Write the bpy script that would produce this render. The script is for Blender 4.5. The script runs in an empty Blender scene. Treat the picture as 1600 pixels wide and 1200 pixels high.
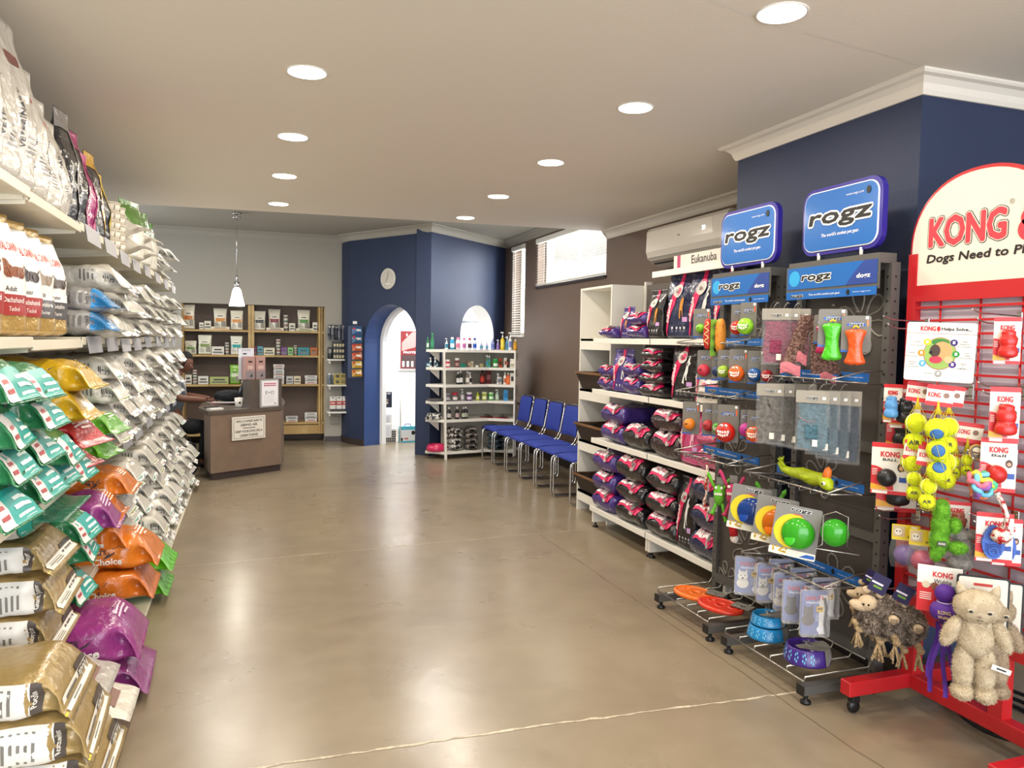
import bpy, bmesh, math, random
from mathutils import Vector, Matrix, noise
PI = math.pi
S = bpy.context.scene
COL = S.collection

# ---------------------------------------------------------------- camera, world, exposure
RC = ((0.94551577, 0.00332194, -0.32555936), (-0.32518428, 0.0586918, -0.94382756), (0.01597233, 0.99827062, 0.05657426))
cam_d = bpy.data.cameras.new('camera')
cam = bpy.data.objects.new('camera', cam_d)
COL.objects.link(cam)
cam_d.sensor_width = 36
cam_d.lens = 36 * 1190 / 1600
cam_d.clip_start = .05
cam.matrix_world = Matrix.Translation((0, 0, 1.6)) @ Matrix(RC).to_4x4()
S.camera = cam
S.view_settings.view_transform = 'Standard'
S.view_settings.look = 'None'
S.view_settings.gamma = 1
S.view_settings.use_curve_mapping = False
S.view_settings.exposure = 0.02
w = bpy.data.worlds.new('sky')
S.world = w
w.use_nodes = True
bg = w.node_tree.nodes['Background']
bg.inputs[0].default_value = (.82, .9, 1, 1)
bg.inputs[1].default_value = 3.0


def lamp(name, kind, loc, power, color=(1, 1, 1), rot=(0, 0, 0), size=None, sy=None, spread=None):
    d = bpy.data.lights.new(name, kind)
    d.energy = power
    d.color = color
    if kind == 'AREA':
        d.shape = 'RECTANGLE' if sy else 'DISK'
        d.size = size
        if sy:
            d.size_y = sy
        if spread:
            d.spread = math.radians(spread)
    elif size:
        d.shadow_soft_size = size
    o = bpy.data.objects.new(name, d)
    o.location = loc
    o.rotation_euler = rot
    COL.objects.link(o)
    return o


# added area light behind the camera, as if from an unseen shop front
lamp('added_fill_behind_camera', 'AREA', (.6, -2.2, 1.5), 165, (.93, .96, 1), (math.radians(94), 0, 0), 5.0, 2.6)
# daylight of the room behind the arched doorway
lamp('back_room_daylight', 'AREA', (2.75, 11.75, 2.9), 150, (.95, .98, 1), (math.radians(12), 0, 0), 1.0, 1.0)
lamp('side_room_daylight', 'AREA', (3.9, 12.9, 2.5), 60, (.95, .98, 1), (0, 0, 0), 1.2, 1.2)
# daylight falling through the two blinds
lamp('window_daylight', 'AREA', (4.5, 8.96, 3.0), 260, (.9, .95, 1), (0, math.radians(80), 0), 1.2, 2.3)
lamp('window_daylight', 'AREA', (4.5, 10.83, 2.6), 120, (.9, .95, 1), (0, math.radians(85), 0), 1.6, .8)
lamp('added_counter_side_fill', 'AREA', (-2.5, 10.2, 1.9), 45, (.88, .94, 1), (0, math.radians(-90), 0), 1.4, 1.8)  # added fill from the left for the counter zone, no window there
lamp('added_counter_overhead_fill', 'AREA', (-.3, 9.2, 3.14), 34, (1, .95, .86), (0, 0, 0), .6)  # this and the next: added fill under the upper ceiling, no fittings there
lamp('added_counter_overhead_fill', 'AREA', (2.2, 9.2, 3.14), 34, (1, .96, .9), (0, 0, 0), .6)


# ---------------------------------------------------------------- materials
def lin(h):
    h = h.lstrip('#')
    c = [int(h[i:i + 2], 16) / 255 for i in (0, 2, 4)]
    return tuple(x / 12.92 if x <= .04045 else ((x + .055) / 1.055) ** 2.4 for x in c) + (1,)


MATS = {}


def mat(name, col, rough=.5, metal=0, bump=0, bs=30, var=0, vs=4, emit=0, trans=0, alpha=1, coat=0, spec=.5, det=2, col2=None, ior=1.45):
    if name in MATS:
        return MATS[name]
    m = bpy.data.materials.new(name)
    MATS[name] = m
    m.use_nodes = True
    nt = m.node_tree
    p = nt.nodes['Principled BSDF']
    c = lin(col)
    p.inputs['Base Color'].default_value = c
    p.inputs['Roughness'].default_value = rough
    p.inputs['Metallic'].default_value = metal
    p.inputs['Specular IOR Level'].default_value = spec
    p.inputs['IOR'].default_value = ior
    p.inputs['Coat Weight'].default_value = coat
    p.inputs['Coat Roughness'].default_value = .12
    p.inputs['Transmission Weight'].default_value = trans
    p.inputs['Alpha'].default_value = alpha
    if emit:
        p.inputs['Emission Color'].default_value = c
        p.inputs['Emission Strength'].default_value = emit
    tc = None
    if bump or var or col2:
        tc = nt.nodes.new('ShaderNodeTexCoord')
    if var or col2:
        n = nt.nodes.new('ShaderNodeTexNoise')
        n.inputs['Scale'].default_value = vs
        n.inputs['Detail'].default_value = 5
        nt.links.new(tc.outputs['Object'], n.inputs['Vector'])
        r = nt.nodes.new('ShaderNodeValToRGB')
        r.color_ramp.elements[0].position = .38 if not col2 else .45
        r.color_ramp.elements[1].position = .62 if not col2 else .55
        r.color_ramp.elements[0].color = lin(col2) if col2 else tuple(x * (1 - var) for x in c[:3]) + (1,)
        r.color_ramp.elements[1].color = c if col2 else tuple(min(1, x * (1 + var)) for x in c[:3]) + (1,)
        nt.links.new(n.outputs['Fac'], r.inputs['Fac'])
        nt.links.new(r.outputs['Color'], p.inputs['Base Color'])
    if bump:
        n = nt.nodes.new('ShaderNodeTexNoise')
        n.inputs['Scale'].default_value = bs
        n.inputs['Detail'].default_value = det
        nt.links.new(tc.outputs['Object'], n.inputs['Vector'])
        b = nt.nodes.new('ShaderNodeBump')
        b.inputs['Strength'].default_value = bump
        b.inputs['Distance'].default_value = .02
        nt.links.new(n.outputs['Fac'], b.inputs['Height'])
        nt.links.new(b.outputs['Normal'], p.inputs['Normal'])
    return m


def film(col):           # wrinkled glossy plastic packaging
    return mat('film_' + col, col, .26, 0, .55, 22, 0, coat=.35, det=3)


def ink(col):            # printed colour on packaging
    return mat('ink_' + col, col, .38)


def plas(col, rough=.35):
    return mat('plastic_%s_%s' % (col, rough), col, rough)


def clear(col='e4e6e8', a=.10):
    return mat('clear_%s_%s' % (col, a), col, .08, alpha=a, bump=.5, bs=25, det=3)


# ---------------------------------------------------------------- mesh builder
TXT = {}


def text_data(s, bold):
    k = (s, bold)
    if k not in TXT:
        cu = bpy.data.curves.new('t', 'FONT')
        cu.body = s
        cu.size = 1
        cu.offset = bold
        cu.resolution_u = 2
        cu.align_x = 'CENTER'
        o = bpy.data.objects.new('t', cu)
        me = bpy.data.meshes.new_from_object(o)
        vs = [tuple(v.co[:2]) for v in me.vertices]
        fs = [tuple(p.vertices) for p in me.polygons]
        bpy.data.objects.remove(o)
        bpy.data.curves.remove(cu)
        bpy.data.meshes.remove(me)
        xs = [v[0] for v in vs] or [0]
        ys = [v[1] for v in vs] or [0]
        TXT[k] = (vs, fs, min(xs), max(xs), min(ys), max(ys))
    return TXT[k]


BOXC = {}


def box_data(sz, bev, seg):
    k = (tuple(round(x, 5) for x in sz), bev, seg)
    if k not in BOXC:
        bm = bmesh.new()
        bmesh.ops.create_cube(bm, size=1)
        bmesh.ops.scale(bm, vec=sz, verts=bm.verts)
        bmesh.ops.bevel(bm, geom=bm.edges[:] + bm.verts[:], offset=bev, segments=seg, affect='EDGES', profile=.5)
        bm.verts.index_update()
        BOXC[k] = ([v.co.copy() for v in bm.verts], [[v.index for v in f.verts] for f in bm.faces])
        bm.free()
    return BOXC[k]


class B:
    def __init__(s):
        s.v, s.f, s.m, s.s, s.mats = [], [], [], [], []

    def mi(s, m):
        if m not in s.mats:
            s.mats.append(m)
        return s.mats.index(m)

    def add(s, vs, fs, m, smooth=False, M=None):
        o = len(s.v)
        k = s.mi(m)
        if M is not None:
            vs = [M @ Vector(v) for v in vs]
        s.v.extend([tuple(v) for v in vs])
        for f in fs:
            s.f.append([i + o for i in f])
            s.m.append(k)
            s.s.append(smooth)
        return s

    def box(s, c, sz, m, bev=0, rot=None, seg=1, M=None):
        T = Matrix.Translation(c)
        if rot:
            T = T @ Matrix.Rotation(rot[2], 4, 'Z') @ Matrix.Rotation(rot[1], 4, 'Y') @ Matrix.Rotation(rot[0], 4, 'X')
        if M is not None:
            T = M @ T
        if bev:
            vs, fs = box_data(sz, min(bev, min(sz) * .49), seg)
            return s.add(vs, fs, m, seg > 1, T)
        x, y, z = (q / 2 for q in sz)
        vs = [(-x, -y, -z), (x, -y, -z), (x, y, -z), (-x, y, -z), (-x, -y, z), (x, -y, z), (x, y, z), (-x, y, z)]
        return s.add(vs, [(0, 3, 2, 1), (4, 5, 6, 7), (0, 1, 5, 4), (1, 2, 6, 5), (2, 3, 7, 6), (3, 0, 4, 7)], m, False, T)

    def bb(s, x0, x1, y0, y1, z0, z1, m, bev=0, M=None):
        return s.box(((x0 + x1) / 2, (y0 + y1) / 2, (z0 + z1) / 2), (abs(x1 - x0), abs(y1 - y0), abs(z1 - z0)), m, bev, M=M)

    def tube(s, pts, r, m, n=6, closed=False, caps=True, M=None):
        P = [Vector(p) for p in pts]
        R = r if isinstance(r, (list, tuple)) else [r] * len(P)
        N = len(P)
        vs, fs = [], []
        prev = None
        for i, p in enumerate(P):
            a = P[(i - 1) % N] if closed or i > 0 else p
            b = P[(i + 1) % N] if closed or i < N - 1 else p
            t = (b - a)
            t = t.normalized() if t.length > 1e-9 else Vector((0, 0, 1))
            if prev is None:
                up = Vector((0, 0, 1)) if abs(t.z) < .9 else Vector((1, 0, 0))
                u = t.cross(up).normalized()
            else:
                u = (prev - t * prev.dot(t))
                u = u.normalized() if u.length > 1e-6 else t.orthogonal().normalized()
            prev = u
            q = t.cross(u)
            for k in range(n):
                an = 2 * PI * k / n
                vs.append(p + (u * math.cos(an) + q * math.sin(an)) * R[i])
        for i in range(N if closed else N - 1):
            j = (i + 1) % N
            for k in range(n):
                l = (k + 1) % n
                fs.append((i * n + k, i * n + l, j * n + l, j * n + k))
        if caps and not closed:
            fs.append(tuple(range(n))[::-1])
            fs.append(tuple((N - 1) * n + k for k in range(n)))
        return s.add(vs, fs, m, True, M)

    def lathe(s, prof, m, n=16, M=None, c=(0, 0, 0), smooth=True, sx=1, sy=1):
        vs, fs = [], []
        for r, z in prof:
            for k in range(n):
                a = 2 * PI * k / n
                vs.append((c[0] + r * math.cos(a) * sx, c[1] + r * math.sin(a) * sy, c[2] + z))
        for i in range(len(prof) - 1):
            for k in range(n):
                l = (k + 1) % n
                fs.append((i * n + k, i * n + l, (i + 1) * n + l, (i + 1) * n + k))
        if prof[0][0] > 1e-6 and abs(prof[0][1] - prof[1][1]) > 1e-6:
            fs.append(tuple(range(n))[::-1])
        if prof[-1][0] > 1e-6 and abs(prof[-1][1] - prof[-2][1]) > 1e-6:
            fs.append(tuple((len(prof) - 1) * n + k for k in range(n)))
        return s.add(vs, fs, m, smooth, M)

    def ball(s, c, r, m, n=16, M=None, dz=0, rot=None):
        if not isinstance(r, (tuple, list)):
            r = (r, r, r)
        h = max(4, n // 2)
        T = Matrix.Translation(c)
        if rot:
            T = T @ Matrix.Rotation(rot[2], 4, 'Z') @ Matrix.Rotation(rot[1], 4, 'Y') @ Matrix.Rotation(rot[0], 4, 'X')
        T = T @ Matrix.Diagonal((r[0], r[1], r[2], 1))
        if M is not None:
            T = M @ T
        return s.lathe([(math.sin(PI * i / h) + (1e-7), -math.cos(PI * i / h)) for i in range(h + 1)], m, n, T)

    def prism(s, poly, d, m, M=None, hole=None, smooth=False):
        """poly in local xz plane (x right, z up), thickness d in y (centred)"""
        n = len(poly)
        vs = [(p[0], -d / 2, p[1]) for p in poly] + [(p[0], d / 2, p[1]) for p in poly]
        fs = [tuple(range(n)), tuple(range(2 * n - 1, n - 1, -1))]
        fs += [(i, i + n, (i + 1) % n + n, (i + 1) % n) for i in range(n)]
        return s.add(vs, fs, m, smooth, M)

    def grid(s, fn, nu, nv, m, smooth=True, M=None, wrap=False):
        vs, fs = [], []
        for j in range(nv + 1):
            for i in range(nu + (0 if wrap else 1)):
                vs.append(fn(i / nu, j / nv))
        q = nu if wrap else nu + 1
        for j in range(nv):
            for i in range(nu):
                k = (i + 1) % q if wrap else i + 1
                fs.append((j * q + i, j * q + k, (j + 1) * q + k, (j + 1) * q + i))
        return s.add(vs, fs, m, smooth, M)

    def text(s, t, m, h=1., w=None, bold=0., shear=0., at=None, M=None, y0=0., x0=0., rot=0, al='c'):
        """text drawn in the xz plane facing -y; h is the capital height; at(x,y)->point overrides"""
        vs, fs, a, b, c, d = text_data(t, bold)
        if not vs:
            return s
        k = h / .7
        kx = (w / (b - a)) if w else k
        mid = (a + b) / 2 if al == 'c' else (a if al == 'l' else b)
        cr, sr = math.cos(rot), math.sin(rot)
        out = []
        for x, y in vs:
            X = (x - mid) * kx + shear * y * k
            Y = y * k
            X, Y = X * cr - Y * sr + x0, X * sr + Y * cr + y0
            out.append(at(X, Y) if at else (X, 0, Y))
        return s.add(out, fs, m, False, M)

    def fat(s, t, m, h, w=None, r=.002, shear=0., M=None, n=8, y=0, **k):
        """heavy lettering: the word laid down n times around a small circle"""
        for i in range(n):
            a = 2 * PI * i / n
            T = TR((r * math.cos(a), y - .00004 * i, r * math.sin(a)))
            s.text(t, m, h, w, shear=shear, M=(M @ T) if M is not None else T, **k)
        return s

    def rrect(s, x0, x1, z0, z1, r, d, m, M=None, y=0, n=5):
        poly = []
        for cx, cz, a0 in ((x1 - r, z1 - r, 0), (x0 + r, z1 - r, 90), (x0 + r, z0 + r, 180), (x1 - r, z0 + r, 270)):
            for i in range(n + 1):
                a = math.radians(a0 + 90 * i / n)
                poly.append((cx + r * math.cos(a), cz + r * math.sin(a)))
        T = Matrix.Translation((0, y, 0))
        return s.prism(poly[::-1], d, m, (M @ T) if M is not None else T)

    def disc(s, cx, cz, r, m, y=0, M=None, n=20, d=.002, rz=None):
        T = Matrix.Translation((0, y, 0))
        rz = rz or r
        return s.prism([(cx + r * math.cos(-2 * PI * i / n), cz + rz * math.sin(-2 * PI * i / n)) for i in range(n)], d, m, (M @ T) if M is not None else T)

    def build(s, name, parent=None, loc=None, rz=0, smooth_all=False):
        me = bpy.data.meshes.new(name)
        me.from_pydata(s.v, [], s.f)
        for m in s.mats:
            me.materials.append(m)
        me.polygons.foreach_set('material_index', s.m)
        me.polygons.foreach_set('use_smooth', s.s)
        me.update()
        o = bpy.data.objects.new(name, me)
        COL.objects.link(o)
        if parent is not None:
            o.parent = parent
        if loc:
            o.location = loc
        if rz:
            o.rotation_euler = (0, 0, rz)
        return o


def tag(o, label=None, cat=None, group=None, kind=None):
    if label:
        o['label'] = label
    if cat:
        o['category'] = cat
    if group:
        o['group'] = group
    if kind:
        o['kind'] = kind
    return o


def thing(name, label, cat, loc=(0, 0, 0), rz=0, group=None):
    o = bpy.data.objects.new(name, None)
    o.empty_display_size = .05
    COL.objects.link(o)
    o.location = loc
    o.rotation_euler = (0, 0, rz)
    return tag(o, label, cat, group)


def struct(name, b, loc=None):
    return tag(b.build(name, None, loc), kind='structure')


def dup(root, loc=None, rot=None, label=None, group=None, scale=None, mw=None):
    r = root.copy()
    COL.objects.link(r)
    if loc is not None:
        r.location = loc
    if rot is not None:
        r.rotation_euler = rot
    if scale is not None:
        r.scale = scale
    if label:
        r['label'] = label
    if group:
        r['group'] = group
    for ch in list(root.children):
        c = ch.copy()
        COL.objects.link(c)
        c.parent = r
        for g in ch.children:
            d = g.copy()
            COL.objects.link(d)
            d.parent = c
    return r


ORD = ['first', 'second', 'third', 'fourth', 'fifth', 'sixth', 'seventh', 'eighth', 'ninth', 'tenth', 'eleventh', 'twelfth', 'thirteenth', 'fourteenth', 'fifteenth', 'sixteenth', 'seventeenth', 'eighteenth', 'nineteenth', 'twentieth']
UP = ['lowest', 'second up', 'third up', 'fourth up', 'fifth up', 'sixth up', 'seventh up', 'eighth up']
RZ = lambda a: Matrix.Rotation(a, 4, 'Z')
TR = Matrix.Translation
# ---------------------------------------------------------------- room surfaces
def floor_mat():
    m = bpy.data.materials.new('polished_screed')
    m.use_nodes = True
    nt = m.node_tree
    L = nt.links.new
    p = nt.nodes['Principled BSDF']
    tc = nt.nodes.new('ShaderNodeTexCoord')

    def noise_(sc, det, dist=0):
        n = nt.nodes.new('ShaderNodeTexNoise')
        n.inputs['Scale'].default_value = sc
        n.inputs['Detail'].default_value = det
        n.inputs['Distortion'].default_value = dist
        L(tc.outputs['Object'], n.inputs['Vector'])
        return n
    n1 = noise_(.9, 6, .3)
    r = nt.nodes.new('ShaderNodeValToRGB')
    e = r.color_ramp.elements
    e[0].position, e[1].position = .3, .72
    e[0].color, e[1].color = lin('766855'), lin('8c7d67')
    L(n1.outputs['Fac'], r.inputs['Fac'])
    n2 = noise_(5, 6, .3)
    r2 = nt.nodes.new('ShaderNodeValToRGB')
    r2.color_ramp.interpolation = 'B_SPLINE'
    r2.color_ramp.elements[0].position, r2.color_ramp.elements[1].position = .25, .85
    r2.color_ramp.elements[0].color, r2.color_ramp.elements[1].color = (0, 0, 0, 1), (.5, .5, .5, 1)
    L(n2.outputs['Fac'], r2.inputs['Fac'])
    mx = nt.nodes.new('ShaderNodeMix')
    mx.data_type = 'RGBA'
    L(r2.outputs['Color'], mx.inputs[0])
    L(r.outputs['Color'], mx.inputs[6])
    mx.inputs[7].default_value = lin('a4967f')
    L(mx.outputs[2], p.inputs['Base Color'])
    ro = nt.nodes.new('ShaderNodeMapRange')
    ro.inputs[3].default_value, ro.inputs[4].default_value = .2, .4
    L(noise_(2.2, 4, .2).outputs['Fac'], ro.inputs[0])
    L(ro.outputs[0], p.inputs['Roughness'])
    b = nt.nodes.new('ShaderNodeBump')
    b.inputs['Strength'].default_value = .10
    b.inputs['Distance'].default_value = .02
    L(noise_(5, 3, .8).outputs['Fac'], b.inputs['Height'])
    L(b.outputs['Normal'], p.inputs['Normal'])
    p.inputs['Coat Weight'].default_value = .3
    p.inputs['Coat Roughness'].default_value = .2
    return m


M_floor = floor_mat()
M_ceil = mat('ceiling_paint', 'e4dccf', .8, bump=.05, bs=60)
M_upper = mat('grey_paint', 'a29d92', .8, bump=.05, bs=60)
M_navy = mat('navy_paint', '28334f', .55, bump=.06, bs=50)
M_brown = mat('taupe_paint', '6d5b4e', .6, bump=.06, bs=50)
M_white = mat('white_paint', 'e4e0d8', .5, bump=.03, bs=50)
M_bright = mat('bright_white_paint', 'f4f4f2', .6, bump=.02, bs=50)
M_skirt = mat('dark_skirting', '3a3230', .35)
M_frame = mat('white_metal', 'e6e3da', .35, bump=.02, bs=80)
M_chrome = mat('chrome', 'c8c8c8', .16, 1, bump=.01)
M_steel = mat('grey_wire', '9a9890', .3, .85)
M_black = mat('black_plastic', '151516', .4)
M_wood = mat('pale_pine', 'b99c66', .5, col2='a98a55', vs=3, bump=.08, bs=14)

b = B()
b.add([(-2.6, -3, 0), (6, -3, 0), (6, 14, 0), (-2.6, 14, 0)], [(0, 1, 2, 3)], M_floor)
b.add([(-2.6, -3, -.1), (6, -3, -.1), (6, 14, -.1), (-2.6, 14, -.1)], [(3, 2, 1, 0)], M_floor)
struct('floor', b)
# joints sawn into the screed
M_joint = mat('joint_filler', 'bdb19b', .5, var=.25, vs=30)
M_jointd = mat('joint_gap', '6a5b49', .6)


def joint(nm, pts, wd, m):
    b = B()
    rng = random.Random(3)
    vs, fs = [], []
    n = 60
    for i in range(n + 1):
        t = i / n * (len(pts) - 1)
        k = min(int(t), len(pts) - 2)
        f = t - k
        p = Vector(pts[k]) * (1 - f) + Vector(pts[k + 1]) * f
        d = (Vector(pts[k + 1]) - Vector(pts[k])).normalized()
        nn = Vector((-d.y, d.x))
        j = rng.uniform(-.006, .006)
        ww = wd * rng.uniform(.5, 1.3)
        for s_ in (-1, 1):
            q = p + nn * (j + s_ * ww)
            vs.append((q.x, q.y, .0012))
    for i in range(n):
        fs.append((2 * i, 2 * i + 2, 2 * i + 3, 2 * i + 1))
    b.add(vs, fs, m)
    struct(nm, b)


joint('trim_1', [(-.1, 2.9), (1.2, 2.87), (2.9, 2.78)], .007, M_joint)
joint('trim_2', [(-.9, 5.62), (1.5, 5.8), (3.3, 5.9)], .004, M_joint)
joint('trim_3', [(2.27, 2.0), (2.27, 5.9)], .003, M_jointd)
joint('trim_4', [(-.9, 8.35), (3.5, 8.3)], .003, M_jointd)

# ceilings: a low one over the shop, a higher one over the counter zone
b = B()
E0, E1 = 8.2, 7.85
b.add([(-2.7, -3, 2.85), (6, -3, 2.85), (6, E1 - .12, 2.85), (-2.7, E0 + .05, 2.85),
       (-2.7, -3, 3.15), (6, -3, 3.15), (6, E1 - .12, 3.15), (-2.7, E0 + .05, 3.15)],
      [(3, 2, 1, 0), (4, 5, 6, 7), (0, 1, 5, 4), (1, 2, 6, 5), (2, 3, 7, 6), (3, 0, 4, 7)], M_ceil)
struct('ceiling', b)
b = B()
b.bb(-2.7, 6, 7.6, 14.1, 3.152, 3.25, M_upper)
struct('ceiling_upper', b)

# left wall
b = B()
b.bb(-2.75, -2.6, -3, 12, 0, 3.15, M_upper)
struct('wall_left', b)

# back wall with the opening for the built in shelving
b = B()
b.bb(-2.6, -.93, 12, 12.5, 0, 3.15, M_upper)
b.bb(-.93, 1.09, 12, 12.5, 2.075, 3.15, M_upper)
b.bb(1.09, 1.36, 12, 12.5, 0, 3.15, M_upper)
b.bb(-.93, 1.09, 12.42, 12.5, 0, 2.075, mat('niche_back', '6a5a4c', .6, bump=.05, bs=50))
struct('wall_back', b)
b = B()
b.bb(1.09, 1.37, 11.985, 12, 0, .08, M_skirt)
struct('baseboard_back', b)


def wall_seg(b, p0, p1, t, z0, z1, m):
    p0, p1 = Vector(p0), Vector(p1)
    d = p1 - p0
    L_ = d.length
    M = TR((p0.x, p0.y, 0)) @ RZ(math.atan2(d.y, d.x))
    b.bb(0, L_, 0, t, z0, z1, m, M=M)
    return M, L_


def arch_wall(name, p0, p1, t, H, s0, s1, zb, ztop, m, m_in, cut=0):
    """wall with a round headed opening between s0 and s1; sill at zb"""
    p0, p1 = Vector(p0), Vector(p1)
    d = p1 - p0
    Lw = d.length
    M = TR((p0.x, p0.y, 0)) @ RZ(math.atan2(d.y, d.x))
    b = B()
    b.bb(0, s0, 0, t, 0, H, m, M=M)
    e = Lw - cut
    b.add([(s1, 0, 0), (Lw, 0, 0), (e, t, 0), (s1, t, 0), (s1, 0, H), (Lw, 0, H), (e, t, H), (s1, t, H)], [(0, 3, 2, 1), (4, 5, 6, 7), (0, 1, 5, 4), (1, 2, 6, 5), (2, 3, 7, 6), (3, 0, 4, 7)], m, False, M)
    n = 24
    c, R = (s0 + s1) / 2, (s1 - s0) / 2
    hgt = R * 1.0
    zs = ztop - hgt
    pts = [(c - R * math.cos(PI * i / n), zs + hgt * math.sin(PI * i / n)) for i in range(n + 1)]
    for (xa, za), (xb, zb_) in zip(pts, pts[1:]):
        vs = [(xa, 0, za), (xb, 0, zb_), (xb, 0, H), (xa, 0, H), (xa, t, za), (xb, t, zb_), (xb, t, H), (xa, t, H)]
        b.add(vs, [(0, 1, 2, 3), (7, 6, 5, 4), (3, 2, 6, 7)], m, False, M)
        b.add(vs, [(4, 5, 1, 0)], m_in, True, M)
    zl = pts[0][1]
    b.add([(s0 + .001, 0, zb), (s0 + .001, t, zb), (s0 + .001, t, zl), (s0 + .001, 0, zl), (s1 - .001, 0, zb), (s1 - .001, t, zb), (s1 - .001, t, zl), (s1 - .001, 0, zl)], [(0, 1, 2, 3), (7, 6, 5, 4)], m_in, False, M)
    if zb > 0:
        b.add([(s0, 0, zb + .001), (s1, 0, zb + .001), (s1, t, zb + .001), (s0, t, zb + .001)], [(0, 1, 2, 3)], m_in, False, M)
        b.bb(s0, s1, 0, t, 0, zb, m, M=M)
    struct(name, b)
    return M, pts


DW0, DW1 = (1.43, 11.655), (2.33, 10.19)        # wall with the arched doorway
off = .336                                        # distance of the opening from DW0
M_door, pts_door = arch_wall('wall_back_centre', DW0, DW1, .3, 3.15, off, off + 1.13, 0, 2.09, M_navy, mat('navy_reveal', '3a5288', .5), .08)
b = B()
wall_seg(b, (1.345, 12.0), (1.37, 11.84), .3, 0, 3.15, M_navy)
wall_seg(b, (1.37, 11.84), (1.40, 11.74), .3, 0, 3.15, M_navy)
wall_seg(b, (1.40, 11.74), DW0, .3, 0, 3.15, M_navy)
struct('wall_back_bend', b)
b = B()
wall_seg(b, (1.345 - .012, 12.0), (1.358, 11.84), .012, 0, .09, M_skirt)
wall_seg(b, (1.358, 11.84), (1.388, 11.735), .012, 0, .09, M_skirt)
wall_seg(b, (1.388, 11.735), (1.418, 11.645), .012, 0, .09, M_skirt)
b.bb(0, off, -.012, 0, 0, .09, M_skirt, M=M_door)
b.bb(off + 1.13, 1.71, -.012, 0, 0, .09, M_skirt, M=M_door)
struct('baseboard_back_centre', b)
F0, F1 = (2.33, 10.19), (3.82, 11.48)
M_fac, pts_fac = arch_wall('wall_back_right', F0, F1, .25, 3.15, .72, 1.64, .95, 2.12, M_navy, M_bright)
# white lining frame of the arched doorway
b = B()
for (xa, za), (xb, zb_) in zip([(off + .0, 0)] + [(x * 1, z) for x, z in pts_door] + [(off + 1.13, 0)], [pts_door[0]] + list(pts_door[1:]) + [pts_door[-1], (off + 1.13, 0)]):
    c = off + .565
    k = .9
    zi = lambda x, z: ((c + (x - c) * k), z * .975)
    (xc, zc), (xd, zd) = zi(xa, za), zi(xb, zb_)
    if za == 0:
        zc = 0
    if zb_ == 0:
        zd = 0
    vs = [(xa, .3, za), (xb, .3, zb_), (xd, .3, zd), (xc, .3, zc), (xa, .38, za), (xb, .38, zb_), (xd, .38, zd), (xc, .38, zc)]
    b.add(vs, [(0, 1, 2, 3), (7, 6, 5, 4), (3, 2, 6, 7), (0, 4, 5, 1)], M_bright, False, M_door)
struct('door_1', b)

# room behind the arches
b = B()
b.bb(1.62, 1.72, 11.9, 13.5, 0, 3.15, M_bright)
b.bb(1.4, 6, 13.4, 13.55, 0, 3.15, M_bright)
b.bb(5.9, 6, 8, 13.5, 0, 3.15, M_bright)
struct('wall_side_room', b)

# taupe wall with the two high windows
WY = [4.17, 7.87, 10.05, 10.57, 11.1, 12.2]
b = B()
X0, X1 = 3.82, 4.07
b.bb(X0, X1, WY[0], WY[1], 0, 3.15, M_brown)
b.bb(X0, X1, WY[1], WY[2], 0, 2.36, M_brown)
b.bb(X0, X1, WY[1], WY[2], 3.03, 3.15, M_brown)
b.bb(X0, X1, WY[2], WY[3], 0, 3.15, M_brown)
b.bb(X0, X1, WY[3], WY[4], 0, 1.69, M_brown)
b.bb(X0, X1, WY[3], WY[4], 3.03, 3.15, M_brown)
b.bb(X0, X1, WY[4], WY[5], 0, 3.15, M_brown)
struct('wall_right', b)
b = B()
b.bb(X0 - .025, X0, 4.2, 11.45, .68, .73, M_brown)
struct('trim_5', b)
b = B()
b.bb(X0 - .014, X0, 4.2, 11.45, 0, .09, M_skirt)
struct('baseboard_right', b)
M_sky = mat('daylight_outside', 'f6f9ff', 1, emit=5)
M_glass = mat('glass', 'ffffff', .03, alpha=.15)
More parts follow.
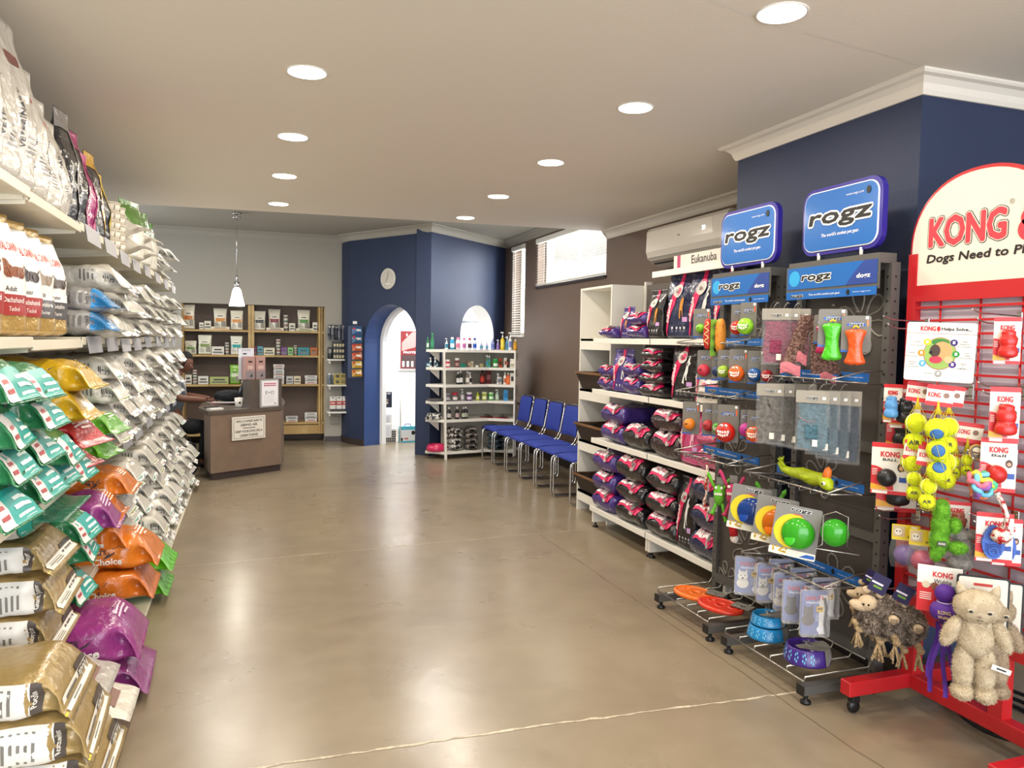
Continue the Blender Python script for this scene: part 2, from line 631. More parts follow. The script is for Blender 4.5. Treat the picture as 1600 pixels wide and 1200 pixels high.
for i, (y0, y1, z0, z1) in enumerate(((WY[1], WY[2], 2.36, 3.03), (WY[3], WY[4], 1.69, 3.03))):
    b = B()
    for a in ((y0, y0 + .04, z0, z1), (y1 - .04, y1, z0, z1), (y0, y1, z0, z0 + .04), (y0, y1, z1 - .04, z1), ((y0 + y1) / 2 - .02, (y0 + y1) / 2 + .02, z0, z1)):
        b.bb(X0 + .13, X0 + .18, a[0], a[1], a[2], a[3], M_frame)
    b.bb(X0 + .15, X0 + .156, y0 + .04, y1 - .04, z0 + .04, z1 - .04, M_glass)
    b.bb(X0 - .03, X0 + .25, y0 - .02, y1 + .02, z0 - .03, z0, M_skirt if i == 0 else M_frame)
    struct('window_%d' % (i + 1), b)
    t = thing('venetian_blind', ['wide white slatted blind in the high window above the taupe wall', 'tall narrow white slatted blind beside the navy corner'][i], 'blind', (X0 - .012, 0, 0))
    h = B()
    h.bb(-.03, .03, y0 + .01, y1 - .01, z1 - .08, z1 - .01, M_frame, .008)
    h.build('headrail', t)
    h = B()
    M_slat = mat('blind_slat', 'f1efe9', .5)
    nt_ = M_slat.node_tree
    if 'Translucent BSDF' not in nt_.nodes:
        tl = nt_.nodes.new('ShaderNodeBsdfTranslucent')
        tl.inputs[0].default_value = (.95, .94, .9, 1)
        ms = nt_.nodes.new('ShaderNodeMixShader')
        ms.inputs[0].default_value = .55
        nt_.links.new(nt_.nodes['Principled BSDF'].outputs[0], ms.inputs[1])
        nt_.links.new(tl.outputs[0], ms.inputs[2])
        nt_.links.new(ms.outputs[0], nt_.nodes['Material Output'].inputs[0])
    n = int((z1 - z0 - .12) / .036)
    for k in range(n):
        z = z0 + .05 + k * .036
        h.box((0, (y0 + y1) / 2, z), (.036, y1 - y0 - .03, .0022), M_slat, rot=(0, math.radians(-16), 0))
    h.build('slats', t)
    h = B()
    for yy in ((y0 + .15 * (y1 - y0)), (y0 + .85 * (y1 - y0))):
        h.tube([(-.02, yy, z0 + .03), (-.02, yy, z1 - .07)], .0018, M_slat, 4)
        h.tube([(.02, yy, z0 + .03), (.02, yy, z1 - .07)], .0018, M_slat, 4)
    h.build('ladder_cords', t)
    h = B()
    h.bb(-.02, .02, y0 + .01, y1 - .01, z0 + .012, z0 + .03, M_frame, .004)
    h.build('bottom_rail', t)
# daylight outside the windows: a bright boundary wall in the sun
b = B()
b.add([(5.2, 6, 0), (5.2, 13.3, 0), (5.2, 13.3, 6), (5.2, 6, 6)], [(0, 1, 2, 3)], M_bright)

# navy column
b = B()
b.bb(2.93, 6.0, 2.77, 4.17, 0, 2.85, M_navy)
struct('wall_column', b)
b = B()
b.bb(2.918, 2.93, 2.758, 4.17, 0, .09, M_skirt)
b.bb(2.918, 6.0, 2.758, 2.77, 0, .09, M_skirt)
struct('baseboard_column', b)
b = B()
b.bb(5.9, 6.0, -3, 2.77, 0, 2.85, M_upper)
struct('wall_near_right', b)


def cornice(name, path, zt, sgn=1, pr=.09, m=None):
    """moulding swept along a floor-plan path; sgn picks the side that faces the room"""
    prof = [(0, -pr), (pr * .12, -pr), (pr * .25, -pr * .8), (pr * .35, -pr * .5), (pr * .62, -pr * .26), (pr * .9, -pr * .2), (pr, -pr * .1), (pr, 0)]
    P = [Vector(p) for p in path]
    vs, fs = [], []
    for i, p in enumerate(P):
        d0 = (P[i] - P[i - 1]).normalized() if i else (P[1] - P[0]).normalized()
        d1 = (P[i + 1] - P[i]).normalized() if i < len(P) - 1 else d0
        n0, n1 = Vector((-d0.y, d0.x)), Vector((-d1.y, d1.x))
        nn = (n0 + n1).normalized()
        nn = nn / max(.3, nn.dot(n0)) * sgn
        for a, z in prof:
            vs.append((p.x + nn.x * a, p.y + nn.y * a, zt + z))
    q = len(prof)
    for i in range(len(P) - 1):
        for k in range(q - 1):
            fs.append((i * q + k, (i + 1) * q + k, (i + 1) * q + k + 1, i * q + k + 1))
    fs.append(tuple(range(q)))
    fs.append(tuple(range((len(P) - 1) * q, len(P) * q)))
    b = B()
    b.add(vs, fs, m or M_ceil)
    struct(name, b)


cornice('trim_6', [(5.9, 2.77), (2.93, 2.77), (2.93, 4.17), (3.82, 4.17), (3.82, 7.83)], 2.85, 1)
cornice('trim_7', [(3.82, 8.0), (3.82, 11.48), (2.33, 10.19), (1.43, 11.655), (1.37, 11.84), (1.345, 12), (-2.6, 12)], 3.152, 1, .1, M_upper)
# faint plasterboard joint across the ceiling
b = B()
P_ = [(.55, 2.1), (1.2, 2.35), (1.9, 2.55), (2.85, 2.68)]
for p, q in zip(P_, P_[1:]):
    b.add([(p[0], p[1], 2.8485), (q[0], q[1], 2.8485), (q[0], q[1] + .006, 2.8485), (p[0], p[1] + .006, 2.8485)], [(3, 2, 1, 0)], M_white)
struct('trim_8', b)

# ---------------------------------------------------------------- recessed downlights
M_led = mat('led_disc', 'fff3dc', 1, emit=28)
dl = thing('downlight', 'x', 'ceiling light')
h = B()
h.lathe([(.088, -.004), (.095, -.006), (.098, -.003), (.098, .002)], M_frame, 24)
h.build('rim', dl)
h = B()
h.lathe([(1e-6, -.0045), (.088, -.0045)], M_led, 24)
h.build('diffuser', dl)
near = ['nearest the camera', 'second from the camera', 'third from the camera', 'fourth from the camera', 'farthest, by the counter']
first = True
for row, X, ys in (('left', .26, [3.79, 5.02, 6.25, 7.56]), ('right', 0, [2.46, 3.70, 5.03, 6.37, 7.6])):
    for i, y in enumerate(ys):
        x = X or 1.90 + (y - 2.46) * .037
        lab = 'round white recessed ceiling light, %s in the %s row' % (near[i] if row == 'right' or i < 3 else 'farthest', row)
        o = dl if first else dup(dl)
        first = False
        o.location = (x, y, 2.85)
        tag(o, lab, 'ceiling light', 'recessed ceiling lights')
        lamp('downlight_glow', 'AREA', (x, y, 2.838), 15, (1, .9, .76), (0, 0, 0), .19)
for x, y in ((.26, 2.5), (.26, 1.2), (1.9, 1.2), (.26, -.2), (1.9, -.2), ):
    lamp('downlight_glow', 'AREA', (x, y, 2.838), 15, (1, .9, .76), (0, 0, 0), .19)
# ---------------------------------------------------------------- bags: one shape function, many prints
class Bag:
    """local frame: z along the length, x across the broad side, -y is the printed front"""
    def __init__(s, w, d, L, n=3.4, top=.3, bot=.07, seal=.05, cr=.008, seed=0, bend=0, bz=.8, freq=9, flare=0, sag=0, gus=0):
        s.sag, s.gus = sag, gus
        s.w, s.d, s.L, s.n, s.top, s.bot, s.seal, s.cr, s.bend, s.bz, s.freq, s.flare = w, d, L, n, top, bot, seal, cr, bend, bz, freq, flare
        s.off = Vector((seed * 7.31, seed * 3.17, seed * 1.7))

    def prof(s, v):
        L = s.L
        a = min(1, v / s.bot) if s.bot > 0 else 1
        a = math.sqrt(max(0, 1 - (1 - a) ** 2))
        t = (1 - s.seal / L - v) / s.top
        t = max(0, min(1, t))
        t = math.sin(t * PI / 2) ** .9
        D = max(.0025, s.d / 2 * min(a, t) * (1 + .1 * math.sin(PI * v)))
        W = s.w / 2 * (.9 + .1 * a) * (1 + s.flare * (1 - t) - .05 * math.sin(PI * min(1, v * 1.1)))
        return W, D

    def post(s, x, y, z, W, D, dx, dy):
        if s.cr:
            q = noise.noise(Vector((x, y, z)) * s.freq + s.off) + .5 * noise.noise(Vector((x, y, z)) * s.freq * 2.7 + s.off)
            amp = s.cr * q * min(1, .25 + D * 12)
            x += dx * amp
            y += dy * amp
        if s.bend:
            zb = s.bz * s.L
            if z > zb:
                k = s.bend
                q = z - zb
                an = k * q
                z = zb + math.sin(an) / k + y * math.sin(an) * -1
                y = y * math.cos(an) + (1 - math.cos(an)) / k
        return (x, y, z)

    def shp(s, x, y, v, D):
        t = max(0, min(1, (1 - s.seal / s.L - v) / s.top))
        if t < 1 and (s.sag or s.gus):
            if s.gus:
                x *= 1 - s.gus * math.sin(PI * min(1, (1 - t) * 1.15)) * max(0, 1 - abs(y) / max(D, .004)) if D > .006 else 1
            y += s.sag * max(0, s.d / 2 - D)
        return x, y

    def ang(s, a, v):
        W, D = s.prof(v)
        c, q = math.cos(a), math.sin(a)
        x = W * math.copysign(abs(c) ** (2 / s.n), c)
        y = D * math.copysign(abs(q) ** (2 / s.n), q)
        x, y = s.shp(x, y, v, D)
        return s.post(x, y, v * s.L, W, D, c, q)

    def front(s, u, v, off=.0015):
        W, D = s.prof(v)
        u = max(-.999, min(.999, u))
        v = max(0, min(1, v))
        x = u * W
        y = -D * (1 - abs(u) ** s.n) ** (1 / s.n)
        x, y = s.shp(x, y, v, D)
        p = s.post(x, y - off, v * s.L - off * 2 * max(0, 1 - v / s.bot), W, D, 0.3 * u, -1)
        return p

    def side(s, u, v, off=.0015, sg=1):
        W, D = s.prof(v)
        u = max(-.999, min(.999, u))
        x = sg * W * (1 - abs(u) ** s.n) ** (1 / s.n)
        x, y = s.shp(x, u * D, v, D)
        return s.post(x + sg * off, y, v * s.L, W, D, sg, .3 * u)

    def body(s, b, m, N=36, NV=28):
        vals = [i / NV for i in range(NV + 1)]
        # denser rows at the bottom rounding
        vals = sorted(set([0] + [s.bot * k / 4 for k in range(1, 5)] + [v for v in vals if v > s.bot]))
        vs, fs = [], []
        for v in vals:
            for k in range(N):
                vs.append(s.ang(2 * PI * k / N, v))
        for j in range(len(vals) - 1):
            for k in range(N):
                l = (k + 1) % N
                fs.append((j * N + k, j * N + l, (j + 1) * N + l, (j + 1) * N + k))
        fs.append(tuple(range(N))[::-1])
        fs.append(tuple((len(vals) - 1) * N + k for k in range(N)))
        b.add(vs, fs, m, True)

    def patch(s, b, m, u0, u1, v0, v1, which='front', off=.0015, nu=8, nv=8, shape=None, sg=1):
        f = s.front if which == 'front' else (lambda u, v, o: s.side(u, v, o, sg))
        if shape:
            b.grid(lambda i, j: f(*shape(i, j), off), nu, nv, m)
        else:
            b.grid(lambda i, j: f(u0 + (u1 - u0) * i, v0 + (v1 - v0) * j, off), nu, nv, m)

    def poly(s, b, m, pts, which='front', off=.0022, sg=1):
        f = s.front if which == 'front' else (lambda u, v, o: s.side(u, v, o, sg))
        b.add([f(u, v, off) for u, v in pts], [tuple(range(len(pts)))], m)

    def disc(s, b, m, uc, vc, r, which='front', off=.0028, sg=1, n=14, asp=1):
        W, D = s.prof(vc)
        q = W if which == 'front' else D
        s.poly(b, m, [(uc + r * math.cos(2 * PI * i / n) / max(q, .01), vc + r * asp * math.sin(2 * PI * i / n) / s.L) for i in range(n)], which, off, sg)

    def text(s, b, t, m, uc, vc, h, rot=0, w=None, bold=0, shear=0, which='front', off=.003, sg=1):
        """rot 0: text upright with +z up.  For the side: x of the text runs along -sg*y"""
        W, D = s.prof(vc)
        if which == 'front':
            at = lambda x, y: s.front(uc + x / W, vc + y / s.L, off)
        elif which == 'sidelong':   # reading along +z, up towards -y (for lying bags)
            at = lambda x, y: s.side(uc - y / D, vc + x / s.L, off, sg)
        else:
            at = lambda x, y: s.side(uc + sg * x / D, vc + y / s.L, off, sg)
        b.text(t, m, h, w, bold, shear, at=at, rot=rot)


LIE = Matrix(((0, 0, 1), (-1, 0, 0), (0, -1, 0))).to_4x4()   # local z -> +X, local x -> -Y, local -y -> +Z
LIE_E = LIE.to_euler()


def lines(s, b, m, u0, u1, v0, v1, n, which='front', seed=1, off=.0026):
    """rows of small print shown as thin bars"""
    rng = random.Random(seed)
    for i in range(n):
        v = v1 - (v1 - v0) * (i + .5) / n
        h = (v1 - v0) / n * .22
        s.patch(b, m, u0, u0 + (u1 - u0) * rng.uniform(.6, 1), v - h, v + h, which, off, 2, 1)


INK_D, INK_W, INK_R, INK_P = '2b2a2c', 'f2f0ea', 'c8252f', 'd51a5b'


def make_bag(name, label, cat, g, col, prints, loc, rot, group=None):
    """prints: list of (part_name, function(builder))"""
    t = thing(name, label, cat, loc, 0, group)
    t.rotation_euler = rot
    b = B()
    g.body(b, film(col) if isinstance(col, str) else col)
    b.build('bag_body', t)
    for pn, fn in prints:
        b = B()
        fn(b)
        if b.f:
            b.build(pn, t)
    return t


# prints ---------------------------------------------------------------
def pr_choice(g, grey='4c4548'):
    """check mark with two line name, on the long side of a lying bag"""
    def f(b):
        W, D = g.prof(.55)
        D = max(D, .01)

        def q(x, y):   # metres on the side face, x along length from centre v=.62
            return (-y / D, .64 + x / g.L)
        k = g.d * .78
        pts = [(-.36, .16), (-.24, .2), (-.14, -.06), (.2, .36), (.62, .52), (.3, .22), (-.06, -.4), (-.16, -.46)]
        g.poly(b, ink(grey), [q(x * k, y * k) for x, y in pts], 'side', .002)
        g.text(b, 'VETS', ink('2e2a2c'), -.15, .585, k * .2, bold=.02, which='sidelong', off=.004)
        g.text(b, 'Choice', ink('e9e5dc'), .45, .64, k * .27, bold=.03, which='sidelong', off=.0045)
    return f


def pr_end_print(g, c='e8e4da', v=.8):
    def f(b):
        lines(g, b, ink(c), -.45, .45, v - .03, v + .05, 4)
    return f
# ---------------------------------------------------------------- shelving on the left
LX0, LXF = -1.30, -.76
BAYS = [2.28, 3.24, 4.12, 5.15, 6.2, 7.6, 9.0]
LEV = dict(A=2.13, B=1.585, C=.965, D=.40)
M_shelf = mat('cream_shelf_metal', 'ddd6c2', .4, bump=.02, bs=60)
M_card = mat('grey_price_card', 'a9a9ad', .5)
blab = ['nearest the camera, under the gold and green bags', 'second from the camera', 'third from the camera', 'fourth from the camera', 'fifth from the camera', 'farthest, next to the counter']
for i in range(6):
    y0, y1 = BAYS[i], BAYS[i + 1]
    t = thing('shelving_bay', 'cream shelving bay, left row, ' + blab[i], 'shelving', (LX0, y0, 0), 0, 'left shelving bays')
    b = B()
    b.bb(-.02, 0, .01, y1 - y0 - .01, .05, 2.35, M_shelf)
    b.build('back_panel', t)
    for yy in (.0, y1 - y0 - .03):
        b = B()
        b.bb(-.03, .03, yy, yy + .03, 0, 2.4, M_shelf)
        b.build('upright', t)
    base = B()
    base.bb(0, .74, .01, y1 - y0 - .01, 0, .02, M_shelf, .006)
    base.build('base_deck', t)
    for k, z in LEV.items():
        if i == 0 and k == 'D':
            continue
        dz = .0 if i % 2 == 0 else -.012
        if k == 'D' and i == 1:
            dz = -.075
        z += dz
        b = B()
        W = LXF - LX0
        b.bb(0, W, .006, y1 - y0 - .006, z - .03, z, M_shelf)
        b.bb(W - .006, W + .006, .006, y1 - y0 - .006, z - .038, z + .001, M_shelf, .002)
        sh = b.build('shelf', t)
        for yy in (.012, y1 - y0 - .018):
            b = B()
            b.add([(0, yy, z - .03), (W * .97, yy, z - .03), (W * .97, yy, z - .045), (0, yy, z - .09),
                   (0, yy + .004, z - .03), (W * .97, yy + .004, z - .03), (W * .97, yy + .004, z - .045), (0, yy + .004, z - .09)],
                  [(0, 1, 2, 3), (7, 6, 5, 4), (0, 4, 5, 1), (1, 5, 6, 2), (2, 6, 7, 3)], M_shelf)
            b.build('bracket', t)
        if (k in 'AB' and i >= 2) or (k in 'CD' and i >= 3):
            for q in range(2):
                yy = (y1 - y0) * (.25 + .5 * q)
                b = B()
                b.box((W + .014, yy, z - .038), (.002, .36, .085), M_card, rot=(0, math.radians(-8), 0))
                b.build('price_card', sh)

# --- prototypes
rnd = random.Random(11)


def lying(g, xf, y, z):
    """location of a lying bag whose sealed end is at X = xf, centre y, resting at z"""
    return (xf - g.L, y, z + g.d * .55 + .003)


def white_prints(g, logo='27376b', pic='c8743a', extra=None):
    L = g.L

    def bar(b):
        for k in range(7):
            v = .70 + k * .013
            g.patch(b, ink('3b3a3a'), -.35, .35, v, v + (.005 if k % 2 else .008), 'side', .002, 3, 1)
        lines(g, b, ink('6a6864'), -.6, .6, .5, .64, 4, 'side', 4)

    def end(b):
        g.patch(b, ink('f3f1ec'), -.8, .8, .86, .995, 'front', .002, 8, 4)
        g.disc(b, ink(logo), -.2, .955, g.w * .085, off=.0045)
        g.disc(b, ink('dfe3ee'), -.2, .955, g.w * .045, off=.0055)
        g.patch(b, ink(pic), .15, .45, .90, .935, 'front', .004, 3, 2) if logo < '2c' else None
        if extra:
            g.patch(b, ink(extra), -.6, .75, .865, .895, 'front', .004, 4, 2)
    return [('barcode', bar), ('end_print', end)]


WHITE = []
for sd, lg, pc, ex in ((1, '27376b', 'c8743a', None), (2, '2f4a86', '3d86b5', None), (3, '25305c', '8c5a40', '4f9c90'), (4, '2b3d72', 'b8432f', '7b8f3a')):
    g = Bag(.29, .118, .56, n=3.3, top=.2, seal=.07, cr=.02, seed=sd, bend=14 + 2 * sd, bz=.87, flare=.12, sag=.75, gus=.5)
    WHITE.append((g, 'white pet food bag', white_prints(g, lg, pc, ex)))
protos = [None] * 4
LVN = dict(A='top', B='second', C='third', D='fourth', E='bottom')
used = set()


def white_stack(level, z0, y, n, col_i, scale=1, xf=-.63, what='white pet food bag', colname='stack from the camera'):
    z = z0
    for k in range(n):
        q = rnd.randrange(4)
        lab = '%s, %s in %s stack from camera, %s left shelf' % (what, UP[k], ORD[col_i], LVN[level])
        dx = rnd.uniform(-.03, .045)
        loc = (xf + dx - .56 * scale, y + rnd.uniform(-.012, .012), z + .066 * scale)
        rot = (LIE_E.x + rnd.uniform(-.05, .05), LIE_E.y + rnd.uniform(-.03, .03), LIE_E.z + rnd.uniform(-.08, .08))
        if protos[q] is None:
            g, nm, prs = WHITE[q]
            o = make_bag('pet_food_bag', lab, 'bag', g, 'c6c2b8', prs, loc, rot)
            protos[q] = o
        else:
            o = dup(protos[q], loc, rot, lab)
        o.scale = (scale * rnd.uniform(.95, 1.05), scale, scale)
        o['group'] = 'white bags lying on the left shelves'
        z += .123 * scale


ys = {'A': [7.35, 7.75, 8.15, 8.55, 8.85], 'B': [4.72, 5.08, 5.44, 5.8, 6.18, 6.56, 6.96, 7.36, 7.76, 8.16, 8.56, 8.86],
      'C': [4.66, 5.0, 5.36, 5.72, 6.1, 6.48, 6.88, 7.28, 7.68, 8.08, 8.5, 8.86], 'D': [5.0, 5.36, 5.72, 6.1, 6.48, 6.88, 7.28, 7.68, 8.08, 8.5, 8.86],
      'E': [5.6, 6.0, 6.4, 6.8, 7.2, 7.65, 8.1, 8.5, 8.86]}
nn = {'A': 2, 'B': 3, 'C': 4, 'D': 3, 'E': 3}
for lv, yy in ys.items():
    z0 = LEV.get(lv, .022)
    for i, y in enumerate(yy):
        n = nn[lv] - (1 if (lv == 'B' and i % 5 == 3) else 0) + (1 if lv == 'A' and i > 2 else 0)
        white_stack(lv, z0 + .007, y, n, i, xf={'A': -.69, 'E': -.5}.get(lv, -.61))

# --- check-mark bags
SPECS = []


def choice_bag(lab, col, dark, w, d, L, xf, y, z, seed, rz=0, bend=7, tilt=0):
    g = Bag(w, d, L, n=3.4, top=.17, seal=.045, cr=.022, seed=seed, bend=bend * 1.6, bz=.92, freq=8, sag=.7, gus=.55)
    o = make_bag('pet_food_bag', lab, 'bag', g, col, [('check_mark_print', pr_choice(g)), ('end_print', pr_end_print(g, dark))], lying(g, xf, y, z), (LIE_E.x, LIE_E.y + tilt, LIE_E.z + rz))
    return o


choice_bag('yellow dog food bag with grey check mark, upper of the yellow pair', 'c49c1c', '8d7420', .34, .13, .6, -.585, 3.74, 1.345, 21)
choice_bag('yellow dog food bag with grey check mark, lower of the yellow pair', 'c49c1c', '8d7420', .34, .12, .6, -.60, 3.72, 1.22, 22)
choice_bag('red pet food bag, upper of the red pair beneath the yellow bags', 'b02c30', 'efe6e0', .3, .1, .55, -.59, 3.88, 1.1, 23, -.25)
choice_bag('red pet food bag, lower of the red pair, touching the shelf', 'b02c30', 'efe6e0', .3, .1, .55, -.63, 3.86, 1.0, 24, -.2)
choice_bag('lime green pet food bag, upper of the pair on the third shelf', '5da02a', 'e6f0d8', .3, .11, .55, -.58, 4.34, 1.09, 25, -.1)
choice_bag('lime green pet food bag, lower of the pair on the third shelf', '5da02a', 'e6f0d8', .3, .1, .55, -.61, 4.32, .98, 26, -.15)
choice_bag('orange pet food bag, topmost of three on the fourth shelf', 'cb7222', 'f1e7d8', .36, .13, .58, -.57, 4.66, .72, 27)
choice_bag('orange pet food bag with check mark, middle of three on the fourth shelf', 'c66a1c', 'f1e7d8', .36, .13, .58, -.60, 4.42, .63, 28)
choice_bag('orange pet food bag with check mark, lowest of three on the fourth shelf', 'c66a1c', 'f1e7d8', .36, .14, .58, -.585, 4.5, .45, 29, .1)
choice_bag('purple pet food bag on the fourth shelf before the orange bags', '8c3a7c', 'e5cbe0', .30, .15, .56, -.585, 4.24, .62, 30, .05)
choice_bag('large orange dog food sack with check mark, upper of two in the floor pile', 'cf7420', 'f3e8dc', .46, .16, .78, -.43, 4.6, .345, 31, .02)
choice_bag('large orange dog food sack with check mark, lower of two in the floor pile', 'c4681a', 'f3e8dc', .46, .15, .78, -.45, 4.55, .19, 32, .02)
choice_bag('large magenta dog food sack bulging out over the floor', '8c3376', 'e5cbe0', .5, .18, .78, -.42, 3.80, .155, 33, .04, 7)
choice_bag('large magenta sack on the floor deck beneath the other magenta one', '80306c', 'e5cbe0', .5, .12, .76, -.40, 3.78, .022, 34, .04, 7)
choice_bag('lime green sack at floor level behind the magenta ones, upper one', '5cae1e', 'e6f0d8', .42, .13, .74, -.41, 5.1, .17, 35, 0)
choice_bag('lime green sack at floor level behind the magenta ones, lower one', '57a51c', 'e6f0d8', .42, .13, .74, -.43, 5.05, .04, 36, 0)


# --- green bags with teal end panels
def green_prints(g):
    def f(b):
        g.patch(b, ink('1f9c93'), -.9, .9, .80, .965, 'front', .003, 8, 5)
        g.patch(b, ink('e7dcd8'), .35, .9, .80, .965, 'front', .0038, 4, 5)
        lines(g, b, ink('e7f2ee'), -.7, .15, .83, .94, 4, off=.005)
        lines(g, b, ink('b04a4a'), .45, .8, .84, .93, 3, off=.005)

    def s_(b):
        g.patch(b, ink('a9aba5'), -.75, .75, .2, .74, 'side', .002, 4, 6)
        lines(g, b, ink('6f726d'), -.6, .6, .25, .70, 12, 'side', 7, .004)
    return [('end_panel', f), ('side_panel', s_)]


k = 0
gp = []
for sd in (41, 42, 43):
    g = Bag(.30, .125, .56, n=3.4, top=.2, seal=.05, cr=.016, seed=sd, bend=14, bz=.88, flare=.05, sag=.8, gus=.5)
    gp.append((g, green_prints(g)))
gsp = [(2.66, 1.0, 0), (2.70, 1.13, 0), (2.68, 1.26, 0), (2.66, 1.38, 0), (3.04, 1.0, 1), (3.08, 1.125, 1), (3.06, 1.25, 1), (3.40, .985, 2), (3.40, 1.10, 2), (3.72, .985, 2), (3.02, 1.37, 1),
       (3.93, .53, 3), (3.93, .405, 3), (3.95, .66, 3)]
gl = ['lowest in the column nearest the camera', 'second up in the column nearest the camera', 'third up in the column nearest the camera', 'topmost in the column nearest the camera',
      'lowest in the middle column', 'second up in the middle column', 'third up in the middle column', 'lowest in the column by the red bags', 'middle of column by red bags', 'under the lower red bag', 'topmost in the middle column',
      'on the fourth shelf, middle of three', 'on the fourth shelf, lowest of three', 'on the fourth shelf, topmost of three']
gpro = [None] * 3
for i, (y, z, c) in enumerate(gsp):
    q = i % 3
    g, prs = gp[q]
    lab = 'green pet food bag with teal end panel, ' + gl[i]
    xf = -.60 if c < 3 else -.635
    loc = (xf + rnd.uniform(-.02, .02) - g.L, y, z + .0625)
    rot = (LIE_E.x + rnd.uniform(-.06, .06), LIE_E.y, LIE_E.z + rnd.uniform(-.1, .1))
    if gpro[q] is None:
        gpro[q] = make_bag('pet_food_bag', lab, 'bag', g, '2f7a4c', prs, loc, rot)
        o = gpro[q]
    else:
        o = dup(gpro[q], loc, rot, lab)
    o['group'] = 'green bags with teal panels'

# big green bag with a grey text panel on its side
g = Bag(.5, .16, .64, n=3.4, top=.18, seal=.08, cr=.01, seed=51)


def pr_a(b):
    g.patch(b, ink('a8a9a3'), -.8, .8, .2, .74, 'side', .005, 10, 16)
    lines(g, b, ink('74766f'), -.65, .65, .25, .62, 16, 'side', 9, .0075)
    g.patch(b, ink('1f8f80'), -.85, .85, .75, .82, 'side', .005, 10, 3)
    g.text(b, 'Mini Junior', ink('dfeeea'), 0, .785, .016, rot=PI / 2, which='sidelong', off=.004)


make_bag('pet_food_bag', 'large green bag with grey text panel on its side, fourth shelf', 'bag', g, '2b6e57', [('side_panel', pr_a)], lying(g, -.66, 3.5, .80), LIE_E)


# --- gold bags
def gold_prints(g, nm, big=False, panel=True):
    def f(b):
        g.patch(b, ink('e9e5da'), -.85, .85, .88, .955, 'front', .003, 8, 4)
        g.patch(b, ink('4f4640'), -.85, -.15, .865, .91, 'front', .004, 5, 2)
        g.text(b, nm, ink('eeeae0'), -.5, .888, g.w * .045, w=g.w * .3, bold=.02, off=.0055)
        lines(g, b, ink('6d655a'), .0, .75, .885, .945, 3, off=.005)

    def s_(b):
        g.patch(b, ink('dcdad4'), -.8, .8, .25, .76, 'side', .005, 10, 16)
        lines(g, b, ink('77736c'), -.65, .65, .3, .7, 14, 'side', 5, .0075)
        g.patch(b, ink('57504c'), -.8, .8, .76, .80, 'side', .005, 10, 2)
        g.text(b, nm, ink('f0ece4'), 0, .78, .013, rot=PI / 2, bold=.02, which='sidelong', off=.008)
        g.patch(b, ink('d6c33a'), -.8, .8, .93, .95, 'side', .004, 3, 1)
    return [('end_label', f)] + ([('side_panel', s_)] if panel else [])


GB = [('Labrador', .46, .16, -.655, 3.52, .335, 0, 'lowest gold sack on the fourth shelf, text panel facing the camera'),
      ('Giant Junior', .46, .15, -.64, 3.52, .495, .03, 'middle gold sack on the fourth shelf, text panel facing the camera'),
      ('Boxer', .46, .12, -.67, 3.56, .655, -.02, 'topmost gold sack on the fourth shelf, under the big green bag'),
      ('Rottweiler', .50, .15, -.40, 3.03, .022, 0, 'lowest gold sack of the floor pile nearest the camera'),
      ('Rottweiler', .50, .15, -.44, 2.98, .17, .05, 'second gold sack up in the floor pile nearest the camera'),
      ('Poodle', .44, .13, -.50, 3.0, .325, .0, 'topmost gold sack in the floor pile nearest the camera')]
for i, (nm, w_, d_, xf, y, z, r_, lab) in enumerate(GB):
    g = Bag(w_, d_, .66 if i < 3 else .76, n=4, top=.16, seal=.07, cr=.014, seed=60 + i, bend=10, bz=.86, flare=.02, sag=.7, gus=.45)
    make_bag('pet_food_bag', lab, 'bag', g, mat('film_gold', 'a38a58', .3, .15, .5, 20, coat=.3, det=3), gold_prints(g, nm), lying(g, xf, y, z), (LIE_E.x, LIE_E.y, LIE_E.z + r_), 'gold breed food sacks')
# clear wrapped bundles peeking out by the floor
for i, (y, z, xf, lab) in enumerate(((3.40, .12, -.52, 'clear plastic wrapped sack behind the gold floor pile, upper one'), (3.36, .022, -.44, 'clear plastic wrapped pale sack by the floor, lower one'))):
    g = Bag(.3, .18, .7, n=2.6, top=.2, seal=.08, cr=.02, seed=70 + i, bend=6, bz=.85)
    make_bag('pet_food_bag', lab, 'bag', g, film('b9b4aa' if i == 0 else 'd9d3c4'), [('side_panel', lambda b, g=g: (g.patch(b, ink('8d6a5c'), -.5, .5, .8, .9, 'front', .003, 4, 3), g.patch(b, ink('efece4'), -.7, .7, .6, .78, 'front', .003, 4, 3)))], lying(g, xf, y, z), LIE_E)
# ---------------------------------------------------------------- upright bags on the two upper left shelves
def upright(name, lab, g, col, prs, x, y, z, rz, group=None, lean=0):
    return make_bag(name, lab, 'bag', g, col, prs, (x, y, z), (lean, 0, rz), group)


FACE = math.radians(90)      # front faces +X (the aisle)


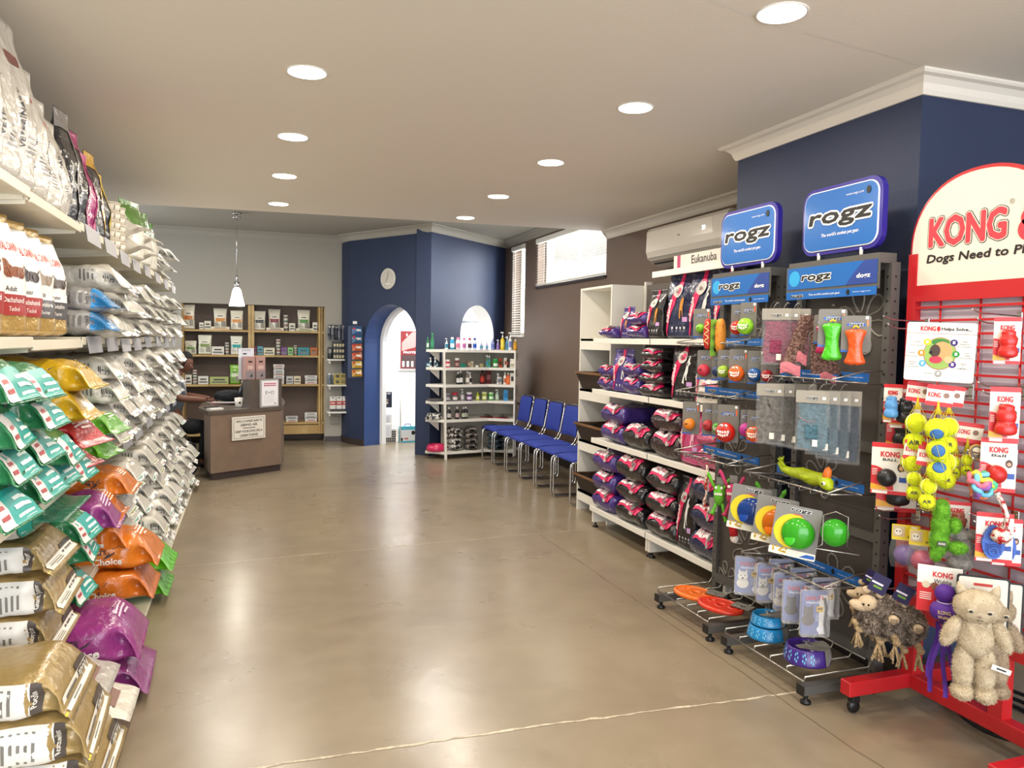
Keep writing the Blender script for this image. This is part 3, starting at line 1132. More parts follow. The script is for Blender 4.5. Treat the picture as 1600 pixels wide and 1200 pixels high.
def canin(g, top, sub, subc, animal):
    def body(b):
        g.patch(b, ink('efece6'), -.97, .97, .42, .93, 'front', .002, 8, 12)
        g.text(b, 'ROYAL CANIN', ink('c4312f'), -.1, .70, .03, w=g.w * .62, bold=.03)

    def lab_(b):
        g.patch(b, ink('efece6'), -.86, .86, .34, .42, 'front', .003, 6, 3)
        g.text(b, top, ink('3b3836'), -.2, .365, .019, bold=.01, off=.005)
        g.patch(b, ink(subc), -.86, .86, .17, .34, 'front', .003, 6, 4)
        g.text(b, sub[0], ink('f3f0ea'), -.05, .275, .019, bold=.01, off=.005)
        g.text(b, sub[1], ink('f3f0ea'), -.05, .205, .016, off=.005)

    def dog(b):
        # a simple standing dog printed on the white field
        c = ink(animal)
        for uc, vc, r, asp in ((.05, .525, .036, .55), (.30, .52, .024, .9), (-.32, .53, .026, .95), (-.48, .585, .022, .85), (-.62, .572, .013, .7)):
            g.disc(b, c, uc, vc, r, off=.0045, asp=asp)
        for uc in (-.36, -.22, .25, .38):
            g.patch(b, c, uc - .05, uc + .05, .475, .515, 'front', .0045, 2, 2)
        g.poly(b, c, [(-.42, .6), (-.36, .53), (-.28, .56), (-.34, .61)], 'front', .005)
        g.poly(b, c, [(.42, .53), (.62, .57), (.64, .59), (.42, .55)], 'front', .0045)

    def side_(b):
        g.patch(b, ink('e9e6e0'), -.7, .7, .12, .7, 'side', .002, 3, 8, sg=-1)
        lines(g, b, ink('8d8a84'), -.55, .55, .2, .66, 14, 'front', 3, -.5)
    return [('front_print', body), ('name_label', lab_), ('dog_picture', dog)]


M_goldf = mat('film_gold_light', 'bf9e5c', .26, .35, .5, 20, coat=.3, det=3)
RC_ = [(2.99, 'Adult', ('Dachshund', 'Teckel'), 'a53a36', '7b4a35', 'nearest the camera, red label'),
       (3.27, 'Adult', ('Dachshund', 'Teckel'), 'a53a36', '8a5236', 'second from the camera, red label'),
       (3.50, 'Junior', ('Dachshund', 'Teckel'), 'a53a36', '3a2c28', 'third from the camera, red label'),
       (3.72, 'Adult', ('Yorkshire', 'Terrier'), '55504f', '9a8a76', 'fourth from the camera, grey label'),
       (3.96, 'Junior', ('Yorkshire', 'Terrier'), '55504f', '4a3a30', 'farthest gold one, grey label')]
for i, (y, a_, s2, sc, an, lab) in enumerate(RC_):
    g = Bag(.22, .11, .45, n=3.6, top=.45, bot=.05, seal=.03, cr=.009, seed=80 + i, flare=-.42)
    upright('pet_food_bag', 'gold and white breed bag on the second shelf, ' + lab, g, M_goldf, canin(g, a_, s2, sc, an), -.875, y, 1.588, FACE - .30, 'gold and white standing bags')
# brown bag tops standing behind them
for i, (x, y) in enumerate(((-1.1, 3.2), (-1.1, 3.45), (-1.08, 3.72), (-1.1, 3.98))):
    g = Bag(.22, .12, .46, n=3, top=.4, seal=.04, cr=.012, seed=88 + i)
    upright('pet_food_bag', 'brown backed food bag in the row behind the gold ones, %s from the camera' % ORD[i], g, film('6f5a48'), [('back_panel', lambda b, g=g: g.patch(b, ink('857563'), -.6, .6, .2, .6))], x, y, 1.588, FACE - .2, 'brown bags behind')
# grey and blue lying bags on the second shelf
for i, (y, z, lab) in enumerate(((4.33, 1.59, 'silver grey bag with blue end, lower of two on the second shelf'), (4.36, 1.70, 'silver grey bag with blue end, upper of two on the second shelf'))):
    g = Bag(.32, .12, .58, n=3.2, top=.24, seal=.04, cr=.02, seed=95 + i, bend=7, bz=.9, sag=.6, gus=.4)
    make_bag('pet_food_bag', lab, 'bag', g, film('8f8d8b'), [('blue_end', lambda b, g=g: (g.patch(b, film('2f86c4'), -.999, .999, .76, 1, 'front', .003, 10, 8), g.patch(b, film('2f86c4'), -.999, .999, .76, 1, 'side', .003, 6, 8))), ('side_print', lambda b, g=g: lines(g, b, ink('6c6a68'), -.5, .5, .55, .8, 6, 'side', 3))], lying(g, -.60, y, z), LIE_E)


# --- tall bags on the top shelf
def vet_prints(g, badge):
    def f(b):
        g.text(b, 'VETERINARY', ink('4e4e52'), -.25, .42, .028, rot=PI / 2, w=.22, bold=.02, which='front')
        g.patch(b, ink(badge), -.95, .2, .74, .80, 'front', .003, 6, 3)
        lines(g, b, ink('a9a7a5'), .1, .7, .2, .35, 5)

    def s_(b):
        g.patch(b, ink('d8d6d0'), -.6, .6, .3, .6, 'side', .002, 3, 3, sg=-1)
    return [('front_print', f), ('side_print', s_)]


TA = [(2.93, .62, 'ecc04a', 'nearest the camera, ochre band'), (3.13, .60, 'd9962e', 'second from the camera, orange band'), (3.36, .62, '7a4a44', 'third from the camera, tall folded top'), (3.56, .52, 'a0352f', 'fourth from the camera, red badge'),
      (3.78, .46, 'b3353a', 'fifth from the camera, red badge'), (3.98, .42, 'a8c81e', 'farthest of the white ones, lime sticker')]
for i, (y, L, bd, lab) in enumerate(TA):
    g = Bag(.27, .13, L, n=3, top=.5, bot=.06, seal=.05, cr=.02, seed=100 + i, flare=-.35)
    upright('pet_food_bag', 'white veterinary food bag on top left shelf, ' + lab, g, 'cbc7be', vet_prints(g, bd), -.86, y, 2.135, FACE - .2 + .05 * (i % 3), 'white standing bags on the top left shelf')
TB = [(4.24, .50, '2b2a2d', '8d8b8a', 'black and silver standing bag with crinkled foil top'), (4.47, .46, '2b2a2d', 'a72a70', 'black standing bag with magenta edge on the top left shelf'),
      (4.70, .40, 'a72a70', 'c93080', 'magenta standing bag on the top left shelf'), (4.92, .45, '2b2a2d', 'd9a52a', 'black standing bag with gold top on the top left shelf'), (5.12, .38, '242326', 'e0c02a', 'black standing bag with yellow name band, farthest dark one')]
for i, (y, L, c1, c2, lab) in enumerate(TB):
    g = Bag(.24, .11, L + .04, n=3, top=.45, bot=.06, seal=.05, cr=.018, seed=110 + i, flare=-.3)

    def f(b, g=g, c2=c2):
        g.patch(b, film(c2), .45, .98, .05, .9, 'front', .003, 4, 10)
        g.patch(b, film(c2), -.98, .98, .82, .99, 'front', .003, 8, 4)
        g.text(b, 'Choice', ink('e8e6e2'), -.3, .4, .03, rot=PI / 2, w=.16, bold=.02)
    upright('pet_food_bag', lab, g, film(c1), [('coloured_panel', f)], -.86, y, 2.135, FACE - .15, None)
# tubs stacked on the top shelf
tb = thing('food_tub', 'x', 'tub')
b = B()
b.lathe([(.001, 0), (.07, 0), (.078, .045)], mat('tub_white', 'd9d2c2', .45), 20)
b.build('tub', tb)
b = B()
b.lathe([(.08, .045), (.082, .052), (.08, .056), (.001, .056)], mat('tub_lid', 'c9c0ab', .4), 20)
b.build('lid', tb)
b = B()
b.lathe([(.0722, .01), (.0772, .038)], ink('5b5450'), 8)
b.build('printed_band', tb)
ft = True
for c, (y, n) in enumerate(((5.36, 5), (5.56, 5))):
    for k in range(n):
        o = tb if ft else dup(tb)
        ft = False
        o.location = (-.84, y, 2.137 + k * .0565)
        tag(o, 'small round food tub, %s in the %s stack of tubs' % (['lowest', 'second up', 'third up', 'fourth up', 'topmost'][k], ['nearer', 'farther'][c]), 'tub', 'stacked tubs on the top left shelf')
# white bags with purple ends
for i, (y, z) in enumerate(((5.84, 2.135), (5.84, 2.26), (6.36, 2.135), (6.36, 2.25))):
    g = Bag(.2, .12, .5, n=2.9, top=.3, seal=.08, cr=.016, seed=120 + i, bend=8, bz=.84)
    make_bag('pet_food_bag', 'white bag with purple printed end, %s of the %s pair on the top left shelf' % (['lower', 'upper'][i % 2], ['nearer', 'farther'][i // 2]), 'bag', g, film('dcd6c8'), [('purple_end', lambda b, g=g: g.patch(b, film('5a4b8e'), -.7, .7, .88, .98, 'front', .003, 6, 3))], lying(g, -.62, y, z), LIE_E)
# green topped upright bags
for i, (y, L) in enumerate(((6.13, .42), (6.62, .42), (6.98, .40))):
    g = Bag(.3, .13, L, n=3, top=.45, bot=.06, seal=.04, cr=.01, seed=130 + i)
    dz = 2.135 if i == 2 else 2.14
    upright('pet_food_bag', 'white standing bag with folded green top, %s from the camera' % ORD[i], g, 'dad6c8', [('green_top', lambda b, g=g: (g.patch(b, film('4f7f2c'), -.999, .999, .6, 1, 'front', .003, 10, 8), g.patch(b, film('446f28'), -.999, .999, .6, 1, 'side', .003, 6, 8, sg=-1)))], -.82, y + .02, dz, FACE - .3, 'green topped bags')
# ---------------------------------------------------------------- white gondola on the right with puffy bags
GX, GB_ = 2.785, 3.27
GL = [.19, .78, 1.20, 1.63]
gnames = ['nearer bay', 'farther bay']
for i, (y0, y1) in enumerate(((3.98, 4.965), (4.975, 5.95))):
    t = thing('shelving_bay', 'white shelving bay of dark pet food bags, right side, ' + gnames[i], 'shelving', (GX, y0, 0), 0, 'right shelving bays')
    w_ = y1 - y0
    D_ = GB_ - GX
    b = B()
    b.bb(D_, D_ + .02, 0.01, w_ - .01, .05, 2.1, mat('gondola_back', '5e5852', .6))
    b.build('back_panel', t)
    for yy in (0, w_ - .03):
        b = B()
        b.bb(D_ - .01, D_ + .05, yy, yy + .03, 0, 2.13, M_frame)
        b.build('upright', t)
        b = B()
        b.bb(.02, D_ - .01, yy, yy + .028, .045, .15, M_frame)
        lg = b.build('foot_panel', t)
        b = B()
        b.lathe([(.012, .0), (.024, .0), (.024, .01), (.008, .02), (.008, .05)], M_black, 12, c=(.05, yy + .015, 0))
        b.build('levelling_foot', lg)
    for z in GL + ([2.115] if i == 0 else []):
        b = B()
        b.bb(0.0, D_ - .002, .004, w_ - .004, z - .03, z - .002, M_frame)
        b.bb(-.006, .006, .004, w_ - .004, z - .042, z + .002, M_frame, .002)
        b.build('shelf', t)

# white corner bookcase beside it
t = thing('bookcase', 'tall white open bookcase with wicker baskets at the far end of the right shelving', 'bookcase', (2.96, 5.97, 0))
b = B()
b.bb(0, .44, 0, .02, 0, 2.1, M_frame)
b.bb(0, .44, .64, .66, 0, 2.1, M_frame)
b.bb(0, .44, .02, .64, 2.08, 2.1, M_frame)
b.bb(.42, .44, .02, .64, 0, 2.08, M_frame)
b.build('carcass', t)
for z in (.2, .68, 1.16, 1.63):
    b = B()
    b.bb(0, .42, .02, .64, z - .02, z, M_frame)
    b.bb(0, .02, .02, .64, z - .1, z, M_frame)
    b.build('shelf', t)
M_wick = mat('wicker', '3a2c22', .7, bump=.9, bs=90, var=.3, vs=60)
M_wickr = mat('wicker_rim', '7a5636', .6, bump=.5, bs=90)
for i, (z, nm) in enumerate(((.205, 'lowest'), (.685, 'middle'), (1.165, 'top'))):
    bk = thing('wicker_basket', 'dark wicker basket in the %s filled compartment of the white bookcase' % nm, 'basket', (2.94, 6.3, z), 0, 'baskets in the bookcase')
    b = B()
    b.add([(.03, -.27, 0), (.36, -.27, 0), (.36, .27, 0), (.03, .27, 0), (-.03, -.3, .15), (.4, -.3, .15), (.4, .3, .15), (-.03, .3, .15)],
          [(0, 3, 2, 1), (0, 1, 5, 4), (1, 2, 6, 5), (2, 3, 7, 6), (3, 0, 4, 7)], M_wick)
    b.build('basket_body', bk)
    b = B()
    b.tube([(-.03, -.3, .15), (.4, -.3, .15), (.4, .3, .15), (-.03, .3, .15)], .012, M_wickr, 6, closed=True)
    b.build('rim', bk)


# --- lying bags with ribbon label
def ribbon(g, dark='e3dfe2', w=1.0, col=INK_P):
    def f(b):
        u0, u1 = -.74 * w, .74 * w
        g.patch(b, ink(col), 0, 0, 0, 0, 'front', .003, 12, 5, shape=lambda i, j: (u0 + (u1 - u0) * i + .06 * j, .012 + .115 * j + .012 * math.sin(i * 6)))
        g.text(b, 'Eukanuba', ink('f4f0f0'), -.22, .045, g.w * .13, w=g.w * .42, bold=.03, off=.006)
        g.disc(b, ink('9d9894'), .40, .07, g.w * .1, off=.006)
        g.disc(b, ink('5c5656'), .40, .07, g.w * .06, off=.007)
        lines(g, b, ink(dark), -.5, .5, .16, .22, 2, off=.004)
    return [('ribbon_label', f)]


SIZES = {}


def pillow(lab, col, kind, Yc, z0, z1, w, seed=0, x=2.775, rz=0, L=.46):
    d = (z1 - z0) * .96
    g = Bag(w, d * .97, L, n=4.6, top=.2, bot=.15, seal=.05, cr=.024, seed=seed + 200)
    return make_bag('pet_food_bag', lab, 'bag', g, film(col), ribbon(g), (x, Yc, z0 + d / 2), (LIE_E.x, LIE_E.y, LIE_E.z + rz), kind)


C_PU, C_BK, C_NV, C_PK = '44317a', '1e1a1c', '1f2547', 'c04a7c'
hz = {'bottom': 'bottom right shelf', 'third': 'second right shelf from the floor', 'second': 'third right shelf from the floor', 'top': 'top right shelf'}
pos3 = ['topmost', 'middle', 'lowest']
for i, (a, c) in enumerate(((.52, .69), (.355, .52), (.192, .355))):
    pillow('purple bag, %s of the three stacked on the bottom right shelf' % pos3[i], C_PU, 'purple bags bottom right shelf', 5.72, a, c, .40, i)
    pillow('black bag, %s of the farther black stack on the bottom right shelf' % pos3[i], C_BK, 'black bags bottom right shelf', 5.26, a + (.0 if i else .0), c + (.02 if i == 0 else 0), .44, i + 3)
    pillow('black bag, %s of the nearer black stack on the bottom right shelf' % pos3[i], C_BK, 'black bags bottom right shelf', 4.78, a, c, .42, i + 6)
for i, (a, c) in enumerate(((.56, .74), (.38, .56), (.192, .38))):
    pillow('navy bag, %s of the navy stack on the bottom right shelf' % pos3[i], C_NV, 'navy bags bottom right shelf', 4.2, a, c, .34, i + 9, x=2.77)
for i, (a, c) in enumerate(((.94, 1.09), (.785, .94))):
    pillow('purple bag, %s of the pair on the second right shelf' % ['upper', 'lower'][i], C_PU, None, 5.58, a, c, .38, i + 12)
pillow('black bag lying alone between purple and black pairs, second right shelf', C_BK, None, 5.18, .785, .97, .42, 15)
for i, (a, c) in enumerate(((.97, 1.12), (.785, .97))):
    pillow('dark brown bag, %s of the pair on the second right shelf' % ['upper', 'lower'][i], '2d1a20', None, 4.74, a, c, .40, i + 16)
pillow('pink kitten food bag lying on its side on the second right shelf', C_PK, None, 4.17, .785, .92, .32, 18)
pillow('pink kitten food bag, upper one lying behind hanging orange ball', 'b5446f', None, 4.17, .925, 1.04, .32, 19)
for i, (a, c) in enumerate(((1.315, 1.41), (1.205, 1.315))):
    pillow('small purple bag, %s of the far pair on the third right shelf' % ['upper', 'lower'][i], C_PU, None, 5.72, a, c, .27, i + 20)
    pillow('small purple bag, %s of the near pair on the third right shelf' % ['upper', 'lower'][i], C_PU, None, 5.27, a + .02 * (1 - i), c + .03, .27, i + 22)
for i, (a, c) in enumerate(((1.47, 1.56), (1.38, 1.47), (1.295, 1.38), (1.205, 1.295))):
    pillow('small black bag, %s in the stack of four on the third right shelf' % ['topmost', 'second from top', 'third from top', 'lowest'][i], C_BK, 'black stack of four', 4.97, a, c, .3 if i < 2 else .36, i + 24)
pillow('white bag with pink label lying on the third right shelf', 'e2ddd8', None, 4.16, 1.205, 1.38, .34, 28)
pillow('small purple bag lying at the far end of the top right shelf', C_PU, None, 5.72, 1.632, 1.73, .26, 29)
for i, (a, c) in enumerate(((1.735, 1.83), (1.632, 1.735))):
    pillow('small purple bag with orange strip, %s of the pair on the top right shelf' % ['upper', 'lower'][i], C_PU, None, 5.22, a, c, .27, i + 30)


# --- standing bags
def sash_prints(g, sash=INK_P, animal='e9e6e2', akind='dog', tagc='c79ad0'):
    def f(b):
        # the ribbon that swings from the top to the left edge and down
        cx = [(1.0, .1), (.9, .02), (.78, .1), (.7, 0), (.6, -.3), (.45, -.55), (.25, -.75), (.05, -.82)]
        cx = cx[::-1]

        def sh(i, j):
            k = j * (len(cx) - 1)
            a = min(int(k), len(cx) - 2)
            fr = k - a
            v = cx[a][0] * (1 - fr) + cx[a + 1][0] * fr
            u = cx[a][1] * (1 - fr) + cx[a + 1][1] * fr
            hw = .1 + .16 * math.sin(PI * min(1, j * 1.05)) if j < .8 else .14
            return (u + (i - .5) * 2 * hw, min(.985, v))
        g.patch(b, film(sash), 0, 0, 0, 0, 'front', .003, 3, 20, shape=sh)
        g.text(b, 'Eukanuba', ink('f4f0f0'), -.50, .42, g.w * .12, rot=PI / 2 - .14, w=g.L * .36, bold=.02, off=.006)
        g.disc(b, ink('b9b4ae'), .05, .72, g.w * .16, off=.007)
        lines(g, b, ink('5d5853'), -.1, .2, .69, .75, 3, off=.009)

    def an(b):
        if akind == 'dog':      # leaping greyhound silhouette
            pts = [(.1, .3), (.2, .42), (.3, .5), (.42, .62), (.5, .7), (.62, .74), (.58, .66), (.66, .62), (.54, .58), (.5, .48), (.42, .42), (.46, .34), (.38, .36), (.32, .44), (.26, .38), (.28, .28), (.2, .3)]
        else:
            pts = [(.2, .3), (.24, .42), (.3, .52), (.44, .6), (.6, .62), (.56, .54), (.5, .48), (.48, .36), (.44, .3), (.42, .42), (.34, .42), (.3, .3)]
        g.poly(b, ink(animal), pts, 'front', .005)

    def ic(b):
        for k in range(4):
            g.disc(b, ink('cfcdd2'), -.3 + .3 * k, .16, g.w * .035, off=.004, n=8)
            lines(g, b, ink('8f8ea0'), -.38 + .3 * k, -.22 + .3 * k, .10, .135, 2, off=.004)
        g.patch(b, ink(tagc), .45, .8, .25, .32, 'front', .005, 2, 2)
    return [('sash_print', f), ('animal_picture', an), ('icon_row', ic)]


def sash_bag(lab, col, Yc, z, w, L, d=.1, seed=0, rz=0, x=None, **k):
    g = Bag(w, d, L, n=3.2, top=.34, bot=.05, seal=.04, cr=.012, seed=seed + 300)
    return make_bag('pet_food_bag', lab, 'bag', g, film(col), sash_prints(g, **k), (x or (GX + .065), Yc, z + .003), (0, 0, -PI / 2 + rz))


sash_bag('standing navy bag with cheetah picture, farthest of three on the top right shelf', C_NV, 4.64, 1.632, .29, .455, seed=1, animal='c98a3c', akind='cat', rz=.1)
sash_bag('standing navy bag with greyhound picture, middle of three on the top right shelf', C_NV, 4.36, 1.632, .29, .46, seed=2, rz=.1)
sash_bag('standing navy bag nearest the blue header sign on the top right shelf', C_NV, 4.08, 1.632, .26, .46, seed=3, rz=.1)
sash_bag('standing black bag with lilac tag, front one on the top right shelf', C_BK, 4.965, 1.632, .22, .36, .1, seed=4, animal='c98a3c', akind='cat')
sash_bag('standing black bag half hidden beside the navy cheetah bag', C_BK, 4.87, 1.632, .16, .33, .09, seed=5, x=2.93)
sash_bag('small standing purple bag with pink sash on the top right shelf', C_PU, 5.43, 1.632, .18, .25, .08, seed=6, animal='c98a3c', akind='cat')
sash_bag('purple standing bag leaning among the small purple bags, third right shelf', C_PU, 5.49, 1.202, .24, .345, .09, seed=7, rz=.2)
sash_bag('black standing bag with running dog on the third right shelf', C_BK, 4.56, 1.202, .27, .42, .1, seed=8, rz=.15)
sash_bag('white standing bag with pink sash on the third right shelf', 'e0dbd6', 4.3, 1.202, .22, .33, .09, seed=9, animal='8c8680')
sash_bag('bright pink standing bag on the second right shelf', C_PK, 4.44, .782, .26, .395, .1, seed=10, animal='efb9cf', akind='cat')
sash_bag('black standing bag with dalmatian picture on the bottom right shelf', C_BK, 4.475, .192, .22, .50, .1, seed=11)
# shipping box on the canopy
t = thing('display_box', 'long white box with pink stripe lying on the topmost right shelf', 'box', (2.83, 4.42, 2.117))
b = B()
b.bb(0, .3, -.4, .33, 0, .095, mat('carton_white', 'd9d4cc', .6), .003)
b.build('carton', t)
b = B()
b.bb(-.0015, 0, .24, .28, .0, .095, ink('b03a68'))
b.build('pink_stripe', t)
b = B()
b.text('Eukanuba', ink('4a4542'), .055, bold=.01, M=TR((-.002, -.05, .025)) @ RZ(-PI / 2))
b.build('lettering', t)

# air conditioner on the taupe wall
t = thing('air_conditioner', 'white split air conditioner mounted high on the taupe wall', 'air conditioner', (3.82, 5.22, 2.32))
b = B()
pf = [(0, 0), (-.06, .0), (-.15, .03), (-.22, .08), (-.24, .14), (-.235, .33), (-.21, .36), (0, .36)]
vs = [(x, y, z) for y in (0, 1.3) for x, z in pf]
n = len(pf)
b.add(vs, [tuple(range(n))[::-1], tuple(range(n, 2 * n))] + [(i, (i + 1) % n, (i + 1) % n + n, i + n) for i in range(n)], mat('ac_shell', 'd8d3ca', .3, bump=.01))
b.build('casing', t)
b = B()
b.add([(-.225, .13, .085), (-.225, 1.28, .085), (-.15, 1.28, .028), (-.15, .13, .028)], [(3, 2, 1, 0)], mat('ac_slot', '3b3937', .5))
b.build('air_outlet', t)
b = B()
b.box((-.2, .7, .05), (.05, 1.1, .006), mat('ac_flap', 'bdb8b0', .3), rot=(0, math.radians(20), 0))
b.build('louvre', t)
b = B()
b.bb(-.2385, -.2375, .2, 1.28, .14, .325, mat('ac_front', 'e2ddd4', .2))
b.build('front_panel', t)
b = B()
b.text('20', mat('led_digits', 'e8f0ff', .5, emit=3), .035, bold=.01, M=TR((-.2405, .33, .235)) @ RZ(-PI / 2))
b.bb(-.2405, -.2395, .70, .74, .232, .242, ink('6d6a66'))
b.build('display', t)
b = B()
b.bb(-.16, -.1, -.0015, 0, .1, .27, ink('a7a39c'))
b.build('side_sticker', t)
# ---------------------------------------------------------------- grey wire stands with blue header signs
M_st = mat('stand_grey', '5f5d5a', .42, .35, bump=.02, bs=80)
M_stb = mat('stand_back', '46413d', .5, bump=.03, bs=40)
M_flow = mat('flower_print', '7b766f', .5)
M_wire = mat('zinc_wire', 'a39f98', .28, .9)
M_blue = mat('header_blue', '1462b0', .28, coat=.3)
M_blue2 = mat('header_blue_dark', '173f8a', .28, coat=.3)
M_purp = mat('sign_purple_rim', '2a1f86', .3, coat=.3)
SX = 2.72
FX = RZ(-PI / 2)       # drawing plane turned to face the aisle (-X)


def face(x, y, z, a=-PI / 2):
    return TR((x, y, z)) @ RZ(a)


def logo(b, M, h, w=None, out=.1, y=0):
    b.fat('rogz', ink('f3f2ee'), h, w, h * .17, .22, M @ TR((0, -.0008 + y, 0)), 10)
    b.fat('rogz', ink('1b1a1c'), h, w, h * .055, .22, M @ TR((0, -.0022 + y, 0)), 6)


def rogz_stand(lab, y0, y1, levels, side):
    W = y1 - y0
    t = thing('display_stand', lab, 'display stand', (SX, (y0 + y1) / 2, 0))
    h = W / 2
    for s_ in (-1, 1):
        b = B()
        b.box((0.02, s_ * (h - .02), 1.0), (.05, .04, 1.96), M_st)
        for k in range(34):
            b.box((-.0058, s_ * (h - .02), .1 + k * .055), (.0012, .009, .009), M_black)
            b.box((.02, s_ * (h - .02) - .0206, .1 + k * .055), (.009, .0012, .009), M_black)
        p = b.build('upright', t)
        b = B()
        b.box((-.18, s_ * (h - .02), .065), (.44, .045, .04), M_st)
        b.box((-.401, s_ * (h - .02), .065), (.003, .05, .045), M_black)
        f = b.build('foot', t)
        for x in (-.37, .0):
            b = B()
            b.lathe([(.001, 0), (.024, 0), (.024, .012), (.01, .02), (.01, .045)], M_black, 12, c=(x, s_ * (h - .02), 0))
            b.build('levelling_pad', f)
    b = B()
    b.bb(.02, .032, -h + .04, h - .04, .16, 1.97, M_stb)
    b.build('back_panel', t)
    # flower outline decoration
    b = B()
    for cx, cz, r in ((-.02, .42, .15), (.1, .95, .12), (-.12, 1.72, .16), (.16, .18, .1)):
        for k in range(6):
            a = k * PI / 3 + .3
            pts = []
            for q in range(13):
                s2 = q / 12 * 2 * PI
                rr = r * (.25 + .38 * (1 - math.cos(s2)))
                aa = a + .33 * math.sin(s2)
                yy, zz = cx + rr * math.cos(aa), cz + rr * math.sin(aa)
                yy = max(-h + .045, min(h - .045, yy))
                zz = max(.165, zz)
                pts.append((.019, yy, zz))
            b.tube(pts, .0055, M_flow, 5)
    b.build('flower_decoration', t)
    for z in (.17, .72, 1.13, 1.97):
        b = B()
        b.bb(-.005, .02, -h + .04, h - .04, z - .022, z + .022, M_st)
        b.build('cross_rail', t)
    # header
    b = B()
    b.bb(-.07, .03, -h + .01, h - .01, 1.975, 2.02, M_st)
    b.bb(-.075, -.07, -h, h, 1.86, 2.0, M_st)
    b.build('header_frame', t)
    hd = B()
    M = face(-.0765, 0, 0)
    hd.bb(-.0775, -.0755, -h + .012, h - .012, 1.885, 1.992, M_blue)
    hb = hd.build('header_board', t)
    hd = B()
    hd.add([(h - .2, -.0015, 1.885), (h - .012, -.0015, 1.885), (h - .012, -.0015, 1.992), (h - .09, -.0015, 1.992), (h - .15, -.0015, 1.94)], [(0, 1, 2, 3, 4)], ink('24408c'), M=face(-.0765, 0, 0))
    logo(hd, face(-.0785, .09, 1.925), .036, .2)
    hd.text('dogz', ink('f3f2ee'), .02, .085, bold=.03, shear=.1, M=face(-.0795, -h + .09, 1.915))
    hd.disc(-h + .065, 1.938, .04, ink('2fa0d8'), -.0012, face(-.0765, 0, 0))
    hd.build('header_lettering', hb)

    def strip(x, z, ln=None, y0_=-h + .01, y1_=h - .01):
        q = B()
        q.bb(x - .002, x + .002, y0_, y1_, z - .02, z + .02, M_blue)
        s1 = q.build('blue_strip', t)
        q = B()
        wd = y1_ - y0_
        logo(q, face(x - .003, y1_ - wd * .14, z - .007), .014, .085)
        q.text("The world's coolest pet gear.", ink('e6ecf5'), .010, wd * .36, bold=.01, M=face(x - .0035, y1_ - wd * .46, z - .004))
        q.disc(0, 0, .010, ink('111111'), 0, face(x - .0032, y1_ - wd * .72, z), rz=.013)
        q.text('www.rogz.com', ink('e6ecf5'), .006, wd * .18, M=face(x - .0035, y1_ - wd * .86, z - .003))
        q.build('strip_lettering', s1)
    strip(-.079, 1.852)
    for z in levels:
        strip(-.10, z)
        q = B()
        xr = -.30
        for s_ in (-1, 1):
            q.tube([(-.005, s_ * (h - .03), z + .03), (-.1, s_ * (h - .03), z + .028), (xr, s_ * (h - .01), z - .005)], .004, M_wire, 6)
            q.tube([(-.005, s_ * (h - .03), z - .03), (-.1, s_ * (h - .03), z - .03), (xr, s_ * (h - .01), z - .012)], .004, M_wire, 6)
        q.tube([(xr, -h + .0, z - .01), (xr, h - .0, z - .01)], .0045, M_wire, 6)
        q.tube([(-.108, -h + .01, z - .026), (-.108, h - .01, z - .026)], .004, M_wire, 6)
        n = 8
        for k in range(n):
            yy = -h + .05 + (W - .1) * k / (n - 1)
            q.tube([(-.108, yy, z - .026), (xr, yy, z - .028), (xr + .002, yy, z - .01)], .0032, M_wire, 6)
        q.build('wire_rack', t)
    # low wire shelf
    q = B()
    zz = .125
    q.tube([(-.39, -h + .01, zz - .02), (-.39, h - .01, zz - .02)], .0045, M_wire, 6)
    q.tube([(-.01, -h + .05, zz + .02), (-.01, h - .05, zz + .02)], .0045, M_wire, 6)
    for k in range(6):
        yy = -h + .012 + (W - .024) * k / 5
        q.tube([(-.39, yy, zz - .02), (-.385, yy, zz), (-.03, yy, zz), (-.012, yy, zz + .03)], .004, M_wire, 6)
    q.build('wire_base_shelf', t)
    # rounded sign above
    sg = thing('shop_sign', 'rounded blue sign reading rogz, %s' % side, 'sign', (SX - .03, (y0 + y1) / 2 - .01, 2.05))
    q = B()
    wv = .26
    q.rrect(-wv, wv, 0, .33, .07, .03, M_purp, FX, y=.012)
    q.build('rim', sg)
    q = B()
    q.rrect(-wv + .018, wv - .018, .018, .312, .058, .006, ink('eef0f4'), FX, y=-.006)
    q.rrect(-wv + .023, wv - .023, .023, .307, .054, .006, M_blue, FX, y=-.009)
    q.build('face_panel', sg)
    q = B()
    logo(q, FX @ TR((0, -.0135, .15)), .072, .40)
    q.text("The world's coolest pet gear.", ink('e8edf5'), .016, .25, bold=.015, shear=.08, M=FX @ TR((.01, -.0135, .085)))
    q.text('www.rogz.com', ink('e8edf5'), .011, .11, M=FX @ TR((.1, -.0135, .262)))
    q.disc(.185, .268, .013, ink('111111'), -.0135, FX, rz=.018)
    q.build('lettering', sg)
    for yy in (-.14, .14):
        q = B()
        q.tube([(0, yy, -.03), (0, yy, .01)], .008, M_frame, 8)
        q.build('sign_clip', sg)
    return t


rogz_stand('grey wire display stand under the farther round-cornered blue sign', 3.44, 4.0, [1.615, 1.325, .965], 'farther from the camera')
rogz_stand('grey wire display stand under the nearer round-cornered blue sign', 2.69, 3.31, [1.46, .955, .53], 'nearer the camera')


# ---------------------------------------------------------------- hanging toys
M_hc = mat('grey_hang_card', '75726c', .5)


def card(b, w, h, m=None, y=0, top=0):
    b.rrect(-w / 2, w / 2, top - h, top, min(.01, w * .1), .002, m or M_hc, y=y)


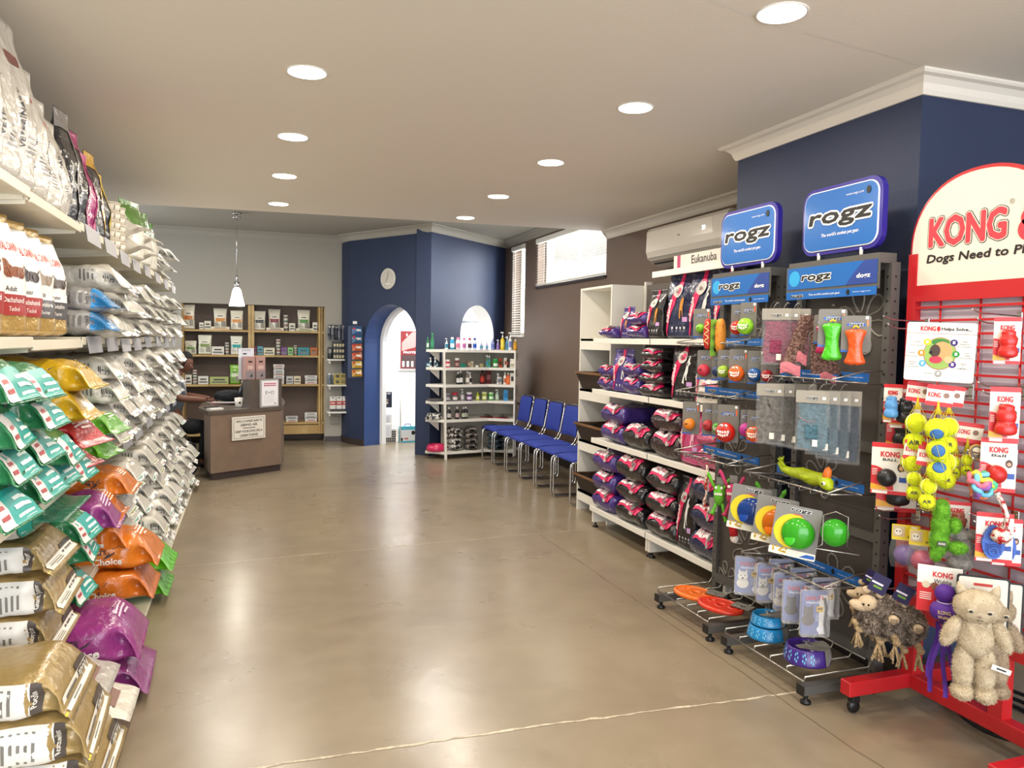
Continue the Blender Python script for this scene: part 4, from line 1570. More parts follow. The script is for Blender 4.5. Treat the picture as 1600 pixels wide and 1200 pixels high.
def rogz_card(t, w, h, code='f0642c'):
    b = B()
    card(b, w, h)
    c = b.build('backing_card', t)
    b = B()
    b.prism([(w * .33 * math.cos(a * PI / 8), -.045 * (h / .18) + .010 * math.sin(a * PI / 8)) for a in range(16)], .0006, ink('2c62b8'), TR((0, -.0013, 0)))
    logo(b, TR((0, -.0018, -.05 * (h / .18))), .014, min(.05, w * .55))
    b.patch = None
    b.box((w * .42 - .004, -.0013, -h * .2), (.006, .0006, h * .16), ink(code))
    b.prism([(-w / 2, -h), (-w / 2, -h + .01), (w * .1, -h + .004), (w * .1, -h)][::-1], .0006, ink('2c62b8'), TR((0, -.0013, 0)))
    b.tube([(w * -.05, -.001, .012), (0, -.001, .02), (w * .05, -.001, .012)], .0012, M_wire, 4)
    b.box((w * .36, -.0013, -h * .06), (.012, .0006, .012), ink('f0f0ee'))
    b.build('card_print', c)


def toy_ball(lab, col, X, Y, Z, w=.1, h=.18, r=.032, a=-.95, cat='toy ball', grp=None):
    t = thing('toy_ball', lab, cat, (X, Y, Z), a, grp)
    rogz_card(t, w, h)
    b = B()
    b.ball((0, -r * .7, -h * .68), r, mat('rubber_' + col, col, .4, bump=.25, bs=160), 20)
    b.build('ball', t)
    b = B()
    b.ball((-r * .15, -r * 1.62, -h * .68 + r * .1), (r * .32, r * .1, r * .13), ink('1c1a1a'), 10)
    b.build('treat_slot', t)
    return t


def grin(lab, col, X, Y, Z, w=.11, h=.19, r=.042, a=-.95, mouth='open', eyes=False, fuzzy=False):
    t = thing('toy_ball', lab, 'toy ball', (X, Y, Z), a)
    rogz_card(t, w, h)
    zc = -h * .72
    m = mat('rubber_' + col, col, .35, bump=.5 if fuzzy else .12, bs=40)
    b = B()

    def fn(u, v):
        th, ph = 2 * PI * u, PI * v
        rr = r * (1 + (.06 * noise.noise(Vector((math.cos(th) * 3, math.sin(th) * 3, ph * 3))) if fuzzy else 0))
        return (rr * math.sin(ph) * math.cos(th), -r * .7 + rr * .85 * math.sin(ph) * math.sin(th), zc + rr * math.cos(ph))
    b.grid(fn, 24, 14, m)
    b.build('ball', t)
    b = B()
    n = 13
    up = [(-r * .72 + 1.44 * r * i / (n - 1), zc + r * (.40 - .25 * (abs(i - 6) / 6) ** 2)) for i in range(n)]
    lo = [(-r * .66 + 1.32 * r * i / (n - 1), zc - r * (.66 - .5 * (abs(i - 6) / 6) ** 2)) for i in range(n)]

    def on(x, z, o=1.03):
        q = max(.02, 1 - (x / r) ** 2 - ((z - zc) / r) ** 2)
        return (x * 1.0, -r * .7 - r * .85 * math.sqrt(q) * o, z)
    b.add([on(x, z) for x, z in up] + [on(x, z) for x, z in lo[::-1]], [tuple(range(2 * n))], ink('2a1216'))
    b.build('mouth', t)
    b = B()
    for row, (zz, k, sh) in enumerate(((.08, 5, 1), (-.28, 5, .85))):
        for i in range(k):
            x = (i - (k - 1) / 2) * r * .26 * sh
            p = on(x, zc + r * (zz + (.03 if row == 0 else .06) * abs(i - 2)), 1.02)
            b.box(p, (r * .2 * sh, r * .14, r * .27), ink('f1ece2'), .004 if r > .03 else .002, seg=2)
    b.build('teeth', t)
    if eyes:
        b = B()
        for s_ in (-1, 1):
            b.ball(on(s_ * r * .22, zc + r * .72, 1.0), r * .17, ink('f1ece2'), 10)
            b.ball(on(s_ * r * .2, zc + r * .70, 1.28), r * .07, ink('151515'), 8)
        b.build('eyes', t)
    return t


# farther stand, top rack
toy_ball('small lime green ball with slot on grey card, top rack of the farther blue stand', '7cc02a', 2.44, 3.77, 1.80, .10, .165, .026)
t = thing('hot_dog_toy', 'hot dog shaped plush toy with mustard squiggle hanging on the farther stand', 'dog toy', (2.41, 3.60, 1.735), -.85)
b = B()


def lobe(cx, cy, cz, rx, ry, rz_):
    return lambda u, v: (cx + rx * math.sin(PI * v) ** .6 * math.cos(2 * PI * u), cy + ry * math.sin(PI * v) ** .6 * math.sin(2 * PI * u), cz + rz_ * math.cos(PI * v))


b.grid(lobe(.035, 0, -.09, .030, .035, .095), 18, 14, mat('bun', 'd98b2e', .6, bump=.2, bs=60))
rng = random.Random(4)
for _ in range(26):
    zz = rng.uniform(-.165, -.02)
    an = rng.uniform(-2.6, -.5)
    k = math.sqrt(max(0, 1 - ((zz + .09) / .095) ** 2)) ** .6
    b.ball((.035 + .030 * k * math.cos(an), .035 * k * math.sin(an), zz), .0022, ink('6b3f1b'), 5)
b.build('bun', t)
b = B()
b.grid(lobe(-.035, 0, -.08, .024, .026, .085), 16, 14, mat('sausage', 'b5281f', .4, bump=.1))
b.build('sausage', t)
b = B()
b.tube([(-.035 + .012 * math.sin(i * 1.6), -.027, -.015 - i * .0095) for i in range(14)], .0028, ink('f2cf8a'), 6)
b.build('mustard', t)
b = B()
b.grid(lambda u, v: (-.003 + .012 * math.sin(v * 21) * u + (u - .5) * .02, -.028 + .05 * u, -.0 - .2 * v), 4, 24, mat('lettuce', '7fb445', .5))
b.build('lettuce', t)
grin('red toothy ball hanging in the top rack of the farther stand', 'c4281e', 2.43, 3.41, 1.81, .08, .17, .035)
grin('lime green toothy ball in the top rack of the farther stand', '8fce2e', 2.41, 3.30, 1.815, .09, .17, .042, fuzzy=True, a=-1.1)
# second rack
toy_ball('pinkish red ball on grey card, second rack of the farther blue stand', 'b5283c', 2.42, 3.69, 1.565, .095, .165, .035)
toy_ball('dark blue ball on grey card beside the pinkish red ball', '1c3560', 2.44, 3.59, 1.56, .08, .16, .03)
grin('small lime ball with teeth between dark blue and orange balls', '8fb02a', 2.42, 3.505, 1.57, .08, .16, .032)
grin('orange toothy ball with tongue and eye, second rack of the farther stand', 'd9601c', 2.41, 3.37, 1.575, .1, .175, .042, eyes=True, fuzzy=True)
grin('blue toothy ball beside the orange one, second rack', '1b4f8c', 2.43, 3.25, 1.57, .085, .17, .036)
grin('dark red toothy ball at the end of the second rack', 'a3202a', 2.44, 3.165, 1.555, .075, .15, .03)
# third rack
toy_ball('orange bumpy ball on grey card, third rack of the farther stand', 'd97a1a', 2.42, 3.82, 1.265, .105, .19, .034)
toy_ball('red bumpy ball on grey card, third rack of the farther stand', 'a8232a', 2.44, 3.66, 1.27, .09, .185, .032)
grin('small green toothy ball half hidden behind the red grinning one', '4f9e2c', 2.44, 3.57, 1.27, .08, .18, .03)
grin('big red lipped ball with wide white grin and eyes, third rack', 'c02318', 2.40, 3.43, 1.28, .115, .2, .052, eyes=True)
toy_ball('magenta ball hanging edge on next to the red grinning ball', 'ad2d86', 2.42, 3.31, 1.265, .05, .15, .036, a=-.4)
grin('orange red toothy ball with eyes at the end of the third rack', 'd4551e', 2.41, 3.21, 1.27, .09, .165, .04, eyes=True)


# dumb bells
def dumbbell(lab, col, X, Y, Z, L, w, withcard=True, a=-.8):
    t = thing('dumbbell_toy', lab, 'dog toy', (X, Y, Z), a)
    if withcard:
        rogz_card(t, w * 1.15, L * 1.0, 'f08a5c')
    b = B()
    m = mat('chew_' + col, col, .25, bump=.35, bs=55, coat=.4)
    dz = -L * .36 if withcard else 0

    def fn(u, v):
        k = abs(v - .5) * 2
        wd = w * (.27 + .25 * k ** 2 if k < .8 else (.27 + .25 * .64) * math.sqrt(max(0, 1 - ((k - .8) / .205) ** 2)))
        cx = math.copysign(abs(math.cos(2 * PI * u)) ** .8, math.cos(2 * PI * u))
        notch = .05 * w * (1 - abs(cx)) * (1 if k > .8 else 0)
        return (wd * cx, -w * .22 + w * .2 * math.sin(2 * PI * u) * min(1, wd / (w * .3)), dz - L * v + (notch if v < .5 else -notch) * -1)
    b.grid(fn, 20, 24, m)
    b.build('chew_body', t)
    b = B()
    b.tube([(-.012, -.03, dz + .004), (0, -.03, dz + .012), (.012, -.03, dz + .004)], .004, ink('e2c21e'), 6)
    b.build('hang_tab', t)
    return t


dumbbell('pink bone shaped chew toy on grey card on the nearer stand', 'b8205a', 2.45, 2.80, 1.74, .13, .075)
dumbbell('bright green bone shaped chew toy hanging in front on the nearer stand', '46b51c', 2.39, 2.68, 1.76, .165, .1, a=-.7)
dumbbell('orange bone shaped chew toy, rightmost on the top rack of the nearer stand', 'd9521a', 2.43, 2.585, 1.73, .155, .1, a=-.8)


# garments in clear hanging bags
def garment_bag(lab, cloth, X, Y, Z, w, h, a=-.8, pattern='jeans', cat='dog coat'):
    t = thing('dog_coat', lab, cat, (X, Y, Z), a)
    cm = mat('cloth_' + cloth + pattern, cloth, .9, bump=1, bs=(70 if pattern != 'fleece' else 45), var=.25 if pattern != 'fleece' else .5, vs=60, det=4)
    b = B()

    def fn(u, v):
        x = (u - .5) * w * .86 * (1 - .08 * math.sin(v * 7))
        z = -h * .22 - h * .74 * v
        y = -.012 * math.sin(PI * u) ** .5 + .006 * noise.noise(Vector((u * 3, v * 4, X * 9 + Y * 5)))
        return (x, y - .004, z)
    b.grid(fn, 12, 16, cm)
    b.grid(lambda u, v: (fn(u, v)[0], .012, fn(u, v)[2]), 3, 3, cm)
    if pattern == 'jeans':
        b.tube([(-w * .38, -.022, -h * .45), (-w * .1, -.024, -h * .52), (w * .1, -.024, -h * .5)], .002, mat('seam', '9a7480', .8), 4)
        b.box((0, -.021, -h * .68), (w * .4, .004, h * .24), cm, .003)
    b.build('garment', t)
    b = B()
    b.grid(lambda u, v: ((u - .5) * w, -.02 + .006 * noise.noise(Vector((u * 5, v * 7, Y * 3))), -h * v), 8, 12, clear())
    b.grid(lambda u, v: ((u - .5) * w, .016, -h * v), 2, 2, clear())
    b.build('clear_bag', t)
    b = B()
    b.rrect(-w / 2, w / 2, -h * .2, 0, .004, .003, mat('bag_header', '9a9488', .5), y=-.021)
    hc = b.build('header_card', t)
    b = B()
    logo(b, TR((0, -.024, -h * .13)), .012, w * .36)
    b.box((w * .35, -.0235, -h * .12), (.014, .0008, .012), ink('f0f0ee'))
    b.build('card_print', hc)
    b = B()
    b.box((w * .12, -.028, -h * .86), (.022, .001, .03), ink('e8e4d8'))
    b.build('price_tag', t)
    b = B()
    b.tube([(-.02, -.004, 0), (-.01, -.004, .02), (0, -.004, .03), (.006, -.004, .024)], .002, mat('hook_plastic', '8d8a86', .4), 5)
    b.build('hanger_hook', t)
    return t


gcnt = 0
for i in range(3):
    garment_bag('dusty pink denim dog coat in clear bag, %s of three on the top rack' % ['front', 'middle', 'back'][i], '8a3a55', 2.40 + .05 * i, 3.06 - .012 * i, 1.775, .135 if i == 0 else .12, .27, -.85, 'jeans')
t = thing('dog_coat', 'brown striped knitted dog coat with pink cuffs hanging loose from the top rack', 'dog coat', (2.44, 2.93, 1.74), -.75)
b = B()
M_kn = mat('knit_brown', '5b4038', .9, bump=1, bs=90, col2='8a6a60', vs=90)
b.grid(lambda u, v: (-.06 * v + (u - .5) * (.055 + .03 * v) + .02, -.02 * math.sin(PI * u) - .02, -.22 * v), 8, 14, M_kn)
b.grid(lambda u, v: (.06 + .05 * v + (u - .5) * (.06 + .07 * v), -.015 * math.sin(PI * u) - .005, -.02 - .25 * v), 8, 14, M_kn)
b.build('knit_body', t)
M_pk = mat('pink_fleece', 'c8747c', .95, bump=.5, bs=60)
for x0, z0, w_, h_ in ((-.045, -.25, .09, .05), (.0, -.2, .05, .05), (.12, -.285, .07, .035)):
    b = B()
    b.grid(lambda u, v, x0=x0, z0=z0, w_=w_, h_=h_: (x0 + w_ * (u - .5), -.028 - .012 * math.sin(PI * u) - .006 * math.sin(PI * v), z0 + h_ * (v - .5) + .01 * math.sin(u * 5)), 8, 5, M_pk)
    b.build('pink_cuff', t)
for i in range(4):
    garment_bag('grey fleece dog coat in clear bag, %s of four on the middle rack' % ['front', 'second', 'third', 'back'][i], ['5d574f', '4b463f', '3a3630', '2f2c28'][i], 2.37 + .055 * i, 3.05 - .01 * i, 1.415, .125, .29 + .01 * i, -.85, 'fleece')
for i in range(4):
    garment_bag('blue denim dog coat in clear bag, %s of four on the middle rack' % ['front', 'second', 'third', 'back'][i], ['4a6c7a', '3a5664', '304856', '26384a'][i], 2.38 + .05 * i, 2.77 - .01 * i, 1.40, .14, .27 + .02 * i, -.85, 'jeans')


# treat dispenser discs on cards
def dispenser(lab, col, X, Y, Z, a=-.75, w=.19, h=.20, yel=True, small=False):
    t = thing('treat_dispenser', lab, 'dog toy', (X, Y, Z), a)
    t.rotation_euler = (0, .12, a)
    b = B()
    card(b, w, h, mat('light_hang_card', '85837f', .45), top=.015)
    b.rrect(-w / 2 - .002, w / 2, -h - .012, -h + .02, .004, .002, ink('ecead8'), y=-.001)
    c = b.build('backing_card', t)
    b = B()
    logo(b, TR((.01, -.0022, -.01)), .017, w * .42)
    b.box((.0, -.0022, -.026), (w * .2, .0006, .005), ink('d9604a'))
    if yel:
        b.disc(-.015, -.105, w * .40, ink('e6cf2a'), -.0018, d=.001)
    rng = random.Random(5)
    for _ in range(14):
        b.disc(-w * .42 + rng.uniform(0, w * .3), -h + .012 + rng.uniform(-.012, .012), .005, ink('c8a23a'), -.0024, n=8, d=.001)
    b.prism([(w * .15, -h - .006), (w * .48, -h - .004), (w * .48, -h + .012), (w * .3, -h + .012)][::-1], .001, ink('2c62b8'), TR((0, -.0022, 0)))
    b.build('card_print', c)
    b = B()
    R_ = w * .37
    b.lathe([(R_ * math.cos(i * PI / 16), R_ * .55 * math.sin(i * PI / 16)) for i in range(9)][::1], mat('translucent_' + col, col, .12, trans=.35, coat=.5, ior=1.3), 28, TR((.012, -.002, -.11)) @ Matrix.Rotation(PI / 2, 4, 'X'))
    b.build('dome', t)
    b = B()
    b.ball((-.018, -R_ * .46, -.135), (R_ * .36, .006, R_ * .42), mat('translucent2_' + col, col, .2), 14, rot=(-.3, 0, -.4))
    b.build('inner_flap', t)
    return t


dispenser('large blue treat dispenser ball on grey card, front rack', '17459c', 2.38, 3.18, .875)
dispenser('large orange treat dispenser ball on grey card', 'e07414', 2.38, 2.98, .86)
dispenser('large green treat dispenser ball on grey card', '3fb52a', 2.36, 2.81, .855, w=.2, h=.21)
t = thing('treat_dispenser', 'green translucent ball in a clear blister behind the carded one', 'dog toy', (2.43, 2.66, .87), -.7)
b = B()
b.ball((0, 0, -.09), (.06, .04, .062), mat('translucent_3fb52a', '3fb52a', .12), 20)
b.build('ball', t)
b = B()
b.tube([(-.05, -.03, -.14), (-.05, -.03, -.01), (.0, -.03, .01), (.05, -.03, -.01), (.05, -.03, -.14), (.1, -.03, -.17), (-.08, -.03, -.16)], .0025, M_wire, 5, closed=True)
b.build('blister_frame', t)

# chicken lying in the rack
t = thing('chicken_toy', 'lime rubber chicken with orange beak lying on the third wire rack', 'dog toy', (2.47, 2.90, .985), 0)
b = B()
M_ck = mat('lime_rubber', 'a3b414', .4, bump=.25, bs=50)
b.tube([(0, .2, .035), (-.0, .16, .01), (0, .1, .005), (0, .03, .01), (0, -.05, .0), (0, -.11, .005), (-.02, -.16, -.005), (-.03, -.19, -.02)], [.008, .018, .022, .03, .034, .03, .03, .012], M_ck, 14)
b.build('body', t)
for dy, dx in ((.17, .012), (.14, -.02)):
    b = B()
    b.tube([(0, dy, .012), (dx, dy + .02, .05), (dx, dy + .04, .06)], [.009, .007, .004], M_ck, 8)
    b.tube([(dx, dy + .02, .05), (dx, dy + .01, .07)], [.007, .003], M_ck, 8)
    b.build('foot', t)
b = B()
b.ball((-.033, -.02, .005), (.012, .035, .014), M_ck, 12)
b.build('wing', t)
b = B()
b.lathe([(.018, 0), (.02, .02), (.016, .045), (.001, .06)], mat('orange_rubber', 'd9702a', .4), 12, TR((-.01, -.14, .015)) @ Matrix.Rotation(.25, 4, 'X'))
b.build('beak', t)
b = B()
b.ball((-.045, -.165, .0), .009, ink('f1ece2'), 10)
b.ball((-.053, -.166, .0), .005, ink('111111'), 8)
b.build('eye', t)


# floppy frogs
def frog(lab, col, X, Y, Z, a=-.8, s_=1.0, flop=1):
    t = thing('frog_toy', lab, 'plush toy', (X, Y, Z), a)
    m = mat('plush_' + col, col, .8, bump=.4, bs=60)
    b = B()
    b.tube([(0, 0, -.03 * s_), (0, 0, -.06 * s_), (0, 0, -.1 * s_), (0, 0, -.13 * s_)], [.012 * s_, .03 * s_, .027 * s_, .014 * s_], m, 12)
    b.build('body', t)
    for (x0, z0, x1, z1) in ((-.02, -.05, -.055, .02), (.02, -.05, .045, .0), (-.012, -.12, -.03, -.17), (.015, -.12, .035, -.2)):
        b = B()
        b.tube([(x0 * s_, 0, z0 * s_), ((x0 + x1) / 2 * s_, -.006, (z0 + z1) / 2 * s_), (x1 * s_, 0, z1 * s_), (x1 * 1.15 * s_, 0, z1 * 1.05 * s_)], [.009 * s_, .007 * s_, .009 * s_, .015 * s_], m, 8)
        b.build('limb', t)
    b = B()
    for i in range(5):
        b.box(((-.016 + .008 * i) * s_, -.029 * s_, -.07 * s_), (.006 * s_, .004, .012 * s_), ink('f1ece2'), .001)
    b.build('teeth', t)
    for q in (-1, 1):
        b = B()
        b.ball((q * .014 * s_, -.018 * s_, -.04 * s_), .008 * s_, ink('f1ece2'), 8)
        b.build('eye', t)
    b = B()
    b.rrect(-.02, .02, -.03, .01, .003, .0015, M_hc, y=.014)
    b.build('tag_card', t)
    return t


frog('lime green long armed frog toy on the far lower rack', '5fae2a', 2.38, 3.46, .875, s_=1.05)
frog('pink long armed frog toy beside the lime one', 'b5325e', 2.40, 3.37, .90, s_=1.15)
frog('green long legged frog toy hanging behind the blue dispenser ball', '58a02c', 2.5, 3.18, .86, s_=1.3)
t = thing('sock_toy', 'red plush sock shaped toy with white tip hanging from the far lower rack', 'plush toy', (2.43, 3.42, .80), -.8)
b = B()
b.tube([(-.02, 0, .03), (0, 0, 0), (.01, 0, -.06), (.0, 0, -.12), (.012, 0, -.18), (.02, 0, -.22)], [.02, .022, .017, .018, .022, .022], mat('red_plush', 'b51c1c', .9, bump=.5, bs=70), 12)
b.build('sock', t)
b = B()
b.ball((.022, 0, -.235), (.024, .022, .025), mat('white_plush', 'ddd0c4', .9, bump=.5, bs=70), 12)
b.build('tip', t)
t = thing('dog_leash', 'red patterned dog leash looping down the edge of the far rack', 'leash', (2.43, 3.66, .93), -.8)
b = B()
b.tube([(0, 0, 0), (.005, 0, -.06), (-.004, 0, -.12), (.003, 0, -.17), (-.01, 0, -.22), (.005, 0, -.27), (.02, 0, -.29)], [.006, .01, .01, .006, .009, .008, .004], mat('red_leash', 'a82018', .6, col2='d9cfc0', vs=60), 8)
b.build('strap', t)
b = B()
b.rrect(.02, .065, -.27, -.19, .006, .002, mat('grey_tag', '9b9892', .5))
logo(b, TR((.042, -.0015, -.235)), .009, .03)
b.build('tag_card', t)


# head collar blister packs
def halti(lab, X, Y, Z, a, w=.13, h=.185, dog='d9d2c4'):
    t = thing('head_collar_pack', lab, 'blister pack', (X, Y, Z), a)
    b = B()
    b.rrect(-w / 2, w / 2, -h, 0, .008, .003, ink('6f78a8'), y=.0)
    b.rrect(w * .2, w / 2, -h, -.02, .006, .004, ink('e9e6e0'), y=.0)
    c = b.build('backing_card', t)
    b = B()
    b.text('HALTI', ink('c2303a'), .018, w * .66, bold=.03, M=TR((0, -.0028, -.042)))
    b.text('Headcollar', ink('eef0f4'), .010, w * .6, bold=.02, M=TR((0, -.0028, -.058)))
    b.box((w * .22, -.0025, -.085), (.03, .001, .026), ink('d9b12a'))
    b.box((w * .22, -.0033, -.083), (.02, .0006, .006), ink('222222'))
    for k in range(4):
        b.box((w * .22, -.0025, -.11 - .009 * k), (.036, .0008, .003), ink('c9cde0'))
    b.disc(w * .25, -h + .022, .015, ink('e8e8ee'), -.0025, d=.001)
    b.build('card_print', c)
    b = B()
    b.disc(-w * .22, -.10, .024, ink(dog), -.003, rz=.026, d=.001)
    b.disc(-w * .22, -.135, .03, ink(dog), -.003, rz=.026, d=.001)
    for s_ in (-1, 1):
        b.prism([(-w * .22 + s_ * .022, -.085), (-w * .22 + s_ * .02, -.062), (-w * .22 + s_ * .006, -.08)], .001, ink(dog), TR((0, -.003, 0)))
        b.disc(-w * .22 + s_ * .009, -.095, .003, ink('1a1a1a'), -.0042, n=8, d=.001)
    b.disc(-w * .22, -.108, .005, ink('1a1a1a'), -.0042, n=8, d=.001)
    b.build('dog_picture', c)
    b = B()
    b.rrect(-w / 2 - .006, w / 2 + .006, -h - .006, .006, .008, .024, clear('f4f6f8', .2), y=-.012)
    b.build('clear_blister', t)
    b = B()
    b.tube([(w * .36, -.012, -.03), (w * .44, -.012, -.08), (w * .4, -.012, -.15), (w * .46, -.012, -h)], .006, M_black, 6)
    b.build('collar', t)
    return t


halti('blister pack with white terrier picture, farthest in the lowest rack', 2.42, 3.24, .51, -.55, dog='e2dccf')
halti('blister pack second in the lowest rack, turned edge on', 2.44, 3.12, .51, -.25, .1)
halti('blister pack in the middle of the lowest rack with black strap', 2.44, 2.99, .50, -.2, .1, .17)
halti('blister pack with dark dog picture, nearer half of the lowest rack', 2.42, 2.87, .50, -.45, .13, .19, '4b4038')
halti('blister pack at the nearest end of the lowest rack', 2.42, 2.76, .49, -.3, .12, .2, '5a4c42')
for i in range(3):
    halti('blister pack in the rear row of the lowest rack, %s from the camera' % ['third', 'second', 'first'][i], 2.55, 3.16 - .16 * i, .51, -.3, .11, .18, '6b5a4a')


# throwing discs on the far base shelf
def flyer(lab, col, X, Y, Z, rz, flip=0):
    t = thing('throwing_disc', lab, 'dog toy', (X, Y, Z), rz)
    t.rotation_euler = (0, .05, rz)
    m = mat('disc_' + col, col, .3, coat=.3)
    b = B()
    n = 28
    hole = []
    R_, th = .13, .012
    ho = [(-.065, .02, .022), (.0, .0, .03), (.065, .02, .024)]
    # crescent ring drawn as an outline swept solid with three finger holes left open
    out = [(R_ * math.cos(a), R_ * .72 * math.sin(a)) for a in [2 * PI * k / n for k in range(n)]]
    vs, fs = [], []
    rings = []
    import itertools
    # annular build: rim torus plus bridge web between holes
    b.tube([(x * .93, y * .93, 0) for x, y in out], .014, m, 8, closed=True)
    for (hx, hy, hr) in ho:
        b.tube([(hx + hr * math.cos(2 * PI * k / 16), hy + hr * math.sin(2 * PI * k / 16), 0) for k in range(16)], .012, m, 8, closed=True)
    for k in range(40):
        for j in range(26):
            x, y = -R_ + 2 * R_ * (k + .5) / 40, -R_ * .72 + 1.44 * R_ * (j + .5) / 26
            if (x / R_) ** 2 + (y / R_ / .72) ** 2 < .86 and all((x - hx) ** 2 + (y - hy) ** 2 > (hr + .002) ** 2 for hx, hy, hr in ho):
                b.box((x, y, 0), (2 * R_ / 40 + .0002, 1.44 * R_ / 26 + .0002, .018), m)
    b.build('disc', t)
    b = B()
    b.rrect(-.05, .06, -.02, .06, .008, .003, M_hc, TR((.1, .03, .018)) @ Matrix.Rotation(-PI / 2, 4, 'X'))
    logo(b, TR((.1, .03, .0205)) @ Matrix.Rotation(-PI / 2, 4, 'X'), .02, .06)
    b.build('card_sleeve', t)
    return t


flyer('orange crescent throwing disc lying on the far low wire shelf', 'e06a1c', 2.46, 3.78, .142, -1.0)
flyer('red crescent throwing disc lying on the far low wire shelf', 'd0351f', 2.48, 3.56, .142, -1.1)


# bowls wrapped in card
def bowl(lab, col, pat, X, Y, Z, r, h, rz):
    t = thing('pet_bowl', lab, 'bowl', (X, Y, Z), rz)
    m = mat('bowl_' + col, col, .3, coat=.4)
    b = B()
    b.lathe([(r * .6, .0), (r * 1.0, .002), (r * 1.0, h * .15), (r * .88, h * .95), (r * .84, h), (r * .78, h * .92), (r * .7, h * .35), (.001, h * .3)], m, 32)
    b.build('bowl', t)
    b = B()

    def P_(a, v, o=.0015):
        rr = r * (1.0 - .12 * v) + o
        return (rr * math.cos(a), rr * math.sin(a), h * (.15 + .8 * v))
    rng = random.Random(len(lab))
    for k in range(8):
        a0 = 2.2 + k * .35
        for q in range(5):
            aa = a0 + .07 * math.cos(q * 1.256)
            vv = .5 + .3 * math.sin(q * 1.256)
            b.add([P_(aa + .028 * math.cos(s2 * PI / 4), vv + .12 * math.sin(s2 * PI / 4), .003) for s2 in range(8)], [tuple(range(8))], ink(pat))
    b.build('pattern', t)
    b = B()
    vs = []
    for k in range(9):
        a = -1.0 + 1.5 * k / 8
        vs += [(r * 1.04 * math.cos(a), r * 1.04 * math.sin(a), h * (.1 if abs(k - 4) > 2 else .45)), (r * .93 * math.cos(a), r * .93 * math.sin(a), h * 1.03)]
    b.add(vs, [(2 * k, 2 * k + 2, 2 * k + 3, 2 * k + 1) for k in range(8)], M_hc)
    b.add([(r * .93 * math.cos(a), r * .93 * math.sin(a), h * 1.03) for a in [-1.0 + 1.5 * k / 8 for k in range(9)]] + [(-r * .6, -.02, h * 1.03), (-r * .5, -r * .5, h * 1.03)], [tuple(range(11))], M_hc)
    logo(b, TR((.0, .0, h * 1.035)) @ RZ(-1.4) @ Matrix.Rotation(-PI / 2, 4, 'X'), .02, .06)
    b.build('card_wrap', t)
    return t


bowl('blue patterned pet bowl, lower of two nested on the low wire shelf', '1c7fb8', '7fc4e4', 2.47, 3.14, .131, .10, .062, -.4)
bowl('small blue patterned pet bowl stacked on top of the other blue bowl', '1c7fb8', '7fc4e4', 2.47, 3.14, .197, .085, .05, -.4)
bowl('purple floral pet bowl at the near end of the low wire shelf', '3e2478', '6fb8e0', 2.46, 2.84, .131, .105, .075, -.4)
# ---------------------------------------------------------------- red slatted toy stand
KX = 2.80
M_red = mat('red_powder_coat', 'b51c22', .38, coat=.25, bump=.02, bs=60)
M_lil = mat('lilac_backing', 'b9b0bd', .45)
M_creamb = mat('cream_board', 'dcd2c3', .4)
KR = 'cf2a30'
t = thing('toy_display_stand', 'tall red steel toy stand on castors with arched header board', 'display stand', (KX, 2.33, 0))
Y0, Y1 = -.335, .33          # far end is +
b = B()
b.bb(-.022, .022, Y1 - .045, Y1, .40, 2.01, M_red)
b.build('side_rail', t)
b = B()
b.bb(-.022, .022, Y0, Y0 + .045, .40, 2.01, M_red)
b.build('side_rail', t)
b = B()
b.bb(-.022, .022, Y0 + .045, Y1 - .045, 1.80, 1.87, M_red)
b.build('cross_bar', t)
b = B()
b.bb(-.022, .022, Y0 + .045, Y1 - .045, .40, .49, M_red)
b.build('cross_bar', t)
b = B()
b.bb(.012, .018, Y0 + .045, Y1 - .045, .49, 1.8, M_lil)
b.build('back_board', t)
b = B()
for k in range(23):
    z = .53 + k * .0565
    b.box((-.012, (Y0 + Y1) / 2, z), (.008, Y1 - Y0 - .09, .010), M_red)
for yy in (.17, -.02, -.2):
    b.tube([(-.002, yy, .49), (-.002, yy, 1.8)], .0045, M_red, 6)
b.build('slat_grid', t)
for yy in (.235, -.19):
    b = B()
    b.bb(-.027, .027, yy - .03, yy + .03, .148, .41, M_red)
    b.build('post', t)
b = B()
b.bb(-.03, .03, -.46, .27, .085, .15, M_red, .004)
b.build('floor_beam', t)
for yy in (.245, -.46):
    b = B()
    b.bb(-.36, .30, yy - .03, yy + .03, .085, .15, M_red, .004)
    f = b.build('foot', t)
    for x in (-.31, .25):
        b = B()
        b.lathe([(.001, -.011), (.026, -.011), (.03, 0), (.026, .011), (.001, .011)], M_black, 16, TR((x, yy, .031)) @ Matrix.Rotation(PI / 2, 4, 'X'))
        b.bb(x - .02, x + .022, yy - .018, yy + .018, .05, .085, M_black, .004)
        b.build('castor', f)
# header board with the arch
hw = (Y1 - Y0) / 2 + .002
cy = (Y0 + Y1) / 2


def arch_poly(w_, z0, z1, zt, n=28):
    pts = [(-w_, z0), (-w_, z1)]
    for i in range(1, n):
        a = PI - PI * i / n
        pts.append((w_ * math.copysign(abs(math.cos(a)) ** .9, math.cos(a)), z1 + (zt - z1) * math.sin(a) ** .95))
    pts += [(w_, z1), (w_, z0)]
    return pts


